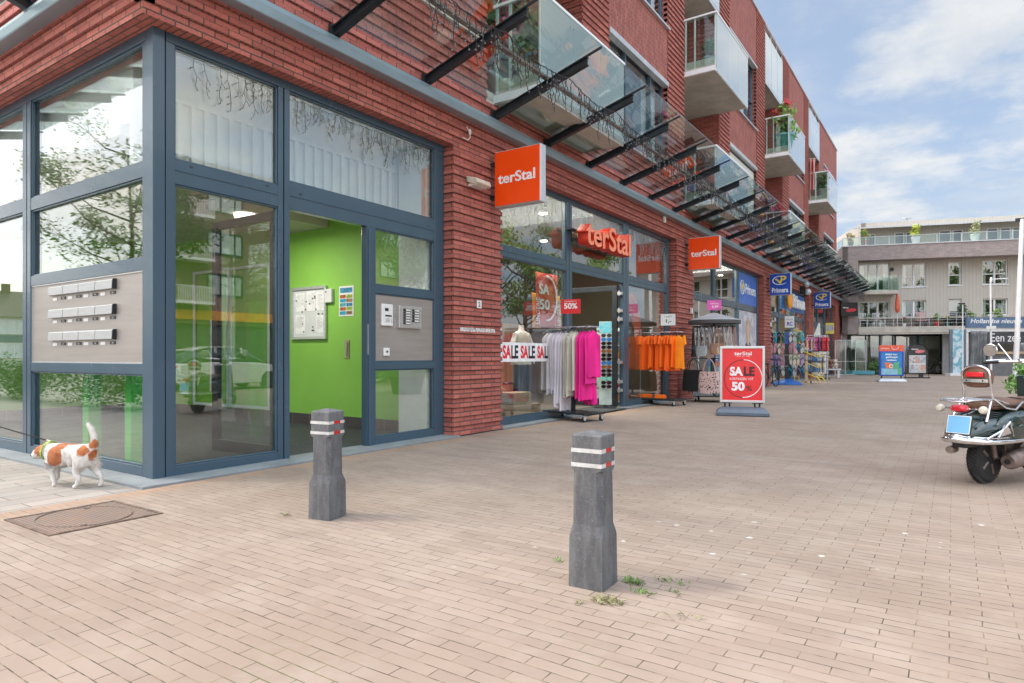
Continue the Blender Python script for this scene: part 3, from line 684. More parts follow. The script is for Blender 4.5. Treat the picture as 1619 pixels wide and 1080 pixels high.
# corner panels
q = [gp(-5.99,Y0-.18), gp(-4.2,Y0-1.97), gp(-4.2,3.61), gp(-5.99,3.61)]; cg.add(q+[(p[0],p[1],p[2]+.012) for p in q], [(0,1,2,3)[::-1],(4,5,6,7),(0,1,5,4),(1,2,6,5),(2,3,7,6),(3,0,4,7)])
q = [gq(.18,-6.79), gq(1.97,-6.79), gq(1.97,-4.2), gq(.18,-5.99)]; cg.add(q+[(p[0],p[1],p[2]+.012) for p in q], [(0,1,2,3)[::-1],(4,5,6,7),(0,1,5,4),(1,2,6,5),(2,3,7,6),(3,0,4,7)])
obj('canopy_glass', cg, M['glass_can'], bld)
# ================================================================ FIXTURES ON THE FACADES
M['plastic_white'] = mat('white_plastic', (.74,.74,.72), .4, 0, .05, 6)
M['print_grey'] = mat('print_grey', (.30,.31,.33), .6)
M['text_white'] = mat('text_white', (.86,.86,.86), .4)
M['paper'] = mat('paper', (.66,.69,.68), .6, 0, .05, 3)
M['flap'] = mat('brushed_flap', (.42,.43,.43), .42, .5, .06, 8, stretch=(1,1,8))
# mailbox panel in the side window
t = thing('mailbox_panel', 'brushed steel panel with three rows of four mailbox flaps beside the building corner', 'mailbox panel', (-7.9,3.3,1.1))
p = MB(); p.box(-9.19, -6.56, 3.285, 3.31, 1.125, 2.04); obj('panel', p, M['steelpanel'], t)
p = MB()
for (x0,x1,z0,z1) in ((-9.19,-6.56,2.028,2.04), (-9.19,-6.56,1.125,1.137), (-9.19,-9.178,1.137,2.028), (-6.572,-6.56,1.137,2.028)): p.box(x0,x1,3.272,3.285,z0,z1)
obj('panel_edge', p, M['alu'], t)
for zi, z in enumerate((1.375, 1.635, 1.895)):
    for c in range(4):
        x0 = -8.67+c*.385
        b = MB(); b.prism([(3.285,z+.10),(3.256,z+.099),(3.248,z+.088),(3.243,z),(3.285,z)], x0+.006, x0+.379, 'x')
        o = obj('mailbox', b, M['flap'], t, bevel=.003)
        if c == 3:
            e = MB(); e.prism([(3.285,z+.104),(3.254,z+.103),(3.244,z+.09),(3.239,z-.003),(3.285,z-.003)], x0+.380, x0+.392, 'x'); obj('end_cap', e, M['black'], o)
        b = MB(); b.box(x0+.05, x0+.155, 3.280, 3.2845, z-.058, z-.024); obj('name_label', b, M['plastic_white'], o)
        b = MB(); b.box(x0+.26, x0+.375, 3.279, 3.2845, z-.052, z-.022); lb_ = obj('number_label', b, M['black'], o)
        b = MB(); put_text(b, str(14+2*(zi*4+c)), (x0+.30,3.2785,z-.045), (1,0,0), (0,0,1), .035, .016); obj('number', b, M['text_white'], o)
# intercom panel by the entrance
t = thing('video_intercom', 'white video intercom with keypad on the steel entrance panel', 'intercom', (-6.36,6.38,1.6))
XP = FX-.03
b = MB(); b.box(XP, XP+.035, 6.28, 6.49, 1.61, 1.905); o = obj('housing', b, M['plastic_white'], t, bevel=.008)
b = MB(); b.box(XP+.035, XP+.038, 6.335, 6.40, 1.81, 1.85); obj('camera_window', b, M['black'], o)
b = MB(); b.box(XP+.035, XP+.038, 6.34, 6.46, 1.735, 1.757); obj('display', b, M['black'], o)
b = MB()
for r in range(3):
    for c in range(3): b.box(XP+.035, XP+.039, 6.345+c*.03, 6.365+c*.03, 1.66+r*.02, 1.672+r*.02)
    b.box(XP+.035, XP+.039, 6.452, 6.468, 1.65+r*.024, 1.664+r*.024)
obj('key', b, M['alu'], o)
t = thing('doorbell_board', 'steel doorbell board with two columns of name buttons on the entrance panel', 'doorbell board', (-6.36,6.83,1.58))
b = MB(); b.box(XP, XP+.045, 6.60, 7.06, 1.59, 1.90); o = obj('board', b, M['alu'], t, bevel=.004)
for cx0, n in ((6.68,6), (6.86,5)):
    for i in range(n):
        z = 1.845-i*.037; b = MB(); b.box(XP+.045, XP+.050, cx0, cx0+.145, z-.017, z+.015); bt = obj('button_strip', b, M['black'], t)
        b = MB(); b.box(XP+.050, XP+.052, cx0+.045, cx0+.138, z-.010, z+.009); obj('name_card', b, M['plastic_white'], bt)
t = thing('key_switch', 'small white key switch low on the steel entrance panel', 'switch', (-6.36,6.38,1.2))
b = MB(); b.box(XP, XP+.03, 6.325, 6.435, 1.20, 1.31); o = obj('housing', b, M['plastic_white'], t, bevel=.01)
b = MB(); b.cyl((XP+.03,6.38,1.26), (XP+.034,6.38,1.26), .016); obj('key_slot', b, M['black'], o)
# things on the green lobby wall (plane Y = 7.42)
GY = 7.42
t = thing('notice_board', 'glazed notice board with pinned papers on the green lobby wall', 'notice board', (-9.24,GY,1.5))
b = MB()
for (x0,x1,z0,z1) in ((-9.70,-8.78,2.35,2.40), (-9.70,-8.78,1.49,1.54), (-9.70,-9.655,1.54,2.35), (-8.825,-8.78,1.54,2.35)): b.box(x0,x1,GY-.05,GY-.002,z0,z1)
obj('frame', b, M['alu'], t, bevel=.004)
b = MB(); b.box(-9.655,-8.825,GY-.02,GY-.004,1.54,2.35); bb = obj('board', b, M['paper'], t)
for i, (x, z, w_, h_) in enumerate(((-9.6,1.98,.24,.32),(-9.3,1.98,.22,.34),(-9.05,1.98,.2,.32),(-9.6,1.58,.26,.34),(-9.05,1.6,.19,.3))):
    b = MB(); b.box(x, x+w_, GY-.0235, GY-.0205, z, z+h_); pp = obj('paper_sheet', b, M['text_white'], bb)
    b = MB()
    for q in range(9): b.box(x+.03, x+w_-.03-(.05 if q % 3 == 2 else 0), GY-.0245, GY-.0238, z+h_-.05-q*.022, z+h_-.046-q*.022)
    obj('print', b, M['print_grey'], pp)
random.seed(3)
b = MB()
for q in range(17): x = -9.58+.7*random.random(); z = 1.6+random.random()*.68; b.cyl((x,GY-.026,z), (x,GY-.036,z), .011, n=8)
bq = obj('magnet', b, M['black'], bb); bq['kind'] = 'stuff'
t = thing('wall_reader', 'small white card reader beside the notice board', 'card reader', (-8.70,GY,2.1))
b = MB(); b.box(-8.80,-8.62,GY-.06,GY-.002,2.10,2.33); o = obj('housing', b, M['plastic_white'], t, bevel=.01)
b = MB(); b.cyl((-8.755,GY-.06,2.28), (-8.755,GY-.063,2.28), .014); obj('lens', b, M['black'], o)
t = thing('info_poster', 'poster with rows of small coloured pictures on the green lobby wall', 'poster', (-8.31,GY,1.86))
b = MB(); b.box(-8.49,-8.14,GY-.008,GY-.002,1.86,2.36); o = obj('sheet', b, M['text_white'], t)
cols = [(.05,.3,.5),(.45,.12,.03),(.35,.5,.05),(.02,.35,.55),(.35,.2,.1),(.1,.4,.5)]
cm_ = [mat('poster_print', c, .6, 0, .5, 25) for c in cols]
b = MB(); b.box(-8.46,-8.17,GY-.0115,GY-.009,2.25,2.33,0)
for r in range(5):
    for c in range(2): b.box(-8.465+c*.155,-8.325+c*.155,GY-.0115,GY-.009,2.16-r*.068,2.215-r*.068,(r*2+c+1) % 6)
obj('picture', b, cm_, o)
t = thing('lobby_pull_handle', 'vertical steel pull plate on the green lobby wall', 'handle', (-8.29,GY,1.16))
b = MB(); b.box(-8.35,-8.24,GY-.015,GY-.002,1.16,1.47); o = obj('plate', b, mat('brass_plate',(.42,.36,.26),.35,.7), t, bevel=.004)
b = MB(); b.cyl((-8.295,GY-.04,1.2),(-8.295,GY-.04,1.43),.012); b.cyl((-8.295,GY-.015,1.22),(-8.295,GY-.04,1.22),.008); b.cyl((-8.295,GY-.015,1.41),(-8.295,GY-.04,1.41),.008); obj('grip', b, M['chrome'], o, 40)
# on the first brick pillar
t = thing('house_number_plate', 'white house number plate with a 2 on the brick pillar', 'number plate', (-6.14,8.2,1.95))
b = MB(); b.box(-6.148,-6.138,8.12,8.235,1.95,2.07); o = obj('plate', b, M['plastic_white'], t, bevel=.003)
b = MB(); put_text(b, '2', (-6.137,8.152,1.97), (0,1,0), (0,0,1), .05, .08, bold=.02); obj('numeral', b, M['black'], o)
b = MB()
for (a, b_) in ((7.70,7.93),(7.95,8.06),(8.08,8.32),(8.34,8.60)): b.box(-6.148,-6.139,a,b_,1.575,1.635)
tag(obj('street_strip', b, mat('worn_white_tape',(.62,.58,.56),.7,0,.5,40)), 'worn white strip of tape segments across one brick course of the first pillar', 'wall strip')
t = thing('floodlight', 'beige wedge shaped outdoor lamp on the first brick pillar', 'wall lamp', (-6.1,8.1,3.8))
b = MB(); b.prism([(-6.15,3.86),(-5.98,3.80),(-5.93,3.83),(-5.96,3.90),(-6.15,3.95)], 7.86, 8.22, 'y'); o = obj('housing', b, mat('beige_plastic',(.60,.54,.45),.4), t, bevel=.012)
b = MB(); b.box(-6.13,-6.0,7.89,8.19,3.795,3.835); obj('lens', b, M['plastic_white'], o)
t = thing('cable_hook', 'white plug and cable stub hanging from the brick band above the pillar', 'cable', (-6.1,7.9,4.55))
b = MB(); b.tube([(-6.14,7.86,4.70),(-6.12,7.9,4.62),(-6.12,7.92,4.55),(-6.12,7.86,4.49),(-6.13,7.76,4.50)], .008, 8); obj('cable', b, M['plastic_white'], t, 60)
b = MB(); b.ball((-6.11,7.9,4.62), (.02,.025,.055), 10); obj('plug', b, M['plastic_white'], t, 60)
for (y, z, lab) in ((18.1,2.4,'second'), (27.8,2.4,'third'), (16.0,4.62,None)):
    b = MB(); b.box(-6.15,-6.09,y,y+.09,z,z+.16)
    tag(obj('junction_box', b, M['plastic_white'], bevel=.01), ('small white box on the %s brick pillar' % lab) if lab else 'small white sensor box on the brick band above the shop doorway', 'junction box')
t = thing('security_camera', 'pair of dome lamps on a bracket on the brick band above the third shop front', 'security camera', (-6.1,34.2,4.3))
b = MB(); b.box(-6.15,-5.9,34.1,34.25,4.2,4.6); obj('bracket', b, M['dark'], t, bevel=.01)
b = MB(); b.ball((-5.85,34.15,4.65), .13, 12); b.ball((-5.8,34.2,4.3), .15, 12); obj('dome', b, M['lightgrey'], t, 60)
# ---------------------------------------------------------------- projecting signs
def box_sign(name, label, Y, z0, z1, x1, th, facem, sidem, draw):
    t = thing(name, label, 'shop sign', (-6.1,Y,z0), 0, 'projecting box signs along the shop row')
    x0 = -6.06
    b = MB(); b.box(x0, x1, Y+.012, Y+th, z0, z1); o = obj('case', b, sidem, t, bevel=.02)
    b = MB(); b.box(x0+.02, x1-.02, Y, Y+.014, z0+.02, z1-.02); fo = obj('face', b, facem, t)
    b = MB(); b.box(x0-.12, x0, Y+.05, Y+.11, z0+.15, z0+.21); b.box(x0-.12, x0, Y+.05, Y+.11, z1-.21, z1-.15); obj('bracket', b, M['dark'], t)
    draw(fo, x0+.02, x1-.02, Y-.001, z0+.02, z1-.02)
    return t
def draw_ter(fo, x0, x1, y, z0, z1):
    w = x1-x0; b = MB(); put_text(b, 'terStal', (x0+w*.07,y,z0+(z1-z0)*.40), (1,0,0), (0,0,1), w*.84, (z1-z0)*.20, bold=.022, depth=.004); obj('lettering', b, M['text_white'], fo)
def draw_prim(fo, x0, x1, y, z0, z1):
    w = x1-x0; h = z1-z0; b = MB(); put_text(b, 'Primera', (x0+w*.10,y,z0+h*.10), (1,0,0), (0,0,1), w*.80, h*.24, bold=.025, depth=.004)
    cx, cz = x0+w*.5, z0+h*.68; pts = []
    for i in range(33):
        a = R(40+290*i/32); pts.append((cx+w*.36*math.cos(a), y-.004, cz+h*.20*math.sin(a)))
    b.tube(pts, [.006+.012*math.sin(math.pi*i/32) for i in range(33)], 6); obj('lettering', b, M['text_white'], fo)
    b = MB()   # yellow swoosh tick and P
    def pt(u, v): return (cx+w*u, cz+h*v)
    b.prism([pt(-.27,.06),pt(-.16,.10),pt(-.02,-.05),pt(.06,.14),pt(.0,.17),pt(.02,.21),pt(.22,.22),pt(.31,.17),pt(.31,.07),pt(.20,.0),pt(.10,-.01),pt(.05,-.15),pt(-.02,-.16),pt(-.14,-.02)], y-.012, y-.003, 'y')
    obj('emblem', b, M['yellow'], fo)
    b = MB(); b.prism([pt(.12,.15),pt(.20,.15),pt(.21,.08),pt(.11,.06)], y-.0135, y-.0122, 'y'); obj('emblem_gap', b, M['blue'], fo)
box_sign('shop_sign', 'largest orange box sign reading terStal, on the first brick pillar', 8.46, 3.56, 4.45, -5.19, .17, M['orange'], M['lightgrey'], draw_ter)
box_sign('shop_sign', 'smaller orange box sign reading terStal, on the second brick pillar', 17.68, 3.56, 4.46, -5.19, .17, M['orange'], M['lightgrey'], draw_ter)
box_sign('shop_sign', 'nearer blue box sign reading Primera with a yellow emblem', 27.35, 3.61, 4.48, -5.26, .2, M['blue'], M['lightgrey'], draw_prim)
box_sign('shop_sign', 'farther blue box sign reading Primera with a yellow emblem', 37.3, 3.70, 4.56, -5.25, .2, M['blue'], M['lightgrey'], draw_prim)
# 3D letters over the shop door
t = thing('letter_sign', 'three dimensional orange terStal letters over the clothes shop door', 'shop sign', (-6.2,12.4,3.4))
b = MB(); put_text(b, 'terStal', (-6.22,11.5,3.42), (0,1,0), (0,0,1), 2.12, .50, depth=.235, bold=.03); obj('letter_body', b, M['orange_side'], t)
b = MB(); put_text(b, 'terStal', (-5.984,11.5,3.42), (0,1,0), (0,0,1), 2.12, .50, depth=.006, bold=.012); obj('letter_face', b, M['coral'], t)
b = MB(); b.box(-6.33,-6.22,11.5,13.62,3.50,3.56); b.box(-6.33,-6.22,11.3,13.62,3.70,3.73); obj('rail', b, M['dark'], t)
# window prints of the tobacco and gift shop
t = thing('window_sign', 'blue window panel reading Primera above the portrait poster', 'window sign', (FX-.03,25.3,3.13))
XG = FX-.04
b = MB(); b.box(XG, XG+.008, 23.97, 26.58, 3.12, 4.25); fo = obj('panel', b, mat('window_blue',(.05,.16,.55),.35), t)
b = MB(); put_text(b, 'Primera', (XG+.010,24.95,3.52), (0,1,0), (0,0,1), 1.5, .38, depth=.004, bold=.02); b.ring((XG+.013,24.5,3.72), .25, .018, 'x', 24, 6); obj('lettering', b, M['text_white'], fo)
b = MB(); b.prism([(24.32,3.80),(24.42,3.82),(24.48,3.70),(24.52,3.88),(24.66,3.88),(24.68,3.74),(24.55,3.68),(24.50,3.54),(24.44,3.56)], XG+.009, XG+.016, 'x'); obj('emblem', b, M['yellow'], fo)
def poster_mat(name, cols, scale):
    m, N, L, b = new_mat(name); f = noise_node(N, L, scale, 3, .5); r = N.new('ShaderNodeValToRGB'); L.new(f, r.inputs[0])
    r.color_ramp.elements[0].position = .3; r.color_ramp.elements[1].position = .7
    r.color_ramp.elements[0].color = (*cols[0],1); r.color_ramp.elements[1].color = (*cols[-1],1)
    for i, c in enumerate(cols[1:-1]): e = r.color_ramp.elements.new(.3+.4*(i+1)/(len(cols)-1)); e.color = (*c,1)
    L.new(r.outputs[0], b.inputs['Base Color']); b.inputs['Roughness'].default_value = .4; return m
t = thing('window_poster', 'tall printed window poster of a blond figure in a dark coat', 'poster', (FX-.03,25.3,.3))
b = MB(); b.box(XG, XG+.008, 23.97, 26.58, .2, 2.86); fo = obj('sheet', b, poster_mat('soft_backdrop', [(.30,.33,.46),(.62,.62,.66),(.35,.34,.42),(.72,.70,.70)], 1.8), t)
b = MB(); q = XG+.009
b.prism([(24.5,.3),(24.6,1.2),(24.95,1.65),(25.2,1.75),(25.6,1.72),(25.95,1.4),(26.15,.3)], q, q+.004, 'x'); obj('coat', b, mat('coat_print',(.05,.055,.08),.5,0,.4,3), fo)
b = MB(); b.prism([(25.02+.33*math.cos(R(a))+.28, 2.12+.52*math.sin(R(a))) for a in range(0,360,18)], q+.0045, q+.0065, 'x'); obj('hair', b, mat('hair_print',(.52,.38,.24),.5,0,.35,5,stretch=(1,6,.6)), fo)
b = MB(); b.prism([(25.34+.19*math.cos(R(a)), 2.12+.30*math.sin(R(a))) for a in range(0,360,20)], q+.007, q+.009, 'x'); b.prism([(25.24,1.6),(25.24,1.95),(25.46,1.95),(25.48,1.6)], q+.0075, q+.0095, 'x'); obj('skin_tone', b, mat('skin_print',(.62,.42,.34),.5), fo)
t = thing('blue_shop_fascia', 'blue shop name panel reading Primera over the sliding door', 'shop sign', (-6.4,33,3.5))
b = MB(); b.box(-6.36,-6.34,31.0,36.3,3.35,4.2); fo = obj('panel', b, mat('fascia_blue',(.02,.14,.42),.35), t)
b = MB(); put_text(b, 'Primera', (-6.3,32.6,3.5), (0,1,0), (0,0,1), 2.9, .6, depth=.15, bold=.03); obj('lettering', b, M['text_white'], fo)
b = MB(); b.ball((-6.15,31.7,3.75), (.12,.42,.42), 18); obj('ball_emblem', b, mat('amber_sign',(.85,.33,.02),.35), t, 60)
# sale prints on the clothes shop window
XG = FX-.045
def hanging_banner(y0, y1, z0, z1, label, m, body=None):
    t = thing('window_banner', label, 'banner', (XG,(y0+y1)/2,z0)); b = MB(); x = XG-.06
    n = 8; vs = []
    for i in range(n+1):
        for j in range(n+1):
            u = i/n; v = j/n; vs.append((x+.015*math.sin(u*9+v*2), y0+(y1-y0)*u+.02*math.sin(v*5), z0+(z1-z0)*v))
    b.add(vs, [(i*(n+1)+j, (i+1)*(n+1)+j, (i+1)*(n+1)+j+1, i*(n+1)+j+1) for i in range(n) for j in range(n)])
    o = obj('cloth', b, m, t, 60); s_ = o.modifiers.new('thick', 'SOLIDIFY'); s_.thickness = .006
    if body: body(o, x+.03, y0, y1, z0, z1)
    return t
def red_txt(o, x, y0, y1, z0, z1):
    b = MB(); w = y1-y0; put_text(b, 'SA', (x,y0+w*.08,z0+.62), (0,1,0), (0,0,1), w*.45, .2, bold=.03, depth=.003); put_text(b, '50', (x,y0+w*.1,z0+.33), (0,1,0), (0,0,1), w*.45, .2, bold=.03, depth=.003)
    pts = [(x+.003, y0+w*.42+w*.42*math.cos(R(a)), z0+.55+.42*math.sin(R(a))) for a in range(-95,96,10)]; b.tube(pts, .02, 6); obj('lettering', b, M['text_white'], o)
hanging_banner(10.35, 11.2, 1.75, 2.78, 'red sale banner with a white ring hanging behind the clothes shop window', M['red'], red_txt)
def or_txt(o, x, y0, y1, z0, z1):
    b = MB(); put_text(b, 'LINGERIE', (x,y0+(y1-y0)*.75,z0+.08), (0,0,1), (0,-1,0), z1-z0-.16, .13, bold=.02, depth=.003); obj('lettering', b, M['text_white'], o)
hanging_banner(10.22, 10.52, 1.72, 2.38, 'narrow amber banner left of the red sale banner', mat('amber',(.85,.33,.03),.6), or_txt)
hanging_banner(11.0, 11.3, 1.72, 2.38, 'narrow amber banner right of the red sale banner', mat('amber2',(.85,.36,.03),.6), or_txt)
t = thing('sale_strip', 'white window strip repeating SALE in red and black', 'window sign', (XG,9.9,1.12))
b = MB(); b.box(XG+.0, XG+.004, 8.85, 11.3, 1.10, 1.44); o = obj('strip', b, M['text_white'], t)
br = MB(); bk_ = MB()
for i in range(4):
    y = 9.18+i*.56; put_text(br, 'SA', (XG+.005,y,1.155), (0,1,0), (0,0,1), .25, .235, bold=.035, depth=.002); put_text(bk_, 'LE', (XG+.005,y+.26,1.155), (0,1,0), (0,0,1), .22, .235, bold=.035, depth=.002)
obj('red_lettering', br, M['red'], o); obj('black_lettering', bk_, M['litblack'], o)
# feather flag seen behind the right pane of the clothes shop
t = thing('feather_flag', 'orange red feather flag standing inside the right window of the clothes shop', 'flag', (-7.0,15.6,0))
b = MB(); x = -6.75; prof = [(15.0,2.55),(15.15,2.75),(15.45,2.80),(15.75,2.6),(15.95,2.2),(16.0,1.7),(15.95,1.25),(15.75,1.3),(15.6,1.8),(15.4,2.2),(15.15,2.45)]
b.prism(prof, x, x+.012, 'x'); obj('cloth', b, mat('flag_coral',(.80,.14,.06),.6,0,.2,4), t)
b = MB(); b.tube([(x-.01,16.0,0.02),(x-.01,16.02,1.7),(x-.01,15.97,2.2),(x-.01,15.7,2.66)], .012, 8); obj('pole', b, M['lightgrey'], t)
b = MB(); b.box(x-.25,x+.25,15.75,16.25,.01,.04); obj('foot', b, M['dark'], t)
# ---------------------------------------------------------------- string lights
M['wire'] = mat('fairy_wire', (.035,.035,.04), .5); M['wire_pale'] = mat('fairy_wire_pale', (.30,.31,.32), .5); M['bulb'] = mat('clear_bulb', (.22,.22,.21), .4)
def string_mesh(L_, seed, axis, dens=9, drop=(.12,.5), r=.0035, sag=.0):
    rs = random.Random(seed); w = MB(); bl = MB()
    def P(a, z, o=0): return (o,a,z) if axis == 'y' else (a,o,z)
    n = int(L_*dens); pts = []
    for i in range(n+1): a = L_*i/n; pts.append(P(a, -sag*4*(a/L_)*(1-a/L_)+rs.uniform(-.008,.008), rs.uniform(-.01,.01)))
    w.tube(pts, r, 4)
    for i in range(1, n):
        if rs.random() < .12: continue
        h = rs.uniform(*drop); m = max(3, int(h/.07)); p = Vector(pts[i]); ps = [tuple(p)]; q = p.copy(); dx = 0
        for j in range(m):
            dx += rs.uniform(-.022,.022); q = Vector((p.x,p.y,p.z-h*(j+1)/m))+Vector(P(dx, 0, rs.uniform(-.02,.02))); ps.append(tuple(q))
            tip = q+Vector(P(rs.choice((-1,1))*rs.uniform(.015,.04), rs.uniform(-.04,.0))); w.tube([tuple(q), tuple(tip)], r*.8, 3); bl.cyl(tuple(tip), tuple(tip+Vector((0,0,-.014))), r*1.5, n=4)
        w.tube(ps, r*.8, 3)
    return w, bl
def string_thing(L_, seed, axis, loc, label, wm, group, **kw):
    w, bl = string_mesh(L_, seed, axis, **kw); t = thing('string_lights', label, 'string lights', loc, 0, group)
    obj('wire', w, wm, t, world=False); o = obj('bulb', bl, M['bulb'], t, world=False); o['kind'] = 'stuff'; return t
XW = FX-.03
string_thing(1.15, 1, 'y', (XW,3.49,4.22), 'thin icicle string lights in the upper pane beside the building corner', M['wire'], 'icicle lights in the windows', dens=11, drop=(.15,.42))
string_thing(1.0, 2, 'y', (XW,4.86,4.20), 'sparse icicle string lights in the left half of the pane over the entrance door', M['wire'], 'icicle lights in the windows', dens=11, drop=(.12,.36))
string_thing(1.45, 3, 'y', (XW,5.88,4.20), 'dense icicle string lights in the right half of the pane over the entrance door', M['wire'], 'icicle lights in the windows', dens=17, drop=(.15,.45))
for i, (a, b_, lab) in enumerate(((9.1,11.3,'left'), (11.6,14.0,'middle'), (14.4,16.8,'right'))):
    string_thing(b_-a, 10+i, 'y', (XW,a,4.22), 'icicle string lights in the %s upper pane of the clothes shop' % lab, M['wire_pale'], 'icicle lights in the windows', dens=22, drop=(.2,.62))
pr = []
for s_ in range(4):
    pr.append(string_thing(1.62, 30+s_, 'y', (-4.72,5.25+1.635*s_,5.33), 'icicle string lights sagging between beams under the glass canopy', M['wire'], 'icicle lights under the canopy', dens=15, drop=(.18,.55), r=.0075, sag=.10))
for k in range(4, 26): dup(pr[k % 4], (-4.72, 5.25+1.635*k, 5.33))
# ================================================================ BOLLARDS
def bollard_mat():
    m, N, L, b = new_mat('dark_concrete'); a = noise_node(N, L, 9, 6, .7, stretch=(1,1,.35)); f = noise_node(N, L, 70, 4, .7); s = noise_node(N, L, 3.5, 4, .6, stretch=(1,1,.25))
    c = mixrgb(N, L, ramp(a, .35, .65, N, L), (.075,.077,.081), (.14,.143,.147)); c = mixrgb(N, L, mth(N,L,'MULTIPLY',ramp(f, .55, .75, N, L),.5), c, (.33,.33,.32))
    c = mixrgb(N, L, mth(N,L,'MULTIPLY',ramp(s, .56, .66, N, L),.6), c, (.055,.057,.06)); L.new(c, b.inputs['Base Color']); b.inputs['Roughness'].default_value = .75
    bump(N, L, b, mth(N, L, 'ADD', a, mth(N,L,'MULTIPLY',f,.5)), .6, .008); return m
M['bollard'] = bollard_mat()
M['band'] = mat('band_white', (.52,.52,.50), .5, 0, .12, 30)
def make_bollard(name, label, x, y, rz):
    t = thing(name, label, 'bollard', (x,y,0), rz, 'stone bollards on the brick paving')
    def oct_(h, c, z): return [(h,-h+c,z),(h,h-c,z),(h-c,h,z),(-h+c,h,z),(-h,h-c,z),(-h,-h+c,z),(-h+c,-h,z),(h-c,-h,z)]
    b = MB(); rings = [oct_(.098,.004,-.02), oct_(.095,.004,.25), oct_(.094,.006,.27), oct_(.087,.026,.325), oct_(.085,.028,.60), oct_(.085,.004,.61), oct_(.085,.004,.785), oct_(.081,.004,.792), oct_(.008,.002,.812)]
    b.loft(rings); o = obj('post', b, M['bollard'], t, world=False, bevel=.004)
    for z in (.625,.700):
        b = MB(); h = .0862
        b.prism([(-h,h),(-h,-h),(.02,-h),(h,-h),(h,-.03),(h-.005,-.03),(h-.005,-h+.005),(-h+.005,-h+.005),(-h+.005,h-.005),(h-.005,h-.005),(h-.005,.04),(h,.04),(h,h)], z, z+.021, 'z'); bd = obj('white_band', b, M['band'], t, world=False)
        b = MB(); b.prism([(h-.0045,-.03),(h+.001,-.03),(h+.001,.04),(h-.0045,.04)], z+.001, z+.022, 'z'); obj('red_reflector', b, mat('reflector_red',(.50,.02,.02),.25), bd, world=False)
    return t
make_bollard('bollard', 'larger foreground dark stone bollard with weeds growing at its foot', -1.57, 3.09, R(2))
make_bollard('bollard', 'dark stone bollard standing in front of the apartment entrance', -3.86, 3.26, R(9))
# ================================================================ WEEDS
def weeds(name, label, spots, seed, col):
    rs = random.Random(seed); b = MB()
    for (x, y, r, n) in spots:
        for _ in range(n):
            a = rs.uniform(0, 6.28); d = r*rs.random()**.7; px, py = x+math.cos(a)*d, y+math.sin(a)*d*.6
            h = rs.uniform(.005,.026); w = rs.uniform(.002,.006); th = rs.uniform(0,6.28); lean = rs.uniform(.2,1.6)*h
            dx, dy = math.cos(th), math.sin(th)
            b.add([(px-dy*w*.4,py+dx*w*.4,.002),(px+dy*w*.4,py-dx*w*.4,.002),(px+dx*lean*.6+dy*w,py+dy*lean*.6-dx*w,h*.7),(px+dx*lean*1.4,py+dy*lean*1.4,h),(px+dx*lean*.6-dy*w,py+dy*lean*.6+dx*w,h*.7)], [(0,1,2,3,4)])
    o = obj(name, b, col); tag(o, label, 'weeds', None, 'stuff'); return o
M['weed'] = mat('weed_leaf', (.16,.26,.06), .6, 0, .35, 12); M['weed_dry'] = mat('dry_weed', (.30,.29,.14), .7, 0, .3, 12)
weeds('weeds', 'green weeds in the paving joints around the foot of the foreground bollard', [(-1.40,3.22,.07,80),(-1.30,3.10,.06,34),(-1.24,3.36,.10,26),(-1.72,3.2,.03,16),(-1.9,3.3,.03,10),(-1.15,3.2,.05,16)], 4, M['weed'])
weeds('dry_weeds', 'yellowish dry weeds right in front of the foreground bollard', [(-1.40,2.90,.09,120),(-1.5,2.80,.03,10),(-4.15,3.12,.04,18),(-1.0,2.9,.14,14)], 5, M['weed_dry'])
# ================================================================ SALE PAVEMENT SIGN
t = thing('pavement_sign', 'red SALE pavement sign in a silver frame on a grey water filled base', 'pavement sign', (-3.52,13.51,0), R(17))
def rbox(mb, x0, x1, y0, y1, z0, z1): mb.box(x0,x1,y0,y1,z0,z1)
b = MB(); b.loft([[(sx*(.50-i_), sy*(.24-j_), z) for sx, sy in ((-1,-1),(1,-1),(1,1),(-1,1))] for (i_, j_, z) in ((.02,.02,.0),(0,0,.015),(0,0,.07),(.05,.05,.13),(.14,.13,.17),(.14,.13,.172))]); base = obj('base', b, mat('base_grey',(.10,.13,.17),.38,0,.12,5), t, world=False, bevel=.02)
for sx in (-.33,.24):
    b = MB()
    for q in (0,.09): b.cyl((sx+q,0,.165), (sx+q,0,.26), .017, n=10)
    b.box(sx-.05,sx+.15,-.05,.05,.245,.262); obj('spring_foot', b, M['dark'], t, world=False)
b = MB(); W2, z0, z1 = .43, .26, 1.40
for q in ((-W2,W2,z0,z0+.05), (-W2,W2,z1-.05,z1), (-W2,-W2+.05,z0+.05,z1-.05), (W2-.05,W2,z0+.05,z1-.05)): b.box(q[0],q[1],-.028,.028,q[2],q[3])
obj('frame', b, M['alu'], t, world=False, bevel=.006)
b = MB(); b.box(-W2+.05,W2-.05,-.012,.012,z0+.05,z1-.05); ps = obj('poster', b, mat('poster_red',(.80,.03,.035),.25,0,.08,3), t, world=False)
b = MB(); yy = -.0125; U = (1,0,0); V = (0,0,1)
put_text(b, 'terStal', (-.15,yy,1.215), U, V, .33, .075, bold=.02, depth=.002); put_text(b, 'voor elke dag', (-.11,yy,1.185), U, V, .25, .018, depth=.002)
put_text(b, 'SA', (-.235,yy,.80), U, V, .25, .185, bold=.045, depth=.002); put_text(b, 'KORTINGEN TOT', (-.235,yy,.715), U, V, .45, .05, depth=.002)
put_text(b, '50', (-.20,yy,.50), U, V, .25, .18, bold=.045, depth=.002)
b.tube([(.02+.36*math.cos(R(a)),yy-.001,.745+.38*math.sin(R(a))) for a in range(-92,91,6)], .009, 6)
obj('white_print', b, M['text_white'], ps, world=False)
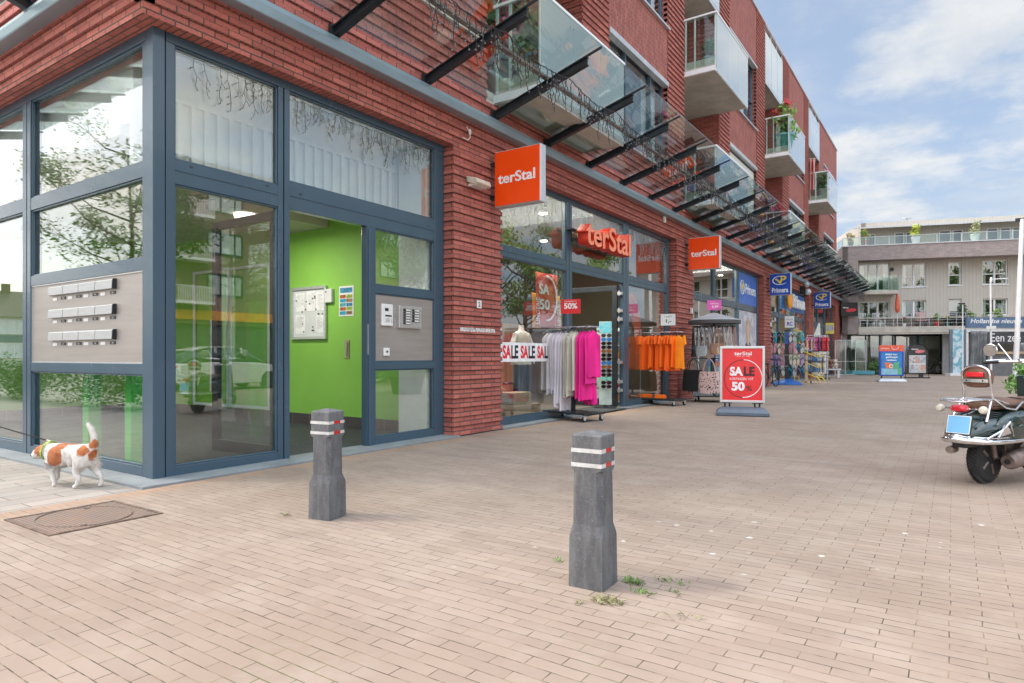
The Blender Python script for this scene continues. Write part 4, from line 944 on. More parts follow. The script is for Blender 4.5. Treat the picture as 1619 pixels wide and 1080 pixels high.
b = MB(); put_text(b, 'LE', (.03,yy,.80), U, V, .21, .185, bold=.045, depth=.002); put_text(b, '%', (.07,yy,.50), U, V, .12, .10, bold=.01, depth=.002)
b.tube([(.02+.36*math.cos(R(a)),yy-.001,.745+.38*math.sin(R(a))) for a in range(92,271,6)], .006, 6)
obj('dark_print', b, mat('print_maroon',(.06,.012,.015),.5), ps, world=False)
# ================================================================ CLOTHES
def fabric(name, c, var=.18): return mat(name, c, .85, 0, var, 5, .15, 90, stretch=(1,1,.25))
def garment_mesh(L_, wide, thick, seed, shirt=False, flare=1.0):
    rs = random.Random(seed); n = 22; rings = []; ph = rs.uniform(0,6.28); k1 = rs.choice((2,3,4)); lv = 11
    for i in range(lv+1):
        v = i/lv; z = -L_*v
        w = wide*(.25+.75*min(1,(v/.10))**.6) if i else wide*.16
        w *= (1+(flare-1)*v); th = thick*(.35+.65*min(1, v/.12))
        if shirt and v < .35: w *= 1.18
        r = []
        for j in range(n):
            a = 2*math.pi*j/n; rip = .28*math.sin(k1*a*1.0+ph+v*1.7)*min(1,v*2.2)+.14*math.sin(7*a+ph*2+v*2)
            x = math.cos(a)*th*(1+rip)+.012*math.sin(v*3+ph); y = math.sin(a)*w*(1+.04*math.sin(3*a+ph))
            zz_ = z+(rs.uniform(-.015,.015) if i == lv else 0)-(.03*abs(math.sin(a))*(1-v) if i < 3 else 0)
            r.append((x,y,zz_))
        rings.append(r)
    b = MB(); b.loft(rings)
    if shirt:
        for s in (-1,1):
            sl = []
            for i in range(5):
                v = i/4; y = s*(wide*.98+.045*v); z = -.035-.20*v
                sl.append([(thick*.8*math.cos(2*math.pi*j/10)*(1-.1*v), y+s*.05*math.sin(2*math.pi*j/10)*.8, z+.02*math.sin(2*math.pi*j/10)) for j in range(10)])
            b.loft(sl)
    return b
def hanger_mesh():
    b = MB(); b.tube([(0,-.16,-.04),(0,-.05,.005),(0,0,.02),(0,.05,.005),(0,.16,-.04)], .007, 6)
    b.tube([(0,0,.02),(0,0,.05)]+[(0,.018*math.sin(R(a))-.0,.068-.018*math.cos(R(a))) for a in range(0,230,40)], .003, 5); return b
HANG = None
def hang(name, label, cat, group, mb, m, loc, rz, tilt=0, hm=None):
    global HANG
    t = thing(name, label, cat, loc, rz, group); t.rotation_euler.y = tilt
    o = obj('cloth', mb, m, t, 60, world=False)
    if HANG is None: HANG = obj('hanger', hanger_mesh(), M['black'], t, world=False)
    else: h = HANG.copy(); COL.objects.link(h); h.parent = t
    return t
def caster_part(t, pts, world=False):
    for (x, y) in pts:
        b = MB(); b.cyl((x-.02,y,.045), (x+.02,y,.045), .045, n=14); o = obj('caster', b, M['rubber'], t, 40, world=False)
        b = MB(); b.prism([(y-.03,.05),(y+.03,.05),(y+.035,.11),(y-.035,.11)], x-.028, x-.021, 'x'); b.prism([(y-.03,.05),(y+.03,.05),(y+.035,.11),(y-.035,.11)], x+.021, x+.028, 'x'); b.box(x-.03,x+.03,y-.03,y+.03,.105,.12); b.cyl((x-.03,y,.045),(x+.03,y,.045),.018,n=10)
        obj('fork', b, M['lightgrey'], o, world=False)
def rack(name, label, loc, rz, Lx, Ly, H, z0=.13):
    t = thing(name, label, 'clothes rack', loc, rz)
    b = MB(); b.box(-Lx/2,Lx/2,-Ly/2,Ly/2,z0,z0+.035); obj('base', b, M['dark'], t, world=False, bevel=.006)
    caster_part(t, [(-Lx/2+.06,-Ly/2+.05),(Lx/2-.06,-Ly/2+.05),(-Lx/2+.06,Ly/2-.05),(Lx/2-.06,Ly/2-.05)])
    b = MB(); b.box(-.03,.03,-.03,.03,z0+.035,H); obj('post', b, M['dark'], t, world=False)
    b = MB()
    for s in (-.13,.13): b.tube([(-Lx/2+.02,s,H),(Lx/2-.02,s,H)], .012, 8)
    for x in (-Lx/2+.02,0,Lx/2-.02): b.tube([(x,-.13,H),(x,.13,H)], .010, 8)
    obj('rail', b, M['chrome'], t, world=False); return t
r1 = Vector((-5.93,10.85,0)); a1 = R(-14)
rack('clothes_rack', 'wheeled rack of lavender, beige and pink trousers beside the clothes shop door', r1, a1, 1.08, .58, 1.74)
ca, sa = math.cos(a1), math.sin(a1)
def on_rack(o, u, v, z): return (o.x+u*ca-v*sa, o.y+u*sa+v*ca, z)
lav = [fabric('lavender_cloth_a',(.74,.69,.74)), fabric('lavender_cloth_b',(.66,.62,.68))]; bei = [fabric('beige_cloth_a',(.62,.58,.48)), fabric('beige_cloth_b',(.56,.54,.46))]; pnk = [fabric('pink_cloth_a',(.78,.012,.23)), fabric('pink_cloth_b',(.86,.02,.30))]
ls = [1.12,1.2,1.1,1.18,1.12,1.38,1.44,1.36,1.50]
for i in range(9): hang('lavender_trousers', 'long lavender trousers hanging in the left part of the rack by the door', 'trousers', 'lavender trousers on the rack by the door', garment_mesh(ls[i], .17, .034, 50+i, flare=1.1), lav[i%2], on_rack(r1, -.52+i*.057, -.13+(i%3)*.01, 1.675), a1+R(random.uniform(-16,16)), R(random.uniform(-1.5,1.5)))
for i in range(5): hang('beige_trousers', 'long beige trousers hanging in the middle of the rack by the door', 'trousers', 'beige trousers on the rack by the door', garment_mesh([1.25,1.18,1.22,1.12,1.1][i], .17, .036, 70+i, flare=1.05), bei[i%2], on_rack(r1, .0+i*.055, -.14, 1.675), a1+R(random.uniform(-14,14)))
for i in range(5): hang('pink_dress', 'bright pink dress hanging at the right end of the rack by the door', 'dress', 'pink dresses on the rack by the door', garment_mesh([1.25,1.3,1.28,.98,.86][i], .17, .04, 90+i), pnk[i%2], on_rack(r1, .27+i*.062, -.10+.02*i, 1.675), a1+R(random.uniform(-12,12)))
for i in range(2): hang('pink_dress', 'lower bright pink dress hanging behind the others on the rack by the door', 'dress', 'pink dresses behind the front row', garment_mesh(.42, .12, .05, 190+i), pnk[i%2], on_rack(r1, .22+i*.10, .16, .72), a1+R(80))
def card(name, label, loc, rz, w, h, z, m, stem, draw):
    t = thing(name, label, 'price sign', loc, rz); b = MB(); b.box(-w/2,w/2,-.008,.008,z,z+h); o = obj('card', b, m, t, world=False)
    b = MB(); b.cyl((0,.012,stem), (0,.012,z+.02), .009, n=8); obj('stem', b, M['dark'], t, world=False)
    b = MB(); draw(b, w, h, z); return t, o, b
t, o, b = card('sale_card', 'red price card reading 50% above the rack of trousers', on_rack(r1,-.02,-.05,0), R(12), .38, .27, 2.0, M['red'], 1.74, lambda b,w,h,z: (put_text(b,'50%',(-.13,-.0085,z+.09),(1,0,0),(0,0,1),.26,.11,bold=.03,depth=.002), put_text(b,'KORTINGEN TOT',(-.12,-.0085,z+.22),(1,0,0),(0,0,1),.24,.02,depth=.002)))
obj('lettering', b, M['text_white'], o, world=False)
r2 = Vector((-5.92,15.4,0)); a1 = R(-10); ca, sa = math.cos(a1), math.sin(a1)
rack('clothes_rack', 'wheeled rack of orange T-shirts beside the second brick pillar', r2, a1, 1.0, .62, 1.78)
org = [fabric('orange_cloth_a',(.92,.17,.006),.1), fabric('orange_cloth_b',(.85,.12,.006),.1)]
for i in range(15): hang('orange_shirt', 'plain bright orange T-shirt hanging in the row on the rack', 't-shirt', 'orange T-shirts on the rack', garment_mesh([.82,.86,.78,.84][i%4], .20, .036, 110+i, True, 1.1), org[i%2], on_rack(r2, -.50+i*.066, -.13, 1.71), a1+R(random.uniform(-25,20)))
hang('orange_shirt', 'orange T-shirt turned to face the street at the right end of the rack', 't-shirt', None, garment_mesh(.80,.22,.045,130,True,1.05), mat('orange_front',(.92,.27,.008),.85,0,.08,5), on_rack(r2,.56,-.22,1.70), a1+R(65))
for (dx, dy) in ((-.42,-.05),(.0,-.1)):
    b = MB(); b.box(-.13,.13,-.09,.09,0,.03); b.box(-.12,.125,-.085,.08,.032,.06); b.box(-.12,.12,-.08,.085,.062,.085)
    t = obj('folded_shirts', b, org[0], bevel=.012); t.location = on_rack(r2,dx,dy,.166); tag(t, 'folded orange shirts lying on the base of the orange T-shirt rack', 'folded shirts', 'folded orange shirts on the rack base')
t, o, b = card('price_card', 'white price card reading 1,- above the orange T-shirts', on_rack(r2,.15,0,0), R(14), .35, .28, 1.95, M['paper'], 1.78, lambda b,w,h,z: (put_text(b,'1,-',(-.05,-.0085,z+.05),(1,0,0),(0,0,1),.13,.10,bold=.03,depth=.002), put_text(b,'T-SHIRTS',(-.09,-.0085,z+.2),(1,0,0),(0,0,1),.18,.03,depth=.002)))
obj('lettering', b, M['litblack'], o, world=False)
# ================================================================ SUNGLASSES DISPLAY
sp = Vector((-6.50,13.40,0))
t = thing('sunglasses_stand', 'tall narrow white display of sunglasses in the shop doorway', 'display stand', sp, R(22))
b = MB(); b.box(-.14,.14,-.03,.03,.10,1.98); o = obj('panel', b, mat('pale_green_panel',(.42,.50,.47),.5), t, world=False); b = MB(); b.box(-.24,.24,-.2,.2,.0,.05); b.box(-.05,.05,-.05,.05,.05,.1); obj('base', b, M['dark'], t, world=False)
b = MB(); b.box(-.13,.13,-.034,-.031,1.72,1.96); obj('header', b, poster_mat('header_print',[(.05,.35,.55),(.1,.5,.6),(.5,.3,.1)],12), o, world=False)
def glasses():
    b = MB()
    for s in (-1,1): b.prism([(s*.036+.030*math.cos(R(a)), .022*math.sin(R(a))) for a in range(0,360,30)], -.006, .004, 'y')
    b.box(-.008,.008,-.005,.003,.0,.008); b.box(-.068,-.062,-.004,.09,.002,.009); b.box(.062,.068,-.004,.09,.002,.009); return b
gm = [mat('black_lens',(.01,.01,.012),.1), mat('blue_lens',(.02,.15,.4),.1), mat('brown_lens',(.18,.07,.02),.15), mat('mint_frame',(.15,.5,.4),.3)]
for i in range(14):
    z = 1.66-i*.088
    for s in (0,):
        gq_ = obj('sunglasses', glasses(), gm[[0,1,0,0,2,0,0,1,2,0,0,3,0,0][i]]); gq_.scale = (1.75,1.3,1.9); gq_.location = sp+Vector((math.cos(R(22))*.03+.06*math.sin(R(22))*2, math.sin(R(22))*.03-.115, z)); gq_.rotation_euler = (0,0,R(22))
        tag(gq_, 'pair of sunglasses clipped to the tall narrow display in the doorway', 'sunglasses', 'sunglasses on the doorway display')
mt = MB(); mt.box(-6.9,-6.05,11.62,13.6,.022,.034); tag(obj('door_mat', mt, M['carpet']), 'dark ribbed doormat in the clothes shop doorway', 'doormat')
# ================================================================ BAG STAND
bp = Vector((-5.24,17.35,0))
t = thing('bag_stand', 'wheeled handbag stand with a grey pyramid canopy', 'bag stand', bp, R(12))
b = MB(); b.box(-.5,.5,-.42,.42,.13,.16); obj('base', b, M['dark'], t, world=False, bevel=.006)
caster_part(t, [(-.44,-.36),(.44,-.36),(-.44,.36),(.44,.36)])
b = MB(); b.cyl((0,0,.16),(0,0,2.1),.03); obj('post', b, M['dark'], t, world=False, smooth=40)
b = MB(); n = 24; b.lathe([(.66,2.08),(.66,2.14),(.64,2.16),(.06,2.34),(.01,2.35)], n=n); cv = obj('canopy', b, mat('grey_canopy',(.34,.35,.36),.6,0,.06,3), t, 20, world=False)
b = MB(); b.lathe([(.665,2.05),(.672,2.05),(.672,2.14),(.665,2.14)], n=n); obj('valance', b, mat('dark_valance',(.07,.07,.075),.7), cv, 20, world=False)
b = MB()
for z, r in ((1.98,.55),(1.14,.55)):
    b.ring((0,0,z), r, .011, 'z', 24, 6)
    for a in range(0,360,60): b.tube([(0,0,z),(r*math.cos(R(a)),r*math.sin(R(a)),z)], .008, 6)
obj('hook_ring', b, M['black'], t, world=False)
def bag(name, label, loc, rz, w, h, d, m, strap, sm, group=None, taper=.8, round_=False):
    t = thing(name, label, 'handbag', loc, rz, group); b = MB(); rings = []
    for (v, k) in ((0,.86),(.06,.98),(.3,1.0),(.7,.95),(1.0,taper)):
        rr = []
        for j in range(24):
            a = 2*math.pi*j/24; c, s = math.cos(a), math.sin(a); e = .35 if not round_ else .8
            rr.append((math.copysign(abs(c)**e,c)*w/2*k, math.copysign(abs(s)**(.7),s)*d/2*(1.0-.5*v), -strap-h+h*v+(.02*c*c if v == 0 else 0)))
        rings.append(rr)
    b.loft(rings); o = obj('bag_body', b, m, t, 50, world=False)
    b = MB()
    for s in (-1,1): b.tube([(-w*.3,s*d*.2,-strap-.06),(-w*.2,s*d*.15,-strap*.4),(0,s*.01,0),(w*.2,s*d*.15,-strap*.4),(w*.3,s*d*.2,-strap-.06)], .011, 6)
    obj('strap', b, sm, t, world=False); return t
L_ = lambda n, c: mat(n, c, .45, 0, .12, 9)
lea = [L_('bag_black',(.014,.014,.016)), L_('bag_silver',(.36,.40,.43)), L_('bag_brown',(.25,.12,.075)), L_('bag_tan',(.42,.28,.17)), L_('bag_taupe',(.22,.17,.14)), L_('bag_teal',(.05,.22,.26)), L_('bag_pinkish',(.45,.27,.24)), L_('bag_white',(.55,.54,.52))]
def leopard():
    m, N, L, b = new_mat('leopard_print'); c = N.new('ShaderNodeTexCoord'); v = N.new('ShaderNodeTexVoronoi'); v.inputs['Scale'].default_value = 21; L.new(c.outputs['Object'], v.inputs['Vector'])
    n = noise_node(N, L, 30, 3, .5); f = ramp(mth(N,L,'ADD',v.outputs['Distance'],mth(N,L,'MULTIPLY',n,.35)), .56, .48, N, L); L.new(mixrgb(N, L, f, (.60,.42,.38), (.03,.02,.02)), b.inputs['Base Color']); return m
ang = R(12)
def atb(a, r, z): return bp+Vector((r*math.cos(R(a)), r*math.sin(R(a)), z))
ups = [(-108,1,'silver grey',.34,.28,.50,1),(-66,2,'brown half round',.36,.30,.44,1),(-88,4,'dark taupe',.3,.22,.60,0),(-150,0,'small black',.26,.2,.6,0),(-55,3,'tan',.28,.22,.5,0),(-30,7,'white strapped',.28,.24,.5,0),(-170,5,'teal',.26,.22,.45,0),(0,6,'dusty pink',.28,.24,.48,0),(45,0,'rounded black',.3,.24,.5,1),(110,4,'plain taupe',.3,.24,.5,0)]
for (a, ci, nm, w, h, st_, rd) in ups:
    bag('handbag', nm+' handbag on long straps on the upper ring of the bag stand', atb(a,.54,1.97), R(a+90), w, h, .12, lea[ci], st_, lea[ci], 'handbags on the upper ring', .9, bool(rd))
    # extra webbing straps
bag('handbag', 'large black tote bag hanging low on the left of the bag stand', atb(-125,.66,1.16), R(-25), .72, .56, .22, lea[0], .32, lea[0], taper=.92)
bag('handbag', 'leopard print tote bag hanging low beside the large black tote', atb(-84,.66,1.16), R(5), .56, .56, .22, leopard(), .36, lea[6], taper=.85)
bag('handbag', 'tan shopper hanging behind the large black tote', atb(-165,.62,1.12), R(-60), .45, .55, .12, lea[3], .35, lea[3])
bag('handbag', 'pale blue tote hanging low at the right of the bag stand', atb(-50,.55,1.10), R(30), .42, .44, .16, L_('bag_blue',(.28,.36,.45)), .36, lea[7])
bag('handbag', 'plain dark grey tote hanging low at the back of the bag stand', atb(80,.55,1.10), R(0), .42, .44, .16, L_('bag_dgrey',(.06,.06,.065)), .36, lea[0])
sb = MB(); rs = random.Random(8)
scm = [lea[7], lea[0], lea[3], lea[6], lea[1]]
for i in range(30):
    a = rs.uniform(-180,0); r = rs.uniform(.40,.56); l = rs.uniform(.35,.75); p = atb(a,r,1.96); k = i % 5
    d = Vector((math.cos(R(a+90)),math.sin(R(a+90)),0))*rs.uniform(.03,.10)
    q = [p+d*t_+Vector((0,0,-l*t_)) for t_ in (0,.5,1)]; n_ = Vector((math.cos(R(a+90)),math.sin(R(a+90)),0))*.014
    for i2 in range(2): sb.quad(q[i2]-n_, q[i2]+n_, q[i2+1]+n_, q[i2+1]-n_, k)
o = obj('webbing_straps', sb, scm); m_ = o.modifiers.new('t','SOLIDIFY'); m_.thickness = .004; tag(o, 'tangle of patterned bag straps hanging under the grey canopy of the bag stand', 'bag straps', None, 'stuff')
t, o, b = card('price_card', 'pink price sign above the canopy of the bag stand', bp, R(14), .36, .26, 2.42, mat('card_pink',(.72,.10,.42),.4), 2.3, lambda b,w,h,z: (put_text(b,'TASSEN',(-.11,-.0085,z+.15),(1,0,0),(0,0,1),.22,.04,depth=.002), put_text(b,'5,99',(-.06,-.0085,z+.05),(1,0,0),(0,0,1),.16,.07,bold=.02,depth=.002)))
obj('lettering', b, M['text_white'], o, world=False)
# ================================================================ FLIP-FLOP AND GIFT DISPLAYS
fp = Vector((-5.72,29.0,0))
t = thing('slipper_stand', 'tall blue based stand hung with flip-flops and sandals', 'display stand', fp, R(10))
b = MB(); b.loft([[(sx*a,sy*a*.8,z) for sx,sy in ((-1,-1),(1,-1),(1,1),(-1,1))] for a,z in ((.58,0),(.58,.05),(.50,.10),(.15,.24),(.1,.26))]); obj('base', b, mat('base_blue',(.03,.13,.42),.4), t, world=False, bevel=.015)
b = MB(); b.box(-.10,.10,-.04,.04,.2,2.30); o = obj('post', b, M['dark'], t, world=False)
b = MB(); b.box(.101,.13,-.06,.02,.25,2.1); b.prism([(.18*math.cos(R(a))-.0, 1.95+.26*math.sin(R(a))) for a in range(0,360,20)], -.07, -.045, 'y'); obj('blue_strip', b, mat('strip_blue',(.04,.09,.35),.4), o, world=False)
b = MB()
for z in (2.2,1.72,1.24,.78):
    for y in (-.05,.05): b.tube([(-.55,y,z),(.55,y,z)], .010, 6)
obj('rail', b, M['lightgrey'], t, world=False)
t, o, b = card('price_card', 'white card with purple letters on top of the flip-flop stand', fp+Vector((.1,-.05,0)), R(14), .36, .48, 2.38, M['paper'], 2.2, lambda b,w,h,z: (put_text(b,'RC',(-.10,-.0085,z+.08),(1,0,0),(0,0,1),.22,.17,bold=.04,depth=.002), put_text(b,'SALE',(-.12,-.0085,z+.32),(1,0,0),(0,0,1),.24,.06,depth=.002)))
obj('lettering', b, mat('print_purple',(.08,.04,.35),.5), o, world=False)
def sandal(col_, sc):
    b = MB(); out = [(.045*math.cos(R(a))*(1.0 if math.sin(R(a)) > 0 else .82), .13*math.sin(R(a))) for a in range(0,360,24)]
    b.prism(out, -.012, .012, 'y'); b.k = 1
    b.tube([(-.04,-.014,-.01),(-.02,-.035,.04),(0,-.02,.075),(.02,-.035,.04),(.04,-.014,-.01)], .007, 5); return b
fc = [(.02,.02,.025),(.02,.4,.5),(.55,.25,.3),(.35,.25,.45),(.55,.48,.38),(.5,.52,.5),(.02,.07,.12),(.02,.2,.1)]
fm = [mat('slipper_%s' % n_, c, .6) for n_, c in zip('abcdefgh', fc)]
protos = {}
names = ['black','turquoise','rose','lilac','cream','grey','navy','dark green']
for zi, z in enumerate((2.13,1.65,1.17,.71)):
    for xi in range(9):
        if xi == 4: continue
        ci = [[0,1,0,7,0,5,5,7,1],[2,2,4,2,0,2,2,6,5],[3,3,3,2,0,4,4,4,3],[6,6,0,5,0,6,5,0,6]][zi][xi]
        p = fp+Vector((-.58+xi*.145, -.09+.23*(-.58+xi*.145), z-.14+rs.uniform(-.03,.03)))
        if ci in protos: q = protos[ci].copy(); COL.objects.link(q)
        else:
            q = obj('flip_flop', sandal(0,1), [fm[ci], fm[(ci+3)%8]]); q.scale = (1.7,2.4,1.75); protos[ci] = q
            tag(q, names[ci]+' flip-flop hanging on the blue based stand', 'flip-flop', names[ci]+' flip-flops on the stand')
        q.location = p; q.rotation_euler = (R(rs.uniform(-8,8)), R(rs.uniform(-10,10)), R(rs.uniform(-30,40)))
# yellow tiered cart
t = thing('yellow_cart', 'yellow wire cart with sloping tiers of goods outside the gift shop', 'display cart', (-5.35,31.2,0), R(-8))
b = MB()
for x in (-.42,.12):
    for y in (-.3,.3): b.tube([(x,y,.08),(x,y,2.35 if x < 0 else 1.9)], .022, 6)
b.tube([(-.42,-.3,2.35),(-.15,-.3,2.3),(-.02,-.3,1.9)], .03, 6); b.tube([(-.42,.3,2.35),(-.42,-.3,2.35)], .02, 6)
for z in (1.45,1.0,.55):
    for y in (-.32,.32): b.tube([(-.42,y,z+.12),(.52,y,z-.28),(.60,y,z-.2),(.58,y,z-.1)], .022, 6)
    for x in (.52,.0,-.42): b.tube([(x,-.32,z-.28+(.52-x)*.425),(x,.32,z-.28+(.52-x)*.425)], .015, 6)
b.tube([(.5,-.32,.32),(.66,-.32,.15),(.62,-.32,.05)], .03, 6); b.tube([(.5,.32,.32),(.66,.32,.15),(.62,.32,.05)], .03, 6)
obj('frame', b, M['yellow'], t, world=False)
b = MB(); rs = random.Random(12)
for z in (1.45,1.0,.55):
    for i in range(7): x = -.35+i*.13; zz_ = z-.27+(.52-x)*.425; b.box(x,x+.10,-.28,.28,zz_,zz_+rs.uniform(.08,.14), i % 4)
obj('tray_goods', b, [mat('goods_a',(.05,.05,.06),.6),mat('goods_b',(.5,.4,.25),.6),mat('goods_c',(.45,.46,.48),.6),mat('goods_d',(.12,.2,.4),.6)], t, world=False)
caster_part(t, [(-.4,-.28),(.1,-.28),(-.4,.28),(.1,.28)])
t = thing('shelf_unit', 'small pale wooden shelf unit behind the flip-flop stand', 'shelf', (-5.55,30.0,0), R(0)); b = MB()
for z in (.08,.55,1.0,1.25): b.box(-.35,.4,-.2,.2,z,z+.04)
b.box(-.35,-.32,-.2,.2,.0,1.3); b.box(.37,.4,-.2,.2,0,1.3); obj('shelves', b, M['wood'], t, world=False)
b = MB()
for i in range(8): b.box(-.3+i*.085,-.24+i*.085,-.15,.1,.59,.75+.04*(i%3))
obj('boxed_goods', b, M['goods'] if 'goods' in M else M['paper'], t, world=False)
# children's clothes rack, postcard spinner, toys
t = thing('clothes_rack', 'white hanger rack of small pink and blue children clothes by the gift shop', 'clothes rack', (-5.45,34.6,0), R(0)); b = MB()
for x in (-.45,.45): b.tube([(x,0,.08),(x,0,2.2)], .02, 8); b.tube([(x,-.3,.08),(x,.3,.08)], .02, 8)
b.tube([(-.45,0,2.2),(.45,0,2.2)], .02, 8); b.tube([(-.45,0,1.25),(.45,0,1.25)], .015, 8); obj('frame', b, M['lightgrey'], t, world=False)
kc = [('pink patterned',(.52,.16,.34)),('lilac',(.42,.25,.42)),('rose',(.55,.28,.38)),('magenta',(.5,.08,.22)),('plum',(.25,.08,.2)),('coral red',(.75,.08,.10)),('bright red',(.7,.05,.07)),('scarlet',(.75,.10,.12))]
for i, (nm, c) in enumerate(kc): hang('small_dress', nm+' small dress on the upper rail of the children clothes rack', 'dress', None, garment_mesh(.62+.05*(i%2),.2,.07,140+i,True,1.3), mat('kids_%d'%i, c, .8, 0, .5, 14), (-5.87+i*.12,34.5,2.12), R(20+8*(i%3)))
for i, (nm, c) in enumerate([('pale blue',(.10,.25,.5)),('denim blue',(.04,.12,.33)),('sky blue',(.2,.35,.55)),('grey',(.35,.34,.38)),('white',(.55,.54,.55))]): hang('small_shirt', nm+' small garment on the lower rail of the children clothes rack', 'shirt', None, garment_mesh(.75,.2,.08,160+i,True,1.2), mat('kidl_%d'%i, c, .8, 0, .4, 10), (-5.80+i*.16,34.5,1.18), R(15+10*(i%3)))
t = thing('postcard_spinner', 'tall white wire postcard spinner with a yellow edged magazine on top', 'postcard rack', (-5.5,36.6,0), R(10)); b = MB()
for x in (-.2,.2):
    for y in (-.2,.2): b.tube([(x,y,.1),(x,y,2.3)], .01, 5)
for i in range(14): z = .25+i*.15; b.ring((0,0,z), .28, .008, 'z', 4, 4)
b.cyl((0,0,0),(0,0,2.3),.03,n=8); b.box(-.3,.3,-.3,.3,.02,.08); obj('frame', b, M['dark'], t, world=False)
b = MB()
for i in range(12):
    for sx in (-.19,-.01): b.box(sx,sx+.17,-.235,-.225,.3+i*.165,.44+i*.165, (i+int(sx*20)) % 3)
    for sy in (-.19,-.01): b.box(.225,.235,sy,sy+.17,.3+i*.165,.44+i*.165, i % 3)
obj('postcards', b, [mat('cards_a',(.62,.60,.62),.5),mat('cards_b',(.5,.45,.52),.5,0,.4,30),mat('cards_c',(.62,.64,.66),.5,0,.3,30)], t, world=False)
b = MB(); b.box(.12,.5,-.28,-.26,2.33,2.88); mg = obj('magazine', b, mat('mag_yellow',(.6,.5,.05),.5), t, world=False); b = MB(); b.box(.15,.47,-.285,-.281,2.45,2.78); obj('cover_picture', b, poster_mat('mag_pic',[(.1,.12,.15),(.35,.35,.35),(.12,.15,.2)],9), mg, world=False)
b = MB(); b.prism([(-.45,2.2),(-.12,2.2),(-.14,2.9),(-.22,2.86)], -.25, -.24, 'y'); obj('paper_bag', b, M['paper'], t, world=False)
t = thing('toy_bench', 'low white bench with plush animals beside the glass screen', 'bench', (-5.6,40.1,0), R(0)); b = MB(); b.box(-.5,.45,-.3,.3,.42,.5); 
for x in (-.45,.35): b.box(x,x+.06,-.28,-.2,0,.42); b.box(x,x+.06,.2,.28,0,.42)
obj('bench_top', b, M['white'], t, world=False)
for i, (x, z, c, nm) in enumerate(((-.35,.5,(.55,.42,.25),'sand coloured'),(0,.5,(.30,.15,.10),'brown and white'),(-.2,.95,(.5,.36,.2),'golden'),(.2,.5,(.6,.55,.45),'cream'))):
    b = MB(); b.ball((0,0,.16),(.14,.13,.17),12); b.ball((0,-.04,.40),(.12,.11,.11),12); b.ball((-.09,-.03,.49),(.035,.03,.04),8); b.ball((.09,-.03,.49),(.035,.03,.04),8); b.ball((0,-.14,.37),(.05,.04,.04),8)
    for s in (-1,1): b.ball((s*.12,-.08,.2),(.05,.09,.05),8); b.ball((s*.09,-.15,.05),(.05,.09,.05),8)
    o = obj('plush_toy', b, mat('plush_%d'%i,c,.9,0,.3,20), None, 60); o.location = (-5.6+x,40.05,z-(.0 if z < .9 else .03)); tag(o, nm+' plush animal on the low white bench', 'plush toy')
t = thing('glass_screen', 'free standing glass wind screen in a grey frame at the end of the shop row', 'screen', (-5.3,45.7,0), R(25)); b = MB()
for x in (-.9,-.3,.3,.9): b.box(x-.02,x+.02,-.02,.02,0,2.2)
b.box(-.9,.9,-.02,.02,2.16,2.2); b.box(-.9,.9,-.02,.02,.85,.88); b.box(-.9,.9,-.02,.02,.02,.06); obj('frame', b, M['lightgrey'], t, world=False)
b = MB(); b.box(-.88,.88,-.005,.005,.06,2.16); obj('pane', b, M['glass_clear'], t, world=False)
t = thing('teal_crate', 'low pale teal crate on the paving beside the glass screen', 'crate', (-4.9,46.0,0)); b = MB(); b.box(-.9,.9,-.25,.25,.05,.28); b.box(-.85,-.75,-.2,.2,0,.05); b.box(.75,.85,-.2,.2,0,.05); obj('tray', b, mat('teal_plastic',(.10,.35,.42),.5), t, world=False, bevel=.03)
t = thing('parked_bicycle_handlebar', 'dark bicycle leaning against the third brick pillar', 'bicycle', (-5.85,26.5,0), R(80))
def bicycle(t, m, w=False):
    b = MB(); b.ring((-.52,0,.34), .33, .018, 'y', 28, 6); o = obj('wheel', b, M['rubber'], t, world=False)
    b = MB()
    for a in range(0,180,20): b.tube([(-.52+.32*math.cos(R(a)),0,.34+.32*math.sin(R(a))),(-.52-.32*math.cos(R(a)),0,.34-.32*math.sin(R(a)))], .002, 3)
    obj('spokes', b, M['lightgrey'], o, world=False)
    o2 = o.copy(); COL.objects.link(o2); o2.location.x = 1.07; 
    for g_ in kids(o): d = g_.copy(); COL.objects.link(d); d.parent = o2
    b = MB(); b.tube([(-.52,0,.34),(-.1,0,.30),(.40,0,.78)], .018, 6); b.tube([(-.1,0,.30),(-.22,0,.85)], .018, 6); b.tube([(-.52,0,.34),(-.2,0,.76),(.40,0,.86)], .014, 6); b.tube([(.55,0,.34),(.42,0,.78),(.38,0,1.02)], .018, 6); obj('frame', b, m, t, world=False)
    b = MB(); b.tube([(.28,-.28,1.03),(.36,-.2,1.06),(.38,0,1.05),(.36,.2,1.06),(.28,.28,1.03)], .014, 6); obj('handlebar', b, M['black'], t, world=False)
    b = MB(); b.ball((-.25,0,.90),(.13,.08,.04),10); obj('saddle', b, M['black'], t, 60, world=False)
bicycle(t, M['black']); t.name = 'bicycle'
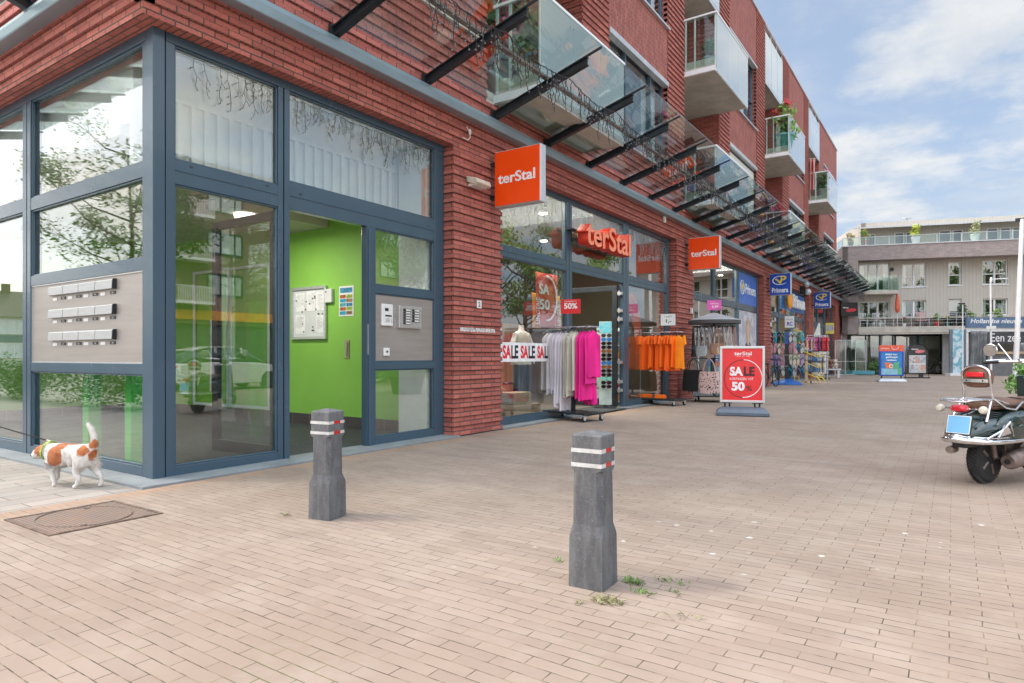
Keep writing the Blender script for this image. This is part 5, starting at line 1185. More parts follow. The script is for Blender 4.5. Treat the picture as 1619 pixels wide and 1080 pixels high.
# ================================================================ FAR PAVEMENT SIGNS
t = thing('pavement_sign', 'blue pavement sign with an orange top and a coloured gift poster', 'pavement sign', (-2.35,34.84,0), R(18))
b = MB(); b.loft([[(sx*(.58-i_),sy*(.3-i_),z) for sx,sy in ((-1,-1),(1,-1),(1,1),(-1,1))] for i_,z in ((0,0),(0,.06),(.06,.12),(.12,.16),(.13,.162))]); obj('base', b, M['lightgrey'], t, world=False, bevel=.02)
b = MB(); b.cyl((-.4,0,.15),(-.4,0,.3),.03); b.cyl((.4,0,.15),(.4,0,.3),.03); obj('foot', b, M['black'], t, world=False)
b = MB(); b.box(-.50,.50,-.035,.035,.28,1.42); o = obj('frame', b, mat('frame_blue',(.015,.07,.45),.35), t, world=False, bevel=.01)
b = MB(); b.box(-.50,.50,-.036,.036,1.424,1.70); hd = obj('header', b, mat('header_orange',(.80,.12,.06),.4), t, world=False); b = MB(); put_text(b,'primera',(-.43,-.037,1.5),(1,0,0),(0,0,1),.34,.09,depth=.003); b.tube([(.0,-.04,1.66),(.02,-.04,1.55),(.12,-.04,1.50),(.26,-.04,1.54),(.3,-.04,1.62)],.012,6); obj('lettering', b, M['text_white'], hd, world=False)
b = MB(); b.box(-.42,.42,-.040,-.0365,.34,1.37); po = obj('poster', b, mat('poster_blue',(.03,.22,.55),.35), t, world=False)
b = MB(); b.box(-.42,.42,-.043,-.0405,.34,.62); obj('pale_field', b, mat('poster_aqua',(.25,.5,.6),.4), po, world=False)
b = MB(); b.prism([(.26,.34),(.42,.34),(.42,.68),(.26,.60)], -.046, -.0435, 'y'); b.prism([(.02,.62),(.30,.60),(.32,.95),(.02,.85)], -.048, -.0465, 'y'); obj('green_shape', b, mat('poster_green',(.12,.42,.22),.4), po, world=False)
b = MB(); b.prism([(-.30,.92),(.0,.88),(.02,.62),(-.22,.64)], -.050, -.0485, 'y'); obj('orange_shape', b, mat('poster_orange',(.8,.2,.08),.4), po, world=False)
b = MB(); put_text(b,'Altijd een',(-.27,-.044,1.22),(1,0,0),(0,0,1),.5,.10,bold=.03,depth=.003); put_text(b,'geslaagd',(-.24,-.044,1.09),(1,0,0),(0,0,1),.48,.11,bold=.03,depth=.003); put_text(b,'cadeau',(-.2,-.044,.98),(1,0,0),(0,0,1),.4,.08,bold=.03,depth=.003); b.ring((-.02,-.052,.73), .07, .016, 'y', 14, 5); obj('lettering', b, M['text_white'], po, world=False)
t = thing('pavement_sign', 'black round topped pavement sign with house photographs', 'pavement sign', (-1.59,41.6,0), R(20))
b = MB(); b.box(-.56,.56,-.25,.25,.0,.06); b.box(.08,.28,-.06,.06,.06,.3); obj('base', b, M['dark'], t, world=False)
b = MB(); arch = [(-.56,.06)]+[(.56*math.cos(R(180-a)), 1.30+.58*math.sin(R(a))) for a in range(0,181,12)]+[(.56,.06)]
b.tube([(p[0],0,p[1]) for p in arch], .016, 6); obj('hoop', b, M['dark'], t, world=False)
b = MB(); pl_ = [(-.48,.24),(.48,.24),(.50,1.28)]+[(.50*math.cos(R(a)),1.30+.50*math.sin(R(a))) for a in range(6,175,12)]+[(-.50,1.28)]; b.prism(pl_, -.03, .03, 'y'); o = obj('panel', b, mat('panel_charcoal',(.035,.035,.04),.35), t, world=False)
b = MB(); b.box(-.40,.40,-.034,-.031,.30,1.24); sh_ = obj('photo_sheet', b, M['paper'], o, world=False)
b = MB()
for r in range(2):
    for c in range(3): b.box(-.39+c*.265,-.14+c*.265,-.037,-.0345,.34+r*.46,.74+r*.46,(c+r)%3)
obj('photo', b, [poster_mat('ph_a',[(.2,.3,.5),(.5,.55,.62),(.2,.18,.15)],6),poster_mat('ph_b',[(.55,.35,.28),(.6,.6,.62),(.15,.12,.12)],7),poster_mat('ph_c',[(.4,.5,.6),(.55,.3,.2),(.6,.6,.6)],6)], sh_, world=False)
b = MB(); put_text(b,'Makelaar',(-.28,-.033,1.54),(1,0,0),(0,0,1),.34,.07,bold=.02,depth=.003); obj('lettering', b, M['text_white'], o, world=False)
b = MB(); b.prism([(.12+.24*math.cos(R(a)), 1.45+.09*math.sin(R(a))+.02*math.cos(R(a))) for a in range(0,360,20)], -.036, -.031, 'y'); obj('red_oval', b, mat('oval_red',(.65,.18,.2),.4), o, world=False)
# ================================================================ GREY-BROWN APARTMENT BUILDING AT THE END
fb = thing('apartment_building', 'grey brick and cream clad apartment block closing the far end of the square', 'building', (-5.49,47.8,0), R(17.46))
CU, CV = -9.1, -47.25
def dp(u, z, v):
    s = (v-CV)/(0-CV); return CU+(u-CU)*s, 1.2+(z-1.2)*s
M['gbrick'] = brick_mat('grey_brown_brick', (.31,.27,.26), (.23,.20,.195), (.30,.28,.27), w=.27, h=.075, ms=.008, bmp=.3)
def seam_mat():
    m, N, L, b = new_mat('seamed_cladding'); c = N.new('ShaderNodeTexCoord'); w_ = N.new('ShaderNodeTexWave'); w_.bands_direction = 'X'; w_.inputs['Scale'].default_value = 1.55; w_.inputs['Distortion'].default_value = 0
    L.new(c.outputs['Object'], w_.inputs['Vector']); f = ramp(w_.outputs['Fac'], .90, .99, N, L); f2 = noise_node(N, L, 1.5, 3, .5)
    col = mixrgb(N, L, f2, (.46,.43,.375), (.52,.49,.43)); L.new(mixrgb(N, L, mth(N,L,'MULTIPLY',f,.35), col, (.32,.30,.27)), b.inputs['Base Color']); b.inputs['Roughness'].default_value = .55; bump(N, L, b, f, .5, .02); return m
M['seam'] = seam_mat(); M['soffit'] = mat('beige_soffit', (.50,.45,.38), .8)
U1 = 16
b = MB(); b.box(-.52,U1,0,1.2,7.43,8.36); b.box(-.55,.41,0,1.3,2.66,7.43); b.box(-.55,-.2,0,14,2.66,8.36); b.box(-.45,-.2,.3,14,0,2.66); obj('brick_wall', b, M['gbrick'], fb, world=False)
b = MB(); b.box(-.56,U1,-.04,.3,8.36,8.42); obj('coping', b, M['lightgrey'], fb, world=False)
VW = 1.05
FW = [(2.95,4.3,5.61,7.11,'2'), (5.53,6.24,5.66,7.12,'1'), (7.37,8.72,5.64,7.15,'2'), (2.95,4.3,3.65,4.78,'2'), (5.53,6.24,3.79,4.80,'blind'), (7.37,8.72,3.74,4.77,'2'), (9.9,11.2,5.64,7.15,'2'), (9.9,11.2,3.74,4.77,'2'), (12.6,13.9,5.64,7.15,'2')]
doors = [(.45,2.28,5.44,7.2), (.45,2.2,3.12,4.74)]
b = MB(); cells = []
# cladding as wall with real window openings
xs = sorted(set([dp(.41,0,VW)[0]]+[q for w_ in FW for q in (dp(w_[0],0,VW)[0], dp(w_[1],0,VW)[0])]+[dp(2.25,0,VW)[0], U1]))
ops = [(dp(a,c,VW)[0],dp(b2,c,VW)[0],dp(a,c,VW)[1],dp(a,d,VW)[1]) for (a,b2,c,d,_) in FW]+[(dp(a,c,VW)[0],dp(2.25,c,VW)[0],dp(a,c,VW)[1],dp(a,d,VW)[1]) for (a,b2,c,d) in doors]
for i in range(len(xs)-1):
    a, c = xs[i], xs[i+1]; mid = (a+c)/2; z = 2.7
    for o_ in sorted([o for o in ops if o[0]-.01 <= mid <= o[1]+.01], key=lambda o: o[2]):
        if o_[2] > z: b.box(a,c,VW,VW+.3,z,o_[2])
        z = o_[3]
    b.box(a,c,VW,VW+.3,z,7.6)
obj('cladding', b, M['seam'], fb, world=False)
b = MB(); b.box(.41,U1,.06,VW,7.60,7.66); b.box(.41,U1,VW,8,7.7,7.75); obj('soffit', b, M['soffit'], fb, world=False)
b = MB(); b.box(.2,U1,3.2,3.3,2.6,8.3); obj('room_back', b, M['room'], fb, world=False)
def far_win(x0,x1,z0,z1,kind,v):
    t = .07; f = MB(); f.box(x0,x1,v+.12,v+.2,z0,z0+t); f.box(x0,x1,v+.12,v+.2,z1-t,z1); f.box(x0,x0+t,v+.12,v+.2,z0+t,z1-t); f.box(x1-t,x1,v+.12,v+.2,z0+t,z1-t)
    if kind == '2': m_ = (x0+x1)/2; f.box(m_-.05,m_+.05,v+.11,v+.2,z0+t,z1-t)
    if kind in '21' and z1-z0 > 1.2: zm = z0+(z1-z0)*.42; f.box(x0+t,x1-t,v+.125,v+.19,zm,zm+.06)
    if kind == 'door': 
        for q in (.33,.62): f.box(x0+(x1-x0)*q-.05,x0+(x1-x0)*q+.05,v+.11,v+.2,z0+t,z1-t)
    f.box(x0-.06,x1+.06,v-.05,v+.12,z0-.05,z0)
    o = obj('window', f, M['white'], fb, world=False); g = MB(); g.box(x0+t,x1-t,v+.155,v+.165,z0+t,z1-t); obj('pane', g, M['glass_top'], o, world=False)
    c = MB()
    if kind == 'blind': c.box(x0+.03,x1-.03,v+.08,v+.11,z0+.02,z1-.02); obj('roller_blind', c, M['blind'], o, world=False)
    else:
        for q in (0,.78): c.box(x0+t+(x1-x0)*q,x0+t+(x1-x0)*(q+.16),v+.35,v+.38,z0,z1)
        obj('curtain', c, M['curtain'], o, world=False)
for (x0,x1,z0,z1), w_ in zip(ops, FW+[(0,0,0,0,'door')]*2): far_win(x0,x1,z0,z1,w_[4],VW)
def slab(x0,x1,y0,y1,z0,z1,name='balcony'):
    b = MB(); b.box(x0,x1,y0,y1,z0,z1); return obj(name, b, M['concrete'], fb, world=False, bevel=.02)
s1 = slab(.41,2.75,-.1,VW,5.2,5.44); s2 = slab(.41,U1,-.05,VW,2.69,3.09)
b = MB(); b.box(.42,2.74,-.09,-.07,5.44,6.4); b.box(2.72,2.74,-.07,VW,5.44,6.4); obj('glass_panel', b, M['glass_clear'], s1, world=False)
b = MB(); 
for i in range(32): x = .45+i*.5; b.box(x,x+.025,-.03,.0,3.09,3.92)
for z in (3.90,3.70,3.5,3.3): b.box(.41,U1,-.025,-.005,z,z+.018)
obj('railing', b, M['lightgrey'], s2, world=False)
# set-back top floor
VS = 1.9
def dv(u,z): return dp(u,z,VS)
x0 = dv(.56,9)[0]; zt = dv(0,9.85)[1]; b = MB(); b.box(x0,U1,VS,VS+.3,8.36,zt); b.loft([[(x0,VS,8.4),(x0,VS,zt),(x0+.3,VS,zt),(x0+.3,VS,8.4)],[(x0-.6,9,8.4),(x0-.6,9,zt),(x0-.3,9,zt),(x0-.3,9,8.4)]]); b.box(x0,U1,VS+.3,9,zt-.1,zt); obj('top_floor_wall', b, M['seam'], fb, world=False)
for (a,c) in ((.8,1.4),(2.5,3.05),(3.15,3.7),(5.0,5.65),(5.75,6.3),(7.6,8.2),(8.3,8.85),(8.95,9.5)):
    xa,za = dv(a,8.5); xc,zc = dv(c,9.12); f = MB(); f.box(xa,xc,VS-.04,VS+.0,zc-.05,zc); f.box(xa,xc,VS-.04,VS,8.45,8.5); f.box(xa,xa+.05,VS-.04,VS,8.5,zc-.05); f.box(xc-.05,xc,VS-.04,VS,8.5,zc-.05); o = obj('window', f, M['white'], fb, world=False)
    g = MB(); g.box(xa+.05,xc-.05,VS-.02,VS-.006,8.5,zc-.05); obj('pane', g, mat('dark_pane',(.10,.12,.14),.08), o, world=False)
b = MB(); b.prism([(.9,dv(0,9.42)[1]),(VS,dv(0,9.55)[1]),(VS,dv(0,9.49)[1]),(.9,dv(0,9.33)[1])], .3, U1, 'x')
obj('awning', b, M['lightgrey'], fb, world=False)
b = MB(); b.box(-.5,U1,.08,.10,8.42,8.93); b.box(-.52,-.5,.08,8,8.42,8.93); obj('roof_glass', b, M['glass_clear'], fb, world=False)
b = MB(); b.box(-.5,U1,.06,.12,8.93,8.96)
for i in range(12): b.box(-.5+i*1.35,-.46+i*1.35,.06,.12,8.42,8.93)
obj('roof_rail', b, M['lightgrey'], fb, world=False)
b = MB(); b.box(3.9,5.0,4.5,5.3,zt,zt+.28); b.box(4.1,4.9,4.6,5.2,zt+.28,zt+.42); b.cyl((4.5,4.9,zt+.4),(4.5,4.9,zt+.75),.05); b.cyl((4.5,4.9,zt+.7),(4.5,4.9,zt+.75),.3); obj('roof_vent', b, M['lightgrey'], fb, world=False)
# ground floor glazing: flush on the left, set back under the upper floors on the right
b = MB()
for u in (-.04,.87,1.69,2.45): b.box(u,u+.09,.3,.42,0,2.62)
b.box(-.04,2.5,.3,.42,2.52,2.62); b.box(-.04,2.5,.3,.42,0,.08)
VR = 2.6
for i in range(12): u = 1.8+i*1.35; b.box(u,u+.1,VR,VR+.12,0,2.6)
b.box(2.5,U1,VR,VR+.12,0,.08); b.box(2.45,2.55,.42,VR,0,2.6); b.box(.5,U1+3,VR,VR+.12,2.55,2.63)
gf = obj('shop_glazing', b, M['dark'], fb, world=False)
g = MB(); g.box(.0,2.45,.35,.36,.08,2.52); g.box(2.5,U1,VR+.05,VR+.06,.05,2.6); obj('pane', g, M['glass'], gf, world=False)
b = MB(); b.box(-.4,2.5,3.0,3.1,0,2.6); b.box(2.6,U1,VR+3,VR+3.1,0,3.6); obj('shop_back_wall', b, M['cream'], fb, world=False)
b = MB(); b.box(-.4,U1,.3,VR+3,3.62,3.7) ; b.box(-.4,2.5,.05,3,2.62,2.69); b.box(.41,U1,-.03,.35,2.60,2.69); obj('ground_ceiling', b, M['soffit'], fb, world=False)
b = MB(); b.box(.05,2.4,1.0,1.06,1.8,2.5); b.box(2.7,U1,VR+.3,VR+.34,1.7,2.6); obj('roller_blind', b, M['blind'], fb, world=False)
b = MB(); b.box(2.55,U1+3,.5,VR,-.002,.006); obj('arcade_floor', b, mat('sand_floor',(.46,.36,.27),.9), fb, world=False)
t = thing('wall_sign', 'black square sign with white word and red oval on the grey brick corner', 'shop sign', (-5.6,47.4,3.8), R(30)); b = MB(); b.box(-.5,.55,-.06,.02,0,.88); o = obj('panel', b, mat('sign_black',(.015,.015,.017),.35), t, world=False)
b = MB(); put_text(b,'Makelaar',(-.38,-.062,.50),(1,0,0),(0,0,1),.36,.09,bold=.02,depth=.004); obj('lettering', b, M['text_white'], o, world=False)
b = MB(); b.prism([(.12+.33*math.cos(R(a)), .38+.12*math.sin(R(a))+.03*math.cos(R(a))) for a in range(0,360,20)], -.066, -.061, 'y'); obj('red_oval', b, mat('oval_red2',(.62,.03,.05),.4), o, world=False)
MF = Matrix.Translation((-5.49,47.8,0)) @ Matrix.Rotation(R(17.46),4,'Z')
def fpos(u,v,z): return tuple(MF @ Vector((u,v,z)))
# ================================================================ PLANTS
def leaf_mat(name, c, var=.35):
    m, N, L, b = new_mat(name); f = noise_node(N, L, 3.5, 4, .7); g2 = noise_node(N, L, 40, 2, .5)
    col = mixrgb(N, L, ramp(f, .3, .7, N, L), tuple(q*(1-var) for q in c), tuple(min(1,q*(1+var)) for q in c)); L.new(mixrgb(N, L, mth(N,L,'MULTIPLY',g2,.4), col, tuple(q*1.5 for q in c)), b.inputs['Base Color']); b.inputs['Roughness'].default_value = .55
    b.inputs['Transmission Weight'].default_value = 0; return m
M['leaf'] = leaf_mat('leaf', (.07,.15,.035)); M['leaf_l'] = leaf_mat('light_leaf', (.16,.26,.05)); M['leaf_d'] = leaf_mat('dark_leaf', (.035,.085,.03)); M['bark'] = mat('bark', (.12,.095,.07), .9, 0, .3, 8, .5, 20)
def foliage(mb, clumps, n, size, rs, k=0):
    for (cx,cy,cz,r) in clumps:
        for _ in range(n):
            d = Vector((rs.gauss(0,1),rs.gauss(0,1),rs.gauss(0,1))).normalized()*r*(rs.random()**.45); p = Vector((cx,cy,cz))+Vector((d.x,d.y,d.z*.8))
            s = size*rs.uniform(.6,1.4); a = Vector((rs.gauss(0,1),rs.gauss(0,1),rs.gauss(0,1))).normalized(); b2 = a.orthogonal().normalized(); q = a.cross(b2)
            mb.add([p-a*s, p+b2*s*.45+q*s*.1, p+a*s, p-b2*s*.45+q*s*.1], [(0,1,2,3)], k)
def tree(name, label, loc, h, cr, seed, leafm, n=110, size=.14, clumps=34, bare=False, base=.32, limb=1.0):
    rs = random.Random(seed); t = thing(name, label, 'tree', loc, rs.uniform(0,6), None); tr = MB(); cl = []
    tr.tube([(0,0,0),(.03*h/6,.0,h*.25),(-.04,.05,h*.55),(.05,0,h*.85)], [h*.022*limb,h*.018*limb,h*.013*limb,h*.004*limb], 8)
    for i in range(18):
        z = h*(base+.55*rs.random()); a = rs.uniform(0,6.28); l = cr*rs.uniform(.5,1.0)*(1.15-.6*abs((z/h)-.6)); tip = Vector((math.cos(a)*l, math.sin(a)*l, z+l*rs.uniform(.3,.8)))
        midp = Vector((math.cos(a)*l*.5, math.sin(a)*l*.5, z+l*.15)); tr.tube([(0,0,z-.05),tuple(midp),tuple(tip)], [h*.008*limb,h*.005*limb,h*.0015*limb], 5)
        for q in range(3):
            tw = tip+Vector((rs.uniform(-1,1),rs.uniform(-1,1),rs.uniform(-.2,1)))*cr*.28; tr.tube([tuple(midp.lerp(tip,.6+.2*q*.5)),tuple(tw)], [h*.003*limb,h*.0008*limb], 4)
            if rs.random() < .85: cl.append((tw.x,tw.y,tw.z,cr*rs.uniform(.16,.34)))
        cl.append((tip.x,tip.y,tip.z,cr*rs.uniform(.2,.36)))
    obj('trunk', tr, M['bark'], t, 40, world=False)
    if not bare:
        c = MB(); foliage(c, cl[:clumps*2], n, size, rs); obj('crown', c, leafm, t, world=False)
    return t
def pot_plant(name, label, loc, s, potm, leafm, seed, flower=None, cat='potted plant'):
    rs = random.Random(seed); t = thing(name, label, cat, loc); b = MB(); b.lathe([(.10*s,0),(.14*s,.24*s),(.155*s,.25*s),(.155*s,.28*s),(.13*s,.28*s),(.12*s,.24*s)], n=16); obj('pot', b, potm, t, 40, world=False)
    b = MB(); foliage(b, [(rs.uniform(-.08,.08)*s,rs.uniform(-.08,.08)*s,(.36+.1*i)*s,.15*s) for i in range(4)], 70, .045*s, rs); obj('leaves', b, leafm, t, world=False)
    if flower:
        b = MB(); foliage(b, [(rs.uniform(-.12,.12)*s,rs.uniform(-.12,.12)*s,(.45+.1*i)*s,.08*s) for i in range(4)], 26, .035*s, rs); obj('flowers', b, flower, t, world=False)
    return t
TP = mat('terracotta',(.42,.17,.09),.8); GP = mat('grey_pot',(.30,.33,.36),.6); RP = mat('red_pot',(.55,.03,.04),.5); TQ = mat('teal_pot',(.08,.28,.26),.5)
FR = mat('red_flower',(.62,.03,.05),.6); FP = mat('pink_flower',(.65,.12,.25),.6); FY = mat('yellow_flower',(.7,.5,.05),.6)
pot_plant('potted_plant','potted plant with a yellow bloom behind the glass of the highest full balcony',(-5.6,18.0,9.1),1.2,GP,M['leaf'],1)
pot_plant('potted_plant','tall leafy plant with red and yellow flowers on the third balcony of the upper row',(-5.55,27.5,9.23),2.6,TQ,M['leaf_l'],2,FR)
pot_plant('potted_plant','pink flowers in a pale pot on the last balcony of the upper row',(-5.55,37.1,9.28),2.0,M['concrete'],M['leaf'],3,FP)
pot_plant('potted_plant','bushy green plant in a grey tub at the near end of the lowest balcony',(-5.75,8.95,5.46),1.5,GP,M['leaf'],4)
pot_plant('potted_plant','pink flowering plant at the back of the lowest balcony',(-6.3,9.2,5.46),2.6,GP,M['leaf'],5,FP)
t = thing('laundry','pale pink towels drying at the last balcony of the upper row','laundry',(-5.9,36.5,9.3)); b = MB()
for i, x in enumerate((-6.1,-5.95)):
    b.loft([[(x+.02+.03*math.sin(j*2.1+v*3),36.52+.02*j+.12*j*.5,11.4-1.6*v) for j in range(5)]+[(x-.01+.03*math.sin(j*2.1+v*3),36.52+.02*j+.12*j*.5,11.4-1.6*v) for j in range(4,-1,-1)] for v in (0,.25,.5,.75,1)])
obj('cloth', b, mat('pink_towel',(.70,.30,.28),.9,0,.1,6), t); b = MB(); b.tube([(-6.16,36.5,11.41),(-5.7,36.9,11.41)], .01, 5); obj('line', b, M['lightgrey'], t)
# things on the far balcony
t = thing('parasol','closed orange parasol on the lower far balcony','parasol',fpos(2.75,.3,3.09)); b = MB(); b.cyl((0,0,0),(0,0,2.2),.02,n=8); obj('pole', b, M['white'], t, world=False)
b = MB(); b.lathe([(.02,.9),(.12,1.0),(.15,1.3),(.10,1.9),(.03,2.25),(.005,2.28)], n=12); obj('canopy', b, mat('parasol_orange',(.75,.16,.08),.7,0,.15,8), t, 60, world=False)
fl = [(1.0,'leafy plant in a dark pot beside the white garden chairs',M['black'],M['leaf'],None,1.6),(3.15,'red geranium on the lower far balcony beside the parasol',M['white'],M['leaf'],FR,1.2),(5.0,'plant in a bright red pot on the lower far balcony',RP,M['leaf_l'],None,1.6),(5.6,'plant in a teal pot on the lower far balcony',TQ,M['leaf_l'],FY,1.3),(6.5,'tall green shrub in a dark pot on the lower far balcony',M['black'],M['leaf_d'],None,2.6),(6.9,'light green bush beside the tall shrub on the far balcony',GP,M['leaf_l'],None,1.8),(7.6,'dark green bush behind the kiosk on the far balcony',GP,M['leaf'],None,1.5),(8.3,'pale plant at the end of the far balcony above the kiosk',GP,M['leaf_l'],None,2.0)]
for i, (u, lab, p_, l_, f_, s) in enumerate(fl): pot_plant('potted_plant', lab, fpos(u,.35,3.09), s*.7, p_, l_, 20+i, f_)
for i, (u, lab, p_, l_, f_, s) in enumerate([(0.1,'dry yellow shrub on the roof terrace near the brick corner',GP,mat('dry_leaf',(.42,.36,.12),.7),None,1.6),(3.9,'yellow green shrub in the middle of the roof terrace',M['white'],leaf_mat('lime_leaf',(.36,.42,.05)),None,2.2),(7.2,'pale green shrub on the right of the roof terrace',M['white'],mat('pale_leaf',(.36,.38,.2),.7),None,2.2)]): pot_plant('terrace_shrub', lab, fpos(u,.7,8.4), s*.8, p_, l_, 40+i, f_)
pot_plant('terrace_shrub', 'orange flowers at the left end of the roof terrace', fpos(1.0,.7,8.4), 1.5, TP, M['leaf_l'], 44, mat('orange_flower',(.75,.25,.04),.6))
for i, u in enumerate((.75,1.55)):
    t = thing('garden_chair', ('white','pale grey')[i]+' garden chair on the lower far balcony', 'chair', fpos(u,.3,3.09), R(17)); b = MB(); b.box(-.22,.22,-.22,.22,.42,.46); obj('seat', b, M[('white','lightgrey')[i]], t, world=False)
    b = MB()
    for q in range(5): b.box(-.2+q*.09,-.16+q*.09,.2,.23,.46,.92)
    b.box(-.22,.22,.2,.23,.88,.93); obj('backrest', b, M[('white','lightgrey')[i]], t, world=False)
    for sx in (-.2,.18):
        for sy in (-.2,.18): b = MB(); b.box(sx,sx+.03,sy,sy+.03,0,.42); obj('leg', b, M['white'], t, world=False)
for i, (u, c, lab) in enumerate(((4.1,mat('pink_cushion',(.55,.3,.3),.8),'pink cushioned chair on the lower far balcony'),(6.0,M['dark'],'dark slatted chair on the lower far balcony'),(5.75,M['dark'],'low dark table on the lower far balcony'))):
    t = thing('garden_chair' if i < 2 else 'side_table', lab, 'chair' if i < 2 else 'table', fpos(u,.25,3.09), R(17)); b = MB(); b.box(-.3,.3,-.2,.2,.36,.42); obj('seat' if i < 2 else 'table_top', b, c, t, world=False)
    if i < 2:
        b = MB(); 
        for q in range(5): b.box(-.26,.26,.18,.21,.48+q*.1,.54+q*.1)
        obj('backrest', b, c, t, world=False)
    for sx in (-.26,.22): b = MB(); b.box(sx,sx+.04,-.18,-.14,0,.36); b.box(sx,sx+.04,.14,.18,0,.36); obj('leg', b, M['dark'], t, world=False)
t = thing('wall_lamp','round dark vent lamp on the cream cladding beside the upper far balcony','wall lamp',fpos(2.62,VW,6.9)); b = MB(); b.cyl((0,-.08,0),(0,0,0),.12,n=16); obj('housing', b, M['dark'], t, 40, world=False)
rs = random.Random(77)
b = MB(); foliage(b, [(rs.uniform(-1.2,1.2),rs.uniform(-.2,.2),rs.uniform(.15,.75),.32) for _ in range(22)], 90, .06, rs); t = obj('hedge', b, M['leaf']); t.location = fpos(1.25,-.35,0); t.rotation_euler = (0,0,R(17)); tag(t, 'low leafy hedge in front of the far corner glazing', 'hedge')
# ================================================================ FISH KIOSK
kx = (.71,48.6,0); ks = thing('fish_kiosk', 'white fish kiosk with a blue name banner and dark tarpaulins', 'kiosk', kx, R(34.03)); PXM = .0387
def kb(p0,p1,y0,y1,v0,v1,mb): mb.box((p0-1527)*PXM,(p1-1527)*PXM,v0,v1,1.2+(563-y1)*PXM,1.2+(563-y0)*PXM)
b = MB(); kb(1526,1700,519,525,-.05,2.2,b); kb(1526,1530,525,594,0,.12,b); kb(1603,1606,525,594,0,.1,b); kb(1526,1700,571,594,1.0,1.1,b); kb(1526,1700,525,594,2.1,2.2,b); obj('frame', b, M['white'], ks, world=False)
b = MB(); kb(1525,1700,502,518.5,-.12,.0,b); o = obj('name_banner', b, mat('banner_blue',(.10,.17,.27),.5), ks, world=False)
b = MB(); put_text(b,'Hollandse nieuwe | Verse vis',((1531-1527)*PXM,-.125,1.2+(563-513.5)*PXM),(1,0,0),(0,0,1),5.1,.36,depth=.005,shear=.2,bold=.01); obj('lettering', b, M['text_white'], o, world=False)
b = MB(); kb(1505,1522,521,592,-.02,.05,b); o = obj('printed_panel', b, poster_mat('wave_print',[(.05,.20,.32),(.55,.68,.72),(.10,.38,.50),(.72,.78,.80),(.15,.45,.55)],1.4), ks, world=False)
b = MB(); kb(1500,1505,521,592,-.02,.05,b); kb(1522,1526,521,592,-.02,.05,b); obj('panel_edge', b, mat('slate',(.14,.18,.22),.5), ks, world=False); b = MB(); kb(1498,1530,590,594,-.2,.3,b); obj('foot_plate', b, M['white'], ks, world=False)
M['tarp'] = mat('grey_tarp', (.22,.235,.245), .45, 0, .25, 3, .3, 12)
def drape(x0,x1,z0,z1,seed,taper):
    n = 40; b = MB(); vs = []; rs = random.Random(seed); ph = rs.uniform(0,6)
    for j in range(13):
        v = j/12
        for i in range(n+1): u = i/n; w_ = 1-taper*v*(1-v)*2; x = (x0+x1)/2+(u-.5)*(x1-x0)*w_; vs.append((x+.03*math.sin(v*5+ph), -.18+.10*math.sin(u*26+ph+v*1.4)*(.3+.7*v)+.05*math.sin(u*61), z1+(z0-z1)*v))
    b.add(vs, [(j*(n+1)+i,j*(n+1)+i+1,(j+1)*(n+1)+i+1,(j+1)*(n+1)+i) for j in range(12) for i in range(n)]); return b
o = obj('tarpaulin', drape(.12,1.12,.02,2.72,1,.25), M['tarp'], ks, 80, world=False); m_ = o.modifiers.new('t','SOLIDIFY'); m_.thickness = .01
o = obj('tarpaulin', drape(3.0,4.6,.3,2.0,2,.3), M['tarp'], ks, 80, world=False); m_ = o.modifiers.new('t','SOLIDIFY'); m_.thickness = .01
b = MB(); b.prism([(-.05,2.7),(-.05,1.95),(.0,1.95),(.9,2.6),(.9,2.7)], .9, 5.5, 'x'); o = obj('awning', b, mat('awning_dark',(.06,.065,.075),.6,0,.2,4), ks, world=False)
b = MB(); put_text(b,'Een zee van vis',(1.45,-.055,2.08),(1,0,0),(0,0,1),3.6,.50,depth=.006); obj('lettering', b, M['text_white'], o, world=False)
b = MB(); kb(1556,1700,560,594,-.25,.6,b); obj('counter', b, mat('counter_grey',(.16,.17,.18),.4), ks, world=False)
b = MB(); kb(1556,1700,556,560,-.35,.6,b); obj('counter_top', b, M['wood'], ks, world=False)
b = MB(); rs = random.Random(4)
for i in range(26): x = 1.2+i*.11; b.ball((x,-.15+rs.uniform(-.1,.15),1.36+rs.uniform(0,.04)),(.06,.05,.05),6,i%3)
obj('wares', b, [mat('ware_a',(.5,.3,.12),.6),mat('ware_b',(.55,.5,.42),.6),mat('ware_c',(.35,.1,.05),.6)], ks, world=False)
# ================================================================ POLES, BOLLARD, BIKES
def pole(name, label, cat, loc, top, r, arm=None):
    t = thing(name, label, cat, loc); b = MB(); b.cyl((0,0,0), (top[0]-loc[0],top[1]-loc[1],top[2]), r, r*.75, 10); obj('mast', b, M['white'], t, 40, world=False); b = MB(); b.cyl((0,0,0),(0,0,.08),r*2.2,n=12); obj('foot', b, M['dark'], t, world=False)
    return t
def at(px, dep, z=0):
    lat = (px-809.5)/1031.5*dep; return (-.5596*dep+.8288*lat, .8288*dep+.5596*lat, z)
t = pole('flag_pole','thin white pole with a short cross arm in front of the kiosk','flag pole', at(1567,36), at(1566,36,5.45), .055); b = MB(); b.box(-.03,.75,-.02,.02,5.42,5.46); b.box(-.05,.05,-.05,.05,5.3,5.55); obj('arm', b, M['white'], t, world=False)
b = MB(); b.box(-.22,.22,-.09,-.06,2.68,2.86); obj('small_plate', b, M['paper'], t, world=False)
t = pole('flag_pole','thick white leaning flag pole at the right edge in front of the kiosk','flag pole', at(1605,30), at(1616,30,7.5), .115); tp = Vector(at(1616,30,7.5))-Vector(at(1605,30)); b = MB(); b.box(tp.x-.25,tp.x+.2,tp.y-.05,tp.y+.05,7.4,7.55); obj('pulley_head', b, M['black'], t, world=False)
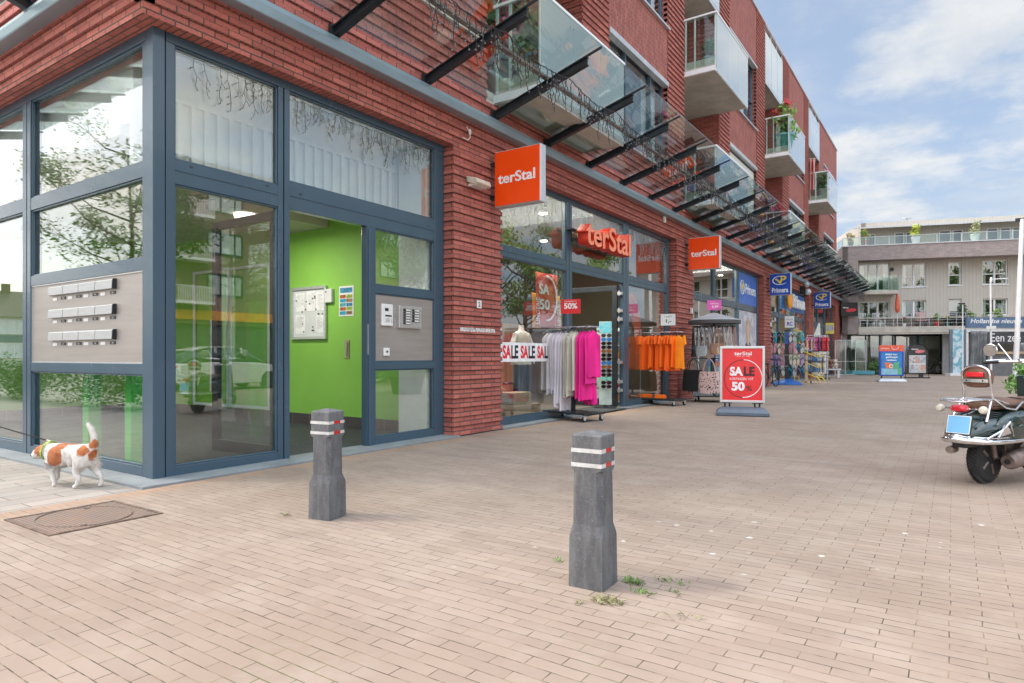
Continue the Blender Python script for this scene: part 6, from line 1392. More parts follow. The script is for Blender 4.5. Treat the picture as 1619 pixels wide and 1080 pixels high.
t = pole('lamp_post','thin grey pole standing left of the kiosk','lamp post', at(1522,38.6), at(1522,38.6,4.3), .04); b = MB(); b.box(-.22,.12,-.06,.06,4.26,4.34); obj('lamp_head', b, M['dark'], t, world=False)
t = thing('bollard','small far dark bollard beside the printed kiosk panel','bollard', at(1494,42.5)); b = MB(); b.lathe([(.10,0),(.10,.78),(.085,.85),(.02,.87)], n=14); obj('post', b, M['dark'], t, 40, world=False); b = MB(); b.cyl((0,0,.70),(0,0,.74),.103,n=14); obj('band', b, M['lightgrey'], t, world=False)
for i, (u, v, lab) in enumerate(((5.0,1.5,'black bicycle parked nearest the far glazing'),(5.8,1.7,'silver bicycle parked between the black bicycle and the kiosk'))):
    t = thing('bicycle', lab, 'bicycle', fpos(u,v,0), R(17+20*i)); bicycle(t, [M['black'],M['lightgrey']][i])
b = MB(); rs = random.Random(31); foliage(b, [(rs.uniform(-.6,.7),rs.uniform(-.4,.4),rs.uniform(.5,1.0),.22) for _ in range(26)], 120, .05, rs); t = thing('shrub','bright green leafy shrub in a dark planter behind the scooter','shrub',(1.55,15.3,0)); obj('leaves', b, leaf_mat('fresh_leaf',(.13,.28,.05)), t, world=False)
b = MB(); b.lathe([(.45,0),(.55,.5),(.58,.5),(.58,.55),(.5,.55),(.48,.5)], n=20); obj('planter', b, M['dark'], t, 40, world=False)
# ================================================================ SCOOTER
sc = thing('scooter', 'dark green retro scooter with a brown seat, chrome rear rack and a blank blue plate', 'scooter', (.25,7.62,0), R(61))
M['sgreen'] = mat('dark_green_lacquer', (.008,.028,.026), .14, 0, .1, 3, coat=.8)
M['leather'] = mat('brown_leather', (.16,.085,.05), .42, 0, .14, 7, .15, 60)
M['exh'] = mat('sooty_metal', (.22,.17,.145), .55, .6, .3, 9, .2, 40)
def S_(name, b, m, sm=40, parent=sc, bevel=None): return obj(name, b, m, parent, sm, bevel, world=False)
def wheel(x, parent):
    b = MB(); prof = []
    for i in range(15):
        a = R(-110+220*i/14); prof.append((.178+.058*math.cos(a), .058*math.sin(a)))
    b.lathe([(.165,-.052)]+[(r,h) for r,h in prof]+[(.165,.052)], (x,0,.235), 36, 'y')
    o = S_('wheel', b, M['rubber'], 50)
    b = MB()
    for i in range(44):
        a = 2*math.pi*i/44
        for s in (-1,1):
            c, sn = math.cos(a+s*.04), math.sin(a+s*.04); c2, s2 = math.cos(a+.10), math.sin(a+.10)
            b.tube([(x+.2375*c,s*.012,.235+.2375*sn),(x+.226*c2,s*.042,.235+.226*s2)], .005, 4)
    S_('tread', b, M['black'], 50, o)
    b = MB(); b.lathe([(.03,-.05),(.06,-.05),(.07,-.02),(.13,-.015),(.163,-.05),(.168,-.05),(.168,.05),(.163,.05),(.13,.015),(.07,.02),(.06,.05),(.03,.05)], (x,0,.235), 30, 'y'); S_('rim', b, M['exh'], 50, o)
    b = MB()
    for i in range(5):
        a = 2*math.pi*i/5; b.tube([(x+.05*math.cos(a),-.045,.235+.05*math.sin(a)),(x+.15*math.cos(a),-.045,.235+.15*math.sin(a))], .016, 6)
    S_('spoke', b, M['exh'], 50, o)
wheel(0, sc); wheel(1.27, sc)
def sect(x, w, z0, z1, p=2.6, n=20, top=None):
    r = []; zc = (z0+z1)/2; h = (z1-z0)/2
    for j in range(n):
        a = 2*math.pi*j/n; c, s = math.cos(a), math.sin(a)
        r.append((x, math.copysign(abs(c)**(2/p),c)*w*(1 if s < 0 else 1-.28*s), zc+math.copysign(abs(s)**(2/p),s)*h))
    return r
b = MB(); b.loft([sect(-.47,.05,.445,.475), sect(-.43,.12,.435,.53), sect(-.33,.17,.43,.61), sect(-.2,.20,.425,.655), sect(0,.225,.42,.69), sect(.25,.235,.41,.71), sect(.45,.22,.38,.71), sect(.6,.18,.34,.69), sect(.68,.14,.3,.64)])
body = S_('rear_body', b, M['sgreen'], 60)
for s in (-1,1):   # bulging side cowls
    b = MB(); b.ball((.2,s*.185,.54), (.38,.085,.155), 26); S_('side_cowl', b, M['sgreen'], 80, body)
b = MB()
for i in range(5): b.tube([(-.28+i*.01,-.10,.635+i*.016),(-.14+i*.03,-.155,.605+i*.016)], .006, 5)
S_('vent', b, M['black'], 40, body)
b = MB(); pth = []
for i in range(25):
    t_ = i/24; a = R(-90+180*t_)
pth = [(.42,-.225,.425),(.2,-.238,.422),(0,-.235,.42),(-.2,-.215,.42),(-.36,-.165,.425),(-.46,-.09,.435),(-.50,0,.445),(-.46,.09,.435),(-.36,.165,.425),(-.2,.215,.42),(0,.235,.42),(.2,.238,.422),(.42,.225,.425)]
b.tube(pth, [.012,.019,.022,.025,.028,.032,.035,.032,.028,.025,.022,.019,.012], 10); b.tube([(p[0]+.01,p[1]*.97,p[2]+.035) for p in pth[2:11]], .009, 8); S_('chrome_bumper', b, M['chrome'], 60)
b = MB(); b.prism([(-.24,.47),(-.02,.50),(-.12,.575)], -.245, -.225, 'y'); b.tube([(-.33,-.20,.46),(-.16,-.235,.53),(-.06,-.245,.60)], .010, 8); b.tube([(-.06,-.245,.60),(-.04,-.246,.54),(0,-.24,.47)], .008, 8); S_('chrome_fin', b, M['chrome'], 60)
b = MB(); b.box(-.42,-.18,-.06,.06,.36,.415); b.box(-.36,-.26,-.1,.1,.385,.42); S_('mud_flap', b, M['black'], 30, bevel=.01)
b = MB(); b.tube([(-.42,.08,.33),(-.30,.1,.33)], .035, 10); S_('hub_cap', b, M['exh'])
# engine and exhaust
b = MB(); b.ball((.22,.08,.27),(.24,.09,.10),14); b.cyl((.1,-.02,.235),(.1,.12,.235),.08,n=16); b.box(.2,.6,-.08,.10,.22,.36); b.cyl((.42,-.14,.30),(.42,-.06,.30),.085,n=16); b.cyl((.42,-.15,.30),(.42,-.14,.30),.045,n=16); S_('engine', b, M['exh'], 50, bevel=.008)
b = MB(); ax = [(.02,-.185,.225),(.05,-.185,.228),(.30,-.185,.262),(.40,-.18,.27),(.46,-.16,.26)]; b.tube(ax, [.058,.078,.082,.07,.03], 20); b.tube([(.46,-.16,.26),(.55,-.10,.22),(.62,-.02,.24)], .018, 8); ex = S_('exhaust', b, M['exh'], 50)
b = MB(); b.cyl((.0,-.185,.222),(.03,-.185,.226),.022,n=12); S_('exhaust_tip', b, M['black'], 50, ex)
b = MB(); b.loft([[(x,-.20-.07*math.cos(R(a)),z+.075*math.sin(R(a))) for a in range(-45,46,15)]+[(x,-.19-.07*math.cos(R(a)),z+.07*math.sin(R(a))) for a in range(45,-46,-15)] for x,z in ((.17,.248),(.38,.272))]); S_('heat_shield', b, M['chrome'], 50, ex)
b = MB(); b.tube([(.36,-.10,.2),(.43,-.17,.10),(.45,-.19,.015),(.50,-.20,.012)], .013, 8); b.tube([(.40,-.13,.22),(.52,-.19,.21)], .013, 8); b.box(.49,.56,-.21,-.17,.2,.225); S_('kickstand', b, M['black'])
b = MB(); b.tube([(-.1,-.1,.52),(-.02,-.1,.26)], .022, 10); S_('shock_absorber', b, M['exh'])
# plate and lamps
b = MB(); A = R(14)
def pl_box(mb, y0,y1,h0,h1,o0,o1):
    q = []
    for h in (h0,h1):
        for o_ in (o0,o1):
            for y in (y0,y1): q.append((-.475+h*math.sin(A)-o_*math.cos(A), y, .495+h*math.cos(A)+o_*math.sin(A)))
    mb.add(q, [(0,1,3,2),(4,6,7,5),(0,4,5,1),(2,3,7,6),(0,2,6,4),(1,5,7,3)])
pl_box(b, -.125,.085,-.005,.170,-.015,.0); S_('plate_holder', b, M['black'], 30, bevel=.004)
b = MB(); pl_box(b, -.12,.08,.0,.165,.001,.003); pp = S_('plate_edge', b, M['text_white'], 30)
b = MB(); pl_box(b, -.114,.074,.006,.159,.0035,.005); S_('number_plate', b, mat('plate_blue',(.16,.42,.68),.35,0,.04,4), 30, pp)
b = MB(); b.loft([sect(-.46,.045,.70,.735,3), sect(-.43,.07,.685,.755,3), sect(-.36,.065,.685,.755,3), sect(-.33,.04,.69,.74,3)]); S_('tail_light', b, mat('red_lens',(.60,.008,.02),.12,0,.05,4,coat=.6), 40)
for s in (-1,1):
    b = MB(); b.cyl((-.37,s*.06,.715),(-.37,s*.15,.715),.010,n=8); it = S_('indicator_arm', b, M['chrome'])
    b = MB(); b.lathe([(.006,-.03),(.028,-.024),(.036,-.005),(.036,.012),(.026,.03),(.005,.036)], (-.38,s*.185,.715), 18, 'x'); S_('indicator', b, mat('clear_lens',(.62,.58,.48),.12,0,.08,20,coat=.5), 50, it)
b = MB()
b.tube([(-.50,.11,.79),(-.46,.13,.80),(-.1,.13,.80),(.1,.15,.755)], .009, 8); b.tube([(-.50,-.11,.79),(-.46,-.13,.80),(-.1,-.13,.80),(.1,-.15,.755)], .009, 8); b.tube([(-.50,.11,.79),(-.52,0,.785),(-.50,-.11,.79)], .009, 8)
for y in (-.065,0,.065): b.tube([(-.515,y,.788),(-.1,y,.80)], .007, 6)
for x in (-.38,-.1): b.tube([(x,-.13,.80),(x,.13,.80)], .007, 6)
for s in (-1,1): b.tube([(-.12,s*.12,.80),(-.20,s*.14,.70),(-.26,s*.15,.60)], .012, 8); b.tube([(-.1,s*.13,.80),(.0,s*.18,.72),(.12,s*.20,.70),(.25,s*.19,.76),(.42,s*.17,.78),(.50,s*.15,.74)], .010, 8)
S_('luggage_rack', b, M['chrome'], 60)
b = MB(); pts = [(-.10,-.125,.80),(-.14,-.118,.98)]+[(-.15-.0*a,-.118*math.cos(R(a)),1.035+.075*math.sin(R(a))) for a in range(0,181,20)]+[(-.14,.118,.98),(-.10,.125,.80)]; b.tube(pts, .011, 8); b.box(-.165,-.152,-.112,.112,.955,.985); br_ = S_('backrest_frame', b, M['chrome'], 60)
b = MB(); b.loft([[(x,math.copysign(abs(math.cos(R(a)))**.6,math.cos(R(a)))*.115*k, 1.0+math.copysign(abs(math.sin(R(a)))**.7,math.sin(R(a)))*.095*k) for a in range(0,360,15)] for x,k in ((-.145,.9),(-.135,1.0),(-.07,1.0),(-.055,.85))]); S_('backrest', b, M['leather'], 50)
b = MB(); b.box(-.175,-.153,-.075,.075,1.005,1.05); S_('red_reflector', b, mat('reflector',(.70,.01,.02),.15,coat=.4), 30, bevel=.006)
b = MB(); b.cyl((-.168,-.07,.97),(-.163,-.07,.97),.008,n=8); b.cyl((-.168,.07,.97),(-.163,.07,.97),.008,n=8); S_('bolt', b, M['black'])
b = MB(); b.loft([sect(-.10,.06,.70,.76,2.5), sect(-.07,.13,.69,.795,2.8), sect(.05,.155,.69,.82,3), sect(.25,.165,.69,.81,3), sect(.45,.15,.69,.785,3), sect(.6,.13,.69,.80,3), sect(.78,.09,.69,.80,3), sect(.84,.04,.70,.77,2.5)]); st_ = S_('seat', b, M['leather'], 60)
b = MB()
for s in (-1,1): b.tube([(-.08,s*.12,.735),(.05,s*.158,.74),(.25,s*.168,.735),(.45,s*.152,.73),(.7,s*.11,.735)], .006, 6)
b.tube([(.47,.145,.74),(.47,.11,.785),(.47,0,.795),(.47,-.11,.785),(.47,-.145,.74)], .006, 6); S_('piping', b, M['black'], 50, st_)
b = MB(); put_text(b, 'Practical', (.12,-.272,.535), (1,0,0), (0,0,1), .16, .035, depth=.003, shear=.2); S_('side_script', b, M['text_white'], 30, body)
# front: footboard, leg shield, steering, front wheel guard
b = MB(); b.box(.6,1.08,-.17,.17,.27,.31); b.prism([(1.04,.27),(1.10,.27),(1.02,1.0),(.96,1.0)], -.2, .2, 'y'); b.ball((1.27,0,.33),(.26,.085,.17),18); S_('leg_shield', b, M['sgreen'], 50, bevel=.02)
b = MB(); b.tube([(1.27,0,.24),(1.2,0,.45),(1.02,0,1.08)], .028, 10); S_('fork', b, M['black'])
b = MB(); b.ball((1.04,0,1.10),(.13,.11,.085),18); hs = S_('headset', b, M['black'], 70); b = MB(); b.ring((1.14,0,1.12), .085, .014, 'x', 24, 6); b.tube([(.99,.05,1.12),(.98,.20,1.145),(.94,.34,1.14)], .017, 10); b.tube([(.99,-.05,1.12),(.98,-.20,1.145),(.94,-.34,1.14)], .017, 10); b.ball((.99,.16,1.15),(.03,.04,.025),10); S_('handlebar', b, M['chrome'], 60)
for s in (-1,1):
    b = MB(); b.cyl((.955,s*.31,1.142),(.905,s*.47,1.13),.019,n=12); S_('grip', b, M['black'])
    b = MB(); b.tube([(1.0,s*.28,1.155),(1.03,s*.30,1.165),(.93,s*.46,1.150)], .007, 6); S_('brake_lever', b, M['chrome'])
    b = MB(); b.tube([(.98,s*.24,1.15),(1.02,s*.33,1.25),(1.05,s*.40,1.33),(1.05,s*.47,1.27)], .008, 8); mr = S_('mirror_arm', b, M['chrome'])
    b = MB(); b.m = Matrix.Translation((1.05,s*.48,1.265)) @ Matrix.Rotation(R(12*s),4,'Z'); b.lathe([(.004,.03),(.055,.022),(.068,.0),(.068,-.008),(.064,-.010)], (0,0,0), 24, 'x'); S_('mirror', b, M['chrome'], 50, mr)
    b = MB(); b.m = Matrix.Translation((1.05,s*.48,1.265)) @ Matrix.Rotation(R(12*s),4,'Z'); b.lathe([(.001,-.0105),(.060,-.0105),(.060,-.012),(.001,-.012)], (0,0,0), 24, 'x'); S_('mirror_glass', b, mat('mirror_glass',(.42,.38,.33),.25,.6), 50, mr)
# ================================================================ DOG
DX, DY, DR = -6.80, 2.70, R(196)
dog = None
def dog_mat():
    m, N, L, b = new_mat('dog_coat'); c = N.new('ShaderNodeTexCoord'); n1 = noise_node(N, L, 26, 5, .7); nv = N.new('ShaderNodeTexNoise'); nv.inputs['Scale'].default_value = 14; L.new(c.outputs['Object'], nv.inputs['Vector'])
    wob = N.new('ShaderNodeVectorMath'); wob.operation = 'MULTIPLY_ADD'; wob.inputs[1].default_value = (.07,.07,.07); L.new(nv.outputs[1], wob.inputs[0]); L.new(c.outputs['Object'], wob.inputs[2])
    tot = None
    for (ctr, sc_, r) in (((.295,.0,.325),(1,1,1),.078), ((.045,.12,.29),(1.0,.8,.75),.088), ((.0,.05,.375),(.8,.8,1.2),.055), ((-.09,.0,.405),(.42,1,1.6),.048), ((-.275,.08,.36),(1,.9,.9),.056), ((-.34,.0,.405),(1,1,.75),.040), ((-.35,.02,.30),(1.0,.8,.6),.036)):
        s = N.new('ShaderNodeVectorMath'); s.operation = 'SUBTRACT'; L.new(wob.outputs[0], s.inputs[0]); s.inputs[1].default_value = tuple(q+.035 for q in ctr)
        q = N.new('ShaderNodeVectorMath'); q.operation = 'MULTIPLY'; L.new(s.outputs[0], q.inputs[0]); q.inputs[1].default_value = sc_
        l = N.new('ShaderNodeVectorMath'); l.operation = 'LENGTH'; L.new(q.outputs[0], l.inputs[0])
        f = ramp(l.outputs['Value'], r+.006, r-.006, N, L); tot = f if tot is None else mth(N, L, 'MAXIMUM', tot, f)
    wh = mixrgb(N, L, ramp(n1, .3, .7, N, L), (.60,.55,.50), (.76,.73,.69)); og = mixrgb(N, L, ramp(n1, .3, .7, N, L), (.36,.095,.02), (.50,.165,.04))
    L.new(mixrgb(N, L, tot, wh, og), b.inputs['Base Color']); b.inputs['Roughness'].default_value = .8; b.inputs['Sheen Weight'].default_value = .2
    bump(N, L, b, noise_node(N, L, 60, 5, .7, stretch=(.35,1,1)), .7, .012); return m
dm = dog_mat()
V_ = []; E_ = []; RD = []
def chain(pts, start=None):
    prev = start
    for (x,y,z,r) in pts:
        V_.append((x,y,z)); RD.append(r); i = len(V_)-1
        if prev is not None: E_.append((prev,i))
        prev = i
    return prev
hip = chain([(-.25,0,.315,(.088,.092))]); bl_ = chain([(-.12,0,.300,(.092,.10)), (.0,0,.292,(.098,.112)), (.11,0,.292,(.092,.115))], hip); ch = bl_
nk = chain([(.19,.0,.315,(.068,.078)), (.26,.01,.318,(.060,.066)), (.315,.015,.302,(.066,.064)), (.365,.02,.272,(.042,.040)), (.40,.022,.256,(.026,.024))], ch)
tl = chain([(-.32,0,.365,(.040,.044)), (-.345,0,.42,(.030,.030)), (-.335,0,.485,(.030,.028)), (-.295,0,.545,(.024,.022)), (-.25,0,.585,(.010,.010))], hip)
chain([(.13,.055,.20,(.042,.05)), (.11,.062,.125,(.025,.027)), (.075,.062,.05,(.018,.019)), (.065,.062,.018,(.021,.016)), (.10,.062,.012,(.018,.012))], ch)
chain([(.15,-.055,.20,(.042,.05)), (.20,-.06,.13,(.025,.027)), (.19,-.06,.065,(.018,.019)), (.215,-.06,.035,(.021,.016)), (.245,-.06,.022,(.016,.012))], ch)
chain([(-.24,.06,.215,(.052,.062)), (-.19,.066,.15,(.032,.036)), (-.235,.066,.085,(.019,.021)), (-.20,.066,.02,(.021,.016)), (-.16,.066,.012,(.017,.012))], hip)
chain([(-.28,-.06,.215,(.052,.062)), (-.27,-.066,.15,(.032,.036)), (-.345,-.066,.095,(.019,.020)), (-.345,-.066,.022,(.020,.016)), (-.31,-.066,.012,(.017,.012))], hip)
me = bpy.data.meshes.new('dog'); me.from_pydata(V_, E_, []); o = bpy.data.objects.new('dog', me); COL.objects.link(o)
sk = o.modifiers.new('skin','SKIN'); sk.use_smooth_shade = True; ss = o.modifiers.new('sub','SUBSURF'); ss.levels = 2; ss.render_levels = 2
for i, v in enumerate(me.skin_vertices[0].data): v.radius = RD[i]; v.use_root = (i == 0)
bpy.context.view_layer.update(); dg = bpy.context.evaluated_depsgraph_get(); bm_ = bpy.data.meshes.new_from_object(o.evaluated_get(dg)); bpy.data.objects.remove(o)
bm_.materials.clear(); bm_.materials.append(dm); bm_.name = 'dog'
dog = bpy.data.objects.new('dog', bm_); COL.objects.link(dog); dog.location = (DX,DY,.0); dog.rotation_euler = (0,0,DR)
for p_ in bm_.polygons: p_.use_smooth = True
tag(dog, 'small white and orange brown terrier on a lead walking past the corner window', 'dog')
rs = random.Random(5); fur = MB(); polys = list(bm_.polygons); ar = [p_.area for p_ in polys]; pick = rs.choices(polys, ar, k=9000)
for p_ in pick:
    c = Vector(p_.center); nn = Vector(p_.normal)
    if c.z < .03: continue
    v0, v1 = [bm_.vertices[p_.vertices[i]].co for i in (0,2)]; c = c+(v0-c)*rs.uniform(-.8,.8)+(bm_.vertices[p_.vertices[1]].co-c)*rs.uniform(-.8,.8)
    back = Vector((-1,0,-.5)) if c.z < .42 or c.x > -.25 else Vector((.3,0,1)); d = (nn*rs.uniform(.25,.6)+back*.9+Vector((rs.uniform(-.3,.3),rs.uniform(-.3,.3),rs.uniform(-.3,.3)))).normalized()
    l = rs.uniform(.014,.034)*(.5 if c.x > .27 or c.z < .15 else 1); s = d.cross(nn).normalized()*.0016
    fur.add([c-s, c+s, c+d*l], [(0,1,2)])
fo = obj('fur', fur, dm, dog, world=False); fo['kind'] = 'stuff'
b = MB()
for s in (-1,1): b.prism([(.325,.345),(.29,.335),(.275,.275),(.30,.262),(.325,.29)], s*.058-.004, s*.058+.004, 'y')
obj('ear', b, mat('ear_brown',(.30,.09,.03),.8,0,.2,20), dog, bevel=.003, world=False)
b = MB(); b.ball((.412,.023,.262),(.013,.014,.011),10); obj('nose', b, M['black'], dog, 60, world=False)
b = MB(); b.ball((.352,.045,.300),(.008,.006,.008),8); b.ball((.352,-.015,.300),(.008,.006,.008),8); obj('eye', b, M['black'], dog, 60, world=False)
b = MB(); pts = [(.225+.02*math.cos(R(a))*0-.028*math.sin(R(a)), .078*math.cos(R(a)), .318+.084*math.sin(R(a))) for a in range(0,360,20)]; b.tube(pts, .008, 6, close=True); obj('collar', b, mat('lime_collar',(.42,.62,.10),.6,0,.6,40), dog, 60, world=False)
# lead: from the collar up to the walker, who is out of the picture
m4 = Matrix.Translation((DX,DY,0)) @ Matrix.Rotation(DR,4,'Z'); a_ = m4 @ Vector((.195,0,.40)); z_ = Vector((-10.3,1.75,1.12)); pts = []
for i in range(15): t_ = i/14; p = a_.lerp(z_, t_); p.z -= .10*4*t_*(1-t_)*.5; pts.append(tuple(p))
b = MB(); b.tube(pts, .006, 6); lead = thing('dog_lead', 'thin black lead running from the dog collar up to the left edge', 'dog lead', tuple(a_)); obj('cord', b, mat('lead_black',(.008,.008,.009),.9), lead)
b = MB(); b.tube([pts[0], tuple(Vector(pts[0]).lerp(Vector(pts[1]),.25))], .006, 6); obj('clip', b, M['chrome'], lead)
# ================================================================ ACROSS THE SQUARE (seen mirrored in the glass)
M['bbrick'] = brick_mat('brown_brick', (.20,.135,.09), (.15,.10,.07), (.22,.19,.16), w=.24, h=.08, ms=.01)
ob = thing('apartment_building', 'brown brick apartment block across the square, mirrored in the entrance glass', 'building', (34,38,0))
b = MB(); b.box(34,46,20,58,0,15.5); b.box(33.7,34,20,58,3.6,3.9); obj('wall', b, M['bbrick'], ob)
b = MB(); b.box(33.6,46.2,19.8,58.2,15.5,15.8); obj('roof_edge', b, M['lightgrey'], ob)
b = MB(); b.box(33.5,34.0,20.2,57.8,3.9,4.6); obj('fascia', b, mat('amber_fascia',(.75,.33,.03),.5), ob)
b = MB(); b.box(33.9,33.97,20.5,57.5,.2,3.5); obj('shop_glazing', b, M['room'], ob)
w0 = None; bc0 = None
for fl_ in range(3):
    for i in range(6):
        y = 23.5+i*6.0; z = 5.8+fl_*3.2
        if w0 is None:
            f = MB(); 
            for q in ((-1.5,1.5,0,.12),(-1.5,1.5,1.6,1.72),(-1.5,-1.38,.12,1.6),(1.38,1.5,.12,1.6),(-.45,-.33,.12,1.6),(.75,.87,.12,1.6)): f.box(-.08,.0,q[0],q[1],q[2],q[3])
            w0 = obj('window', f, M['dark'], ob, world=False); g = MB(); g.box(-.05,-.04,-1.38,1.38,.12,1.6); obj('pane', g, M['glass_top'], w0, world=False); g = MB(); g.box(-.035,-.005,-1.38,1.38,.12,1.6); obj('curtain', g, M['curtain'], w0, world=False); o = w0
        else:
            o = w0.copy(); COL.objects.link(o)
            for c_ in kids(w0): d = c_.copy(); COL.objects.link(d); d.parent = o
        o.location = (0, y-38, z)
        if i % 2 == 0:
            if bc0 is None:
                f = MB(); f.box(-1.3,0,-1.4,1.4,-.2,0); bc0 = obj('balcony', f, M['white'], ob, world=False); g = MB()
                for q in range(22): g.box(-1.3,-1.27,-1.4+q*.13,-1.36+q*.13,0,1.05)
                g.box(-1.31,-1.25,-1.4,1.4,1.05,1.1); g.box(-1.3,0,-1.4,-1.37,1.05,1.1); g.box(-1.3,0,1.37,1.4,1.05,1.1); obj('railing', g, M['white'], bc0, world=False); o = bc0
            else:
                o = bc0.copy(); COL.objects.link(o)
                for c_ in kids(bc0): d = c_.copy(); COL.objects.link(d); d.parent = o
            o.location = (0, y-38+3.0, z-.6)
def row_house(name, label, x, y, rz, wall_m, w=26, n=5):
    t = thing(name, label, 'building', (x,y,0), rz); b = MB(); b.box(-w/2,w/2,0,8,0,5.6); obj('wall', b, wall_m, t, world=False)
    b = MB(); b.prism([(-.5,5.5),(4,8.6),(8.5,5.5)], -w/2-.2, w/2+.2, 'x'); r = obj('roof', b, mat('roof_tiles',(.16,.12,.10),.8,0,.3,12), t, world=False)
    for i in range(n): b = MB(); b.box(-w/2+2+i*w/n,-w/2+2.8+i*w/n,3.6,4.4,7.8,9.4); obj('chimney', b, M['bbrick'], r, world=False)
    b = MB(); b.box(-w/2,w/2,-.06,0,2.7,3.5); obj('panel_band', b, mat('slate_band',(.16,.19,.23),.6), t, world=False)
    for i in range(n):
        for z in (1.0,3.6):
            x0 = -w/2+.8+i*w/n; b = MB()
            for q in ((x0,x0+3.4,z,z+.1),(x0,x0+3.4,z+1.5,z+1.6),(x0,x0+.1,z+.1,z+1.5),(x0+3.3,x0+3.4,z+.1,z+1.5),(x0+1.0,x0+1.1,z+.1,z+1.5),(x0+2.3,x0+2.4,z+.1,z+1.5)): b.box(q[0],q[1],-.08,.0,q[2],q[3])
            o = obj('window', b, M['white'], t, world=False); g = MB(); g.box(x0+.1,x0+3.3,-.03,-.01,z+.1,z+1.5); obj('pane', g, M['curtain'], o, world=False)
row_house('row_house', 'terrace of brown roofed houses mirrored in the glass at the left edge', -85, -24, R(105), M['cream'], 34, 6)
row_house('row_house', 'second terrace of houses farther along behind the photographer', -30, -30, R(175), M['bbrick'], 34, 6)
rs = random.Random(3); b = MB(); foliage(b, [(rs.uniform(-36,-12.5),-.95+rs.uniform(-.3,.3),rs.uniform(.2,1.05),.42) for _ in range(170)], 150, .038, rs); t = obj('hedge', b, M['leaf_d']); tag(t, 'long clipped dark green hedge mirrored in the lower corner glass', 'hedge')
rs = random.Random(6); b = MB(); foliage(b, [(6.8+rs.uniform(-.3,.3),rs.uniform(17.5,30),rs.uniform(.2,.95),.4) for _ in range(80)], 90, .05, rs); t = obj('hedge', b, M['leaf']); tag(t, 'clipped green hedge beside the parked cars across the square', 'hedge')
tree('tree', 'light green young tree mirrored in the corner windows', (-17.8,-1.9,0), 7.6, 2.0, 11, M['leaf_l'], 130, .065, 26, limb=.5)
tree('tree', 'green tree mirrored left of the brown apartment block in the entrance glass', (15.5,13.2,0), 9.5, 3.0, 12, M['leaf'], 90, .13)
for i, (x, y, h) in enumerate(((14,36,9.5),(15,43,10.5),(13.5,50,10),(16,30,8.5))): tree('tree', ['second tree from the entrance','tall tree in the middle','farthest tree','shortest tree'][i]+' of the row across the square mirrored in the shop windows', (x,y,0), h, 3.3, 20+i, M['leaf'] if i % 2 else M['leaf_l'], 80, .14)
# parked cars
def car(label, loc, rz, paint, group=None):
    t = thing('parked_car', label, 'car', loc, rz, group); 
    def sec(x, w, z0, z1, wt=None): wt = w if wt is None else wt; return [(x,-w,z0),(x,-w*1.02,z0+(z1-z0)*.45),(x,-wt,z1-.03),(x,-wt*.8,z1),(x,wt*.8,z1),(x,wt,z1-.03),(x,w*1.02,z0+(z1-z0)*.45),(x,w,z0)]
    b = MB(); b.loft([sec(-2.15,.70,.35,.75),sec(-2.05,.82,.25,.95),sec(-1.2,.87,.22,1.0),sec(0,.88,.22,1.0),sec(.9,.87,.22,.98),sec(1.7,.83,.24,.86),sec(2.1,.72,.3,.72),sec(2.18,.6,.36,.6)]); body = obj('body', b, paint, t, 40, world=False, bevel=.03)
    b = MB(); b.loft([sec(-1.95,.74,.95,1.0,.70),sec(-1.55,.76,.95,1.38,.60),sec(-.9,.78,.96,1.50,.60),sec(.1,.78,.96,1.52,.60),sec(.7,.76,.95,1.32,.60),sec(1.25,.72,.93,.98,.66)]); obj('cabin_glass', b, mat('car_glass',(.02,.03,.035),.05,0,.1,3,coat=.5), t, 40, world=False)
    b = MB(); b.loft([sec(-1.5,.61,1.37,1.42,.58),sec(-.9,.62,1.49,1.535,.58),sec(.1,.62,1.51,1.55,.58),sec(.6,.60,1.38,1.42,.57)]); 
    for x in (-.75,.25):
        for s in (-1,1): b.prism([(x,.95),(x+.08,.95),(x+.05,1.5),(x-.02,1.5)], s*.70-.02, s*.70+.02, 'y')
    obj('roof', b, paint, t, 40, world=False)
    for x in (-1.35,1.3):
        for s in (-1,1):
            b = MB(); b.lathe([(.2,-.1),(.30,-.1),(.325,-.07),(.325,.07),(.30,.1),(.2,.1)], (x,s*.80,.325), 24, 'y'); o = obj('wheel', b, M['rubber'], t, 40, world=False); b = MB(); b.lathe([(.02,-.09),(.2,-.095),(.2,.095),(.02,.09)], (x,s*.80,.325), 16, 'y'); obj('rim', b, M['alu'], o, 40, world=False)
    for s in (-1,1):
        b = MB(); b.ball((2.08,s*.58,.66),(.1,.16,.07),10); obj('headlight', b, M['plastic_white'], t, 60, world=False)
        b = MB(); b.ball((-2.08,s*.62,.82),(.06,.14,.07),10); obj('tail_light', b, M['red'], t, 60, world=False)
    return t
car('white parked car mirrored in the tall entrance pane', (9.2,13.8,0), R(90), mat('white_car',(.7,.71,.72),.25,0,.03,3,coat=.7))
car('silver blue parked car left of the white one in the reflection', (9.3,8.2,0), R(90), mat('silver_car',(.30,.36,.42),.25,.4,.03,3,coat=.7))
car('dark grey parked car beyond the white one across the square', (9.2,20.5,0), R(90), mat('grey_car',(.06,.065,.07),.25,.3,.03,3,coat=.7))
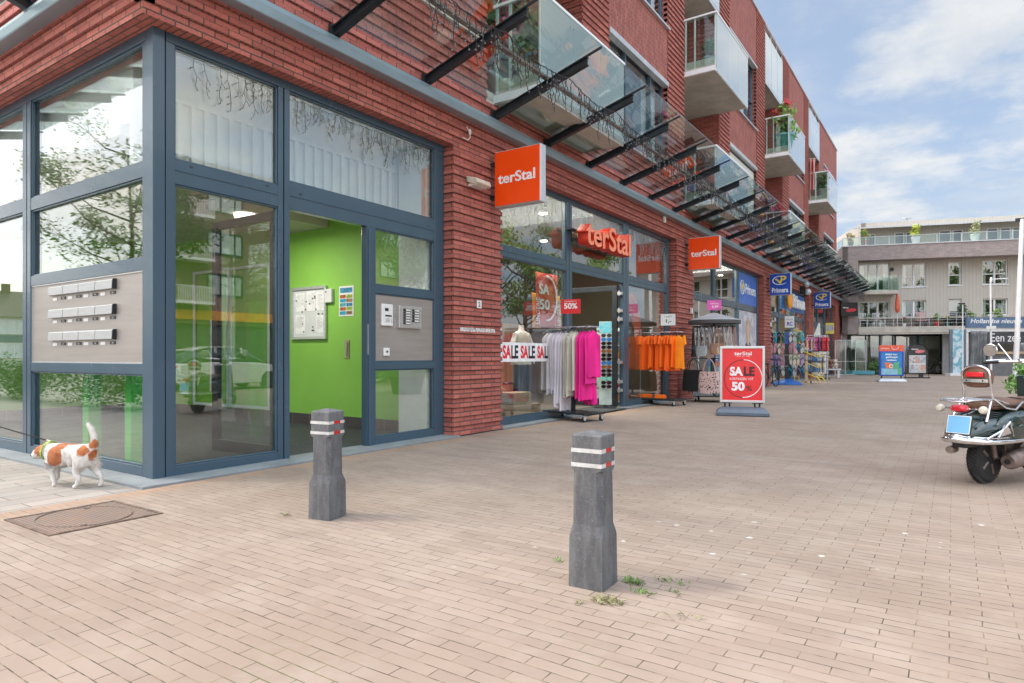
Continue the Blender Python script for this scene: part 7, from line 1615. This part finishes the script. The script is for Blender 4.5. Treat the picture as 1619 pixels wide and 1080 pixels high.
# ================================================================ SHOP WINDOW DISPLAYS
def mannequin(label, x, y, rz, z0, top_m, leg_m, grp=None):
    t = thing('mannequin', label, 'mannequin', (x,y,z0), rz); sk_ = M['plastic_white']
    def ell(z, a, c, dx=0): return [(dx+c*math.cos(2*math.pi*j/18), a*math.sin(2*math.pi*j/18), z) for j in range(18)]
    b = MB(); b.loft([ell(.84,.16,.11),ell(.95,.17,.115),ell(1.06,.13,.09),ell(1.22,.155,.11,.02),ell(1.36,.19,.10,.01),ell(1.43,.14,.08),ell(1.47,.06,.055),ell(1.55,.05,.05),ell(1.57,.045,.045)]); 
    for s in (-1,1): b.tube([(0,s*.17,1.40),(.01,s*.23,1.2),(.03,s*.25,1.06),(.08,s*.25,.90),(.11,s*.25,.80)], [.045,.042,.034,.028,.016], 10); b.tube([(0,s*.08,.88),(.01,s*.09,.5),(0,s*.09,.1)], [.085,.06,.04], 10)
    obj('body', b, sk_, t, 60, world=False)
    b = MB(); rr = []
    for z, a, c in ((.78,.24,.17),(.95,.21,.15),(1.1,.19,.125),(1.3,.21,.13),(1.40,.19,.11),(1.45,.10,.075)): rr.append([((c+.01*math.sin(6*2*math.pi*j/30+z*9))*math.cos(2*math.pi*j/30), (a+.012*math.sin(5*2*math.pi*j/30))*math.sin(2*math.pi*j/30), z) for j in range(30)])
    b.loft(rr)
    for s in (-1,1): b.loft([[(cx+.075*k*math.cos(a),s*(yy)+.07*k*math.sin(a),z+.02*math.sin(a)) for a in [2*math.pi*q/10 for q in range(10)]] for cx,yy,z,k in ((0,.16,1.38,.8),(.01,.235,1.2,.9),(.03,.27,1.02,1.1))])
    obj('shirt', b, top_m, t, 60, world=False)
    b = MB()
    for s in (-1,1): b.tube([(0,s*.085,.86),(.01,s*.095,.5),(0,s*.10,.06)], [.105,.095,.10], 14)
    b.loft([ell(.74,.17,.12),ell(.90,.175,.12)]); obj('trousers', b, leg_m, t, 60, world=False)
    return t
shw = fabric('display_white',(.56,.62,.60),.1); shp = fabric('display_stripe',(.20,.21,.23),.5); jean = fabric('denim',(.05,.11,.22),.3); teal = fabric('display_teal',(.2,.36,.4))
mannequin('mannequin in a pale mint shirt and striped trousers standing highest in the window', -7.55, 10.3, R(-10), .68, shw, shp)
mannequin('mannequin in a white T-shirt and teal trousers at the left edge of the shop window', -7.1, 9.45, R(-20), .12, shw, teal)
mannequin('mannequin in a white blouse and blue jeans behind the rack of trousers', -7.2, 11.0, R(-15), .25, shw, jean)
for (x0,x1,y0,y1,h,m,lab) in ((-7.9,-7.2,9.9,10.8,.68,'dark','dark steel framed plinth under the highest mannequin'),(-7.3,-6.8,9.2,9.7,.12,'white','low white plinth under the left mannequin'),(-7.4,-6.9,10.75,11.25,.25,'wood','pale wooden box under the mannequin in jeans'),(-7.0,-6.65,9.9,10.5,.52,'wood','pale wooden display box standing right behind the left shop pane')):
    b = MB(); b.box(x0,x1,y0,y1,.012,h) if m != 'dark' else [b.box(x0,x1,y0,y1,h-.04,h)]+[b.box(x,x+.04,y,y+.04,.012,h-.04) for x in (x0,x1-.04) for y in (y0,y1-.04)]+[b.box(x0+.04,x1-.04,y0,y0+.03,.2,.24)]
    tag(obj('plinth', b, M[m], bevel=.004), lab, 'plinth')
rs = random.Random(17)
colsets = [[(.30,.03,.04),(.12,.03,.04),(.45,.30,.25),(.06,.06,.08)],[(.05,.08,.16),(.25,.25,.28),(.12,.12,.14),(.4,.38,.35)],[(.5,.06,.03),(.6,.55,.5),(.3,.1,.05),(.7,.3,.1)],[(.10,.2,.3),(.4,.2,.3),(.5,.5,.45),(.1,.1,.1)]]
for i, (x, y, lab) in enumerate(((-8.8,9.9,'dark red and grey clothes rail deepest in the left shop window'),(-9.2,11.9,'navy and grey clothes rail inside the shop behind the door'),(-8.5,15.8,'red and cream clothes rail inside the right shop window'),(-8.4,21.0,'colourful clothes rail inside the second shop'),(-8.6,24.2,'mixed clothes rail beside the portrait poster inside the second shop'))):
    t = thing('clothes_rail', lab, 'clothes rack', (x,y,0)); b = MB()
    for yy in (-.75,.75): b.tube([(0,yy,.02),(0,yy,1.55)], .018, 6); b.tube([(-.25,yy,.03),(.25,yy,.03)], .018, 6)
    b.tube([(0,-.75,1.55),(0,.75,1.55)], .018, 6); obj('frame', b, M['dark'], t, world=False)
    b = MB(); cs = colsets[i % 4]
    for q in range(17):
        g_ = garment_mesh(rs.uniform(.8,1.1), .22, .035, 300+i*20+q, True); k = rs.randrange(4); off = Vector((0,-.68+q*.085,1.52)); b.add([(v[1]+off.x,v[0]+off.y,v[2]+off.z) for v in g_.v], g_.f, k)
    o = obj('garments', b, [fabric('rail_%d_%d'%(i,q), cs[q]) for q in range(4)], t, 60, world=False); o['kind'] = 'stuff'
t = thing('gift_shelf', 'white shelf stacked with red and cream packets inside the right pane of the clothes shop', 'shelf', (-7.0,14.75,0)); b = MB()
for z in (.05,.4,.75,1.1,1.45,1.8): b.box(-.25,.15,-.3,.35,z,z+.025)
for y in (-.3,.33): b.box(-.25,.15,y,y+.02,.0,1.9)
obj('shelves', b, M['white'], t, world=False); b = MB()
for z in (.075,.425,.775,1.125,1.475):
    for q in range(6): b.box(-.2,.12,-.26+q*.097,-.18+q*.097,z+.002,z+rs.uniform(.14,.28),rs.randrange(4))
o = obj('packets', b, [mat('pk_%d'%q, c, .5) for q, c in enumerate(((.6,.05,.03),(.6,.5,.4),(.75,.3,.05),(.2,.25,.22)))], t, world=False); o['kind'] = 'stuff'
t = thing('wooden_cupboard', 'brown wooden cupboard with a dark wreath seen through the open shop door', 'cupboard', (-10.5,14.6,0)); b = MB(); b.box(-.3,.3,-.9,.9,.01,2.1); obj('carcass', b, mat('oak',(.30,.18,.08),.5,0,.2,4,stretch=(1,1,.2)), t, world=False, bevel=.01); b = MB(); b.box(.302,.315,-.85,-.02,.1,2.0); b.box(.302,.315,.02,.85,.1,2.0); obj('door', b, mat('oak_door',(.36,.23,.11),.5,0,.2,4,stretch=(1,1,.2)), t, world=False)
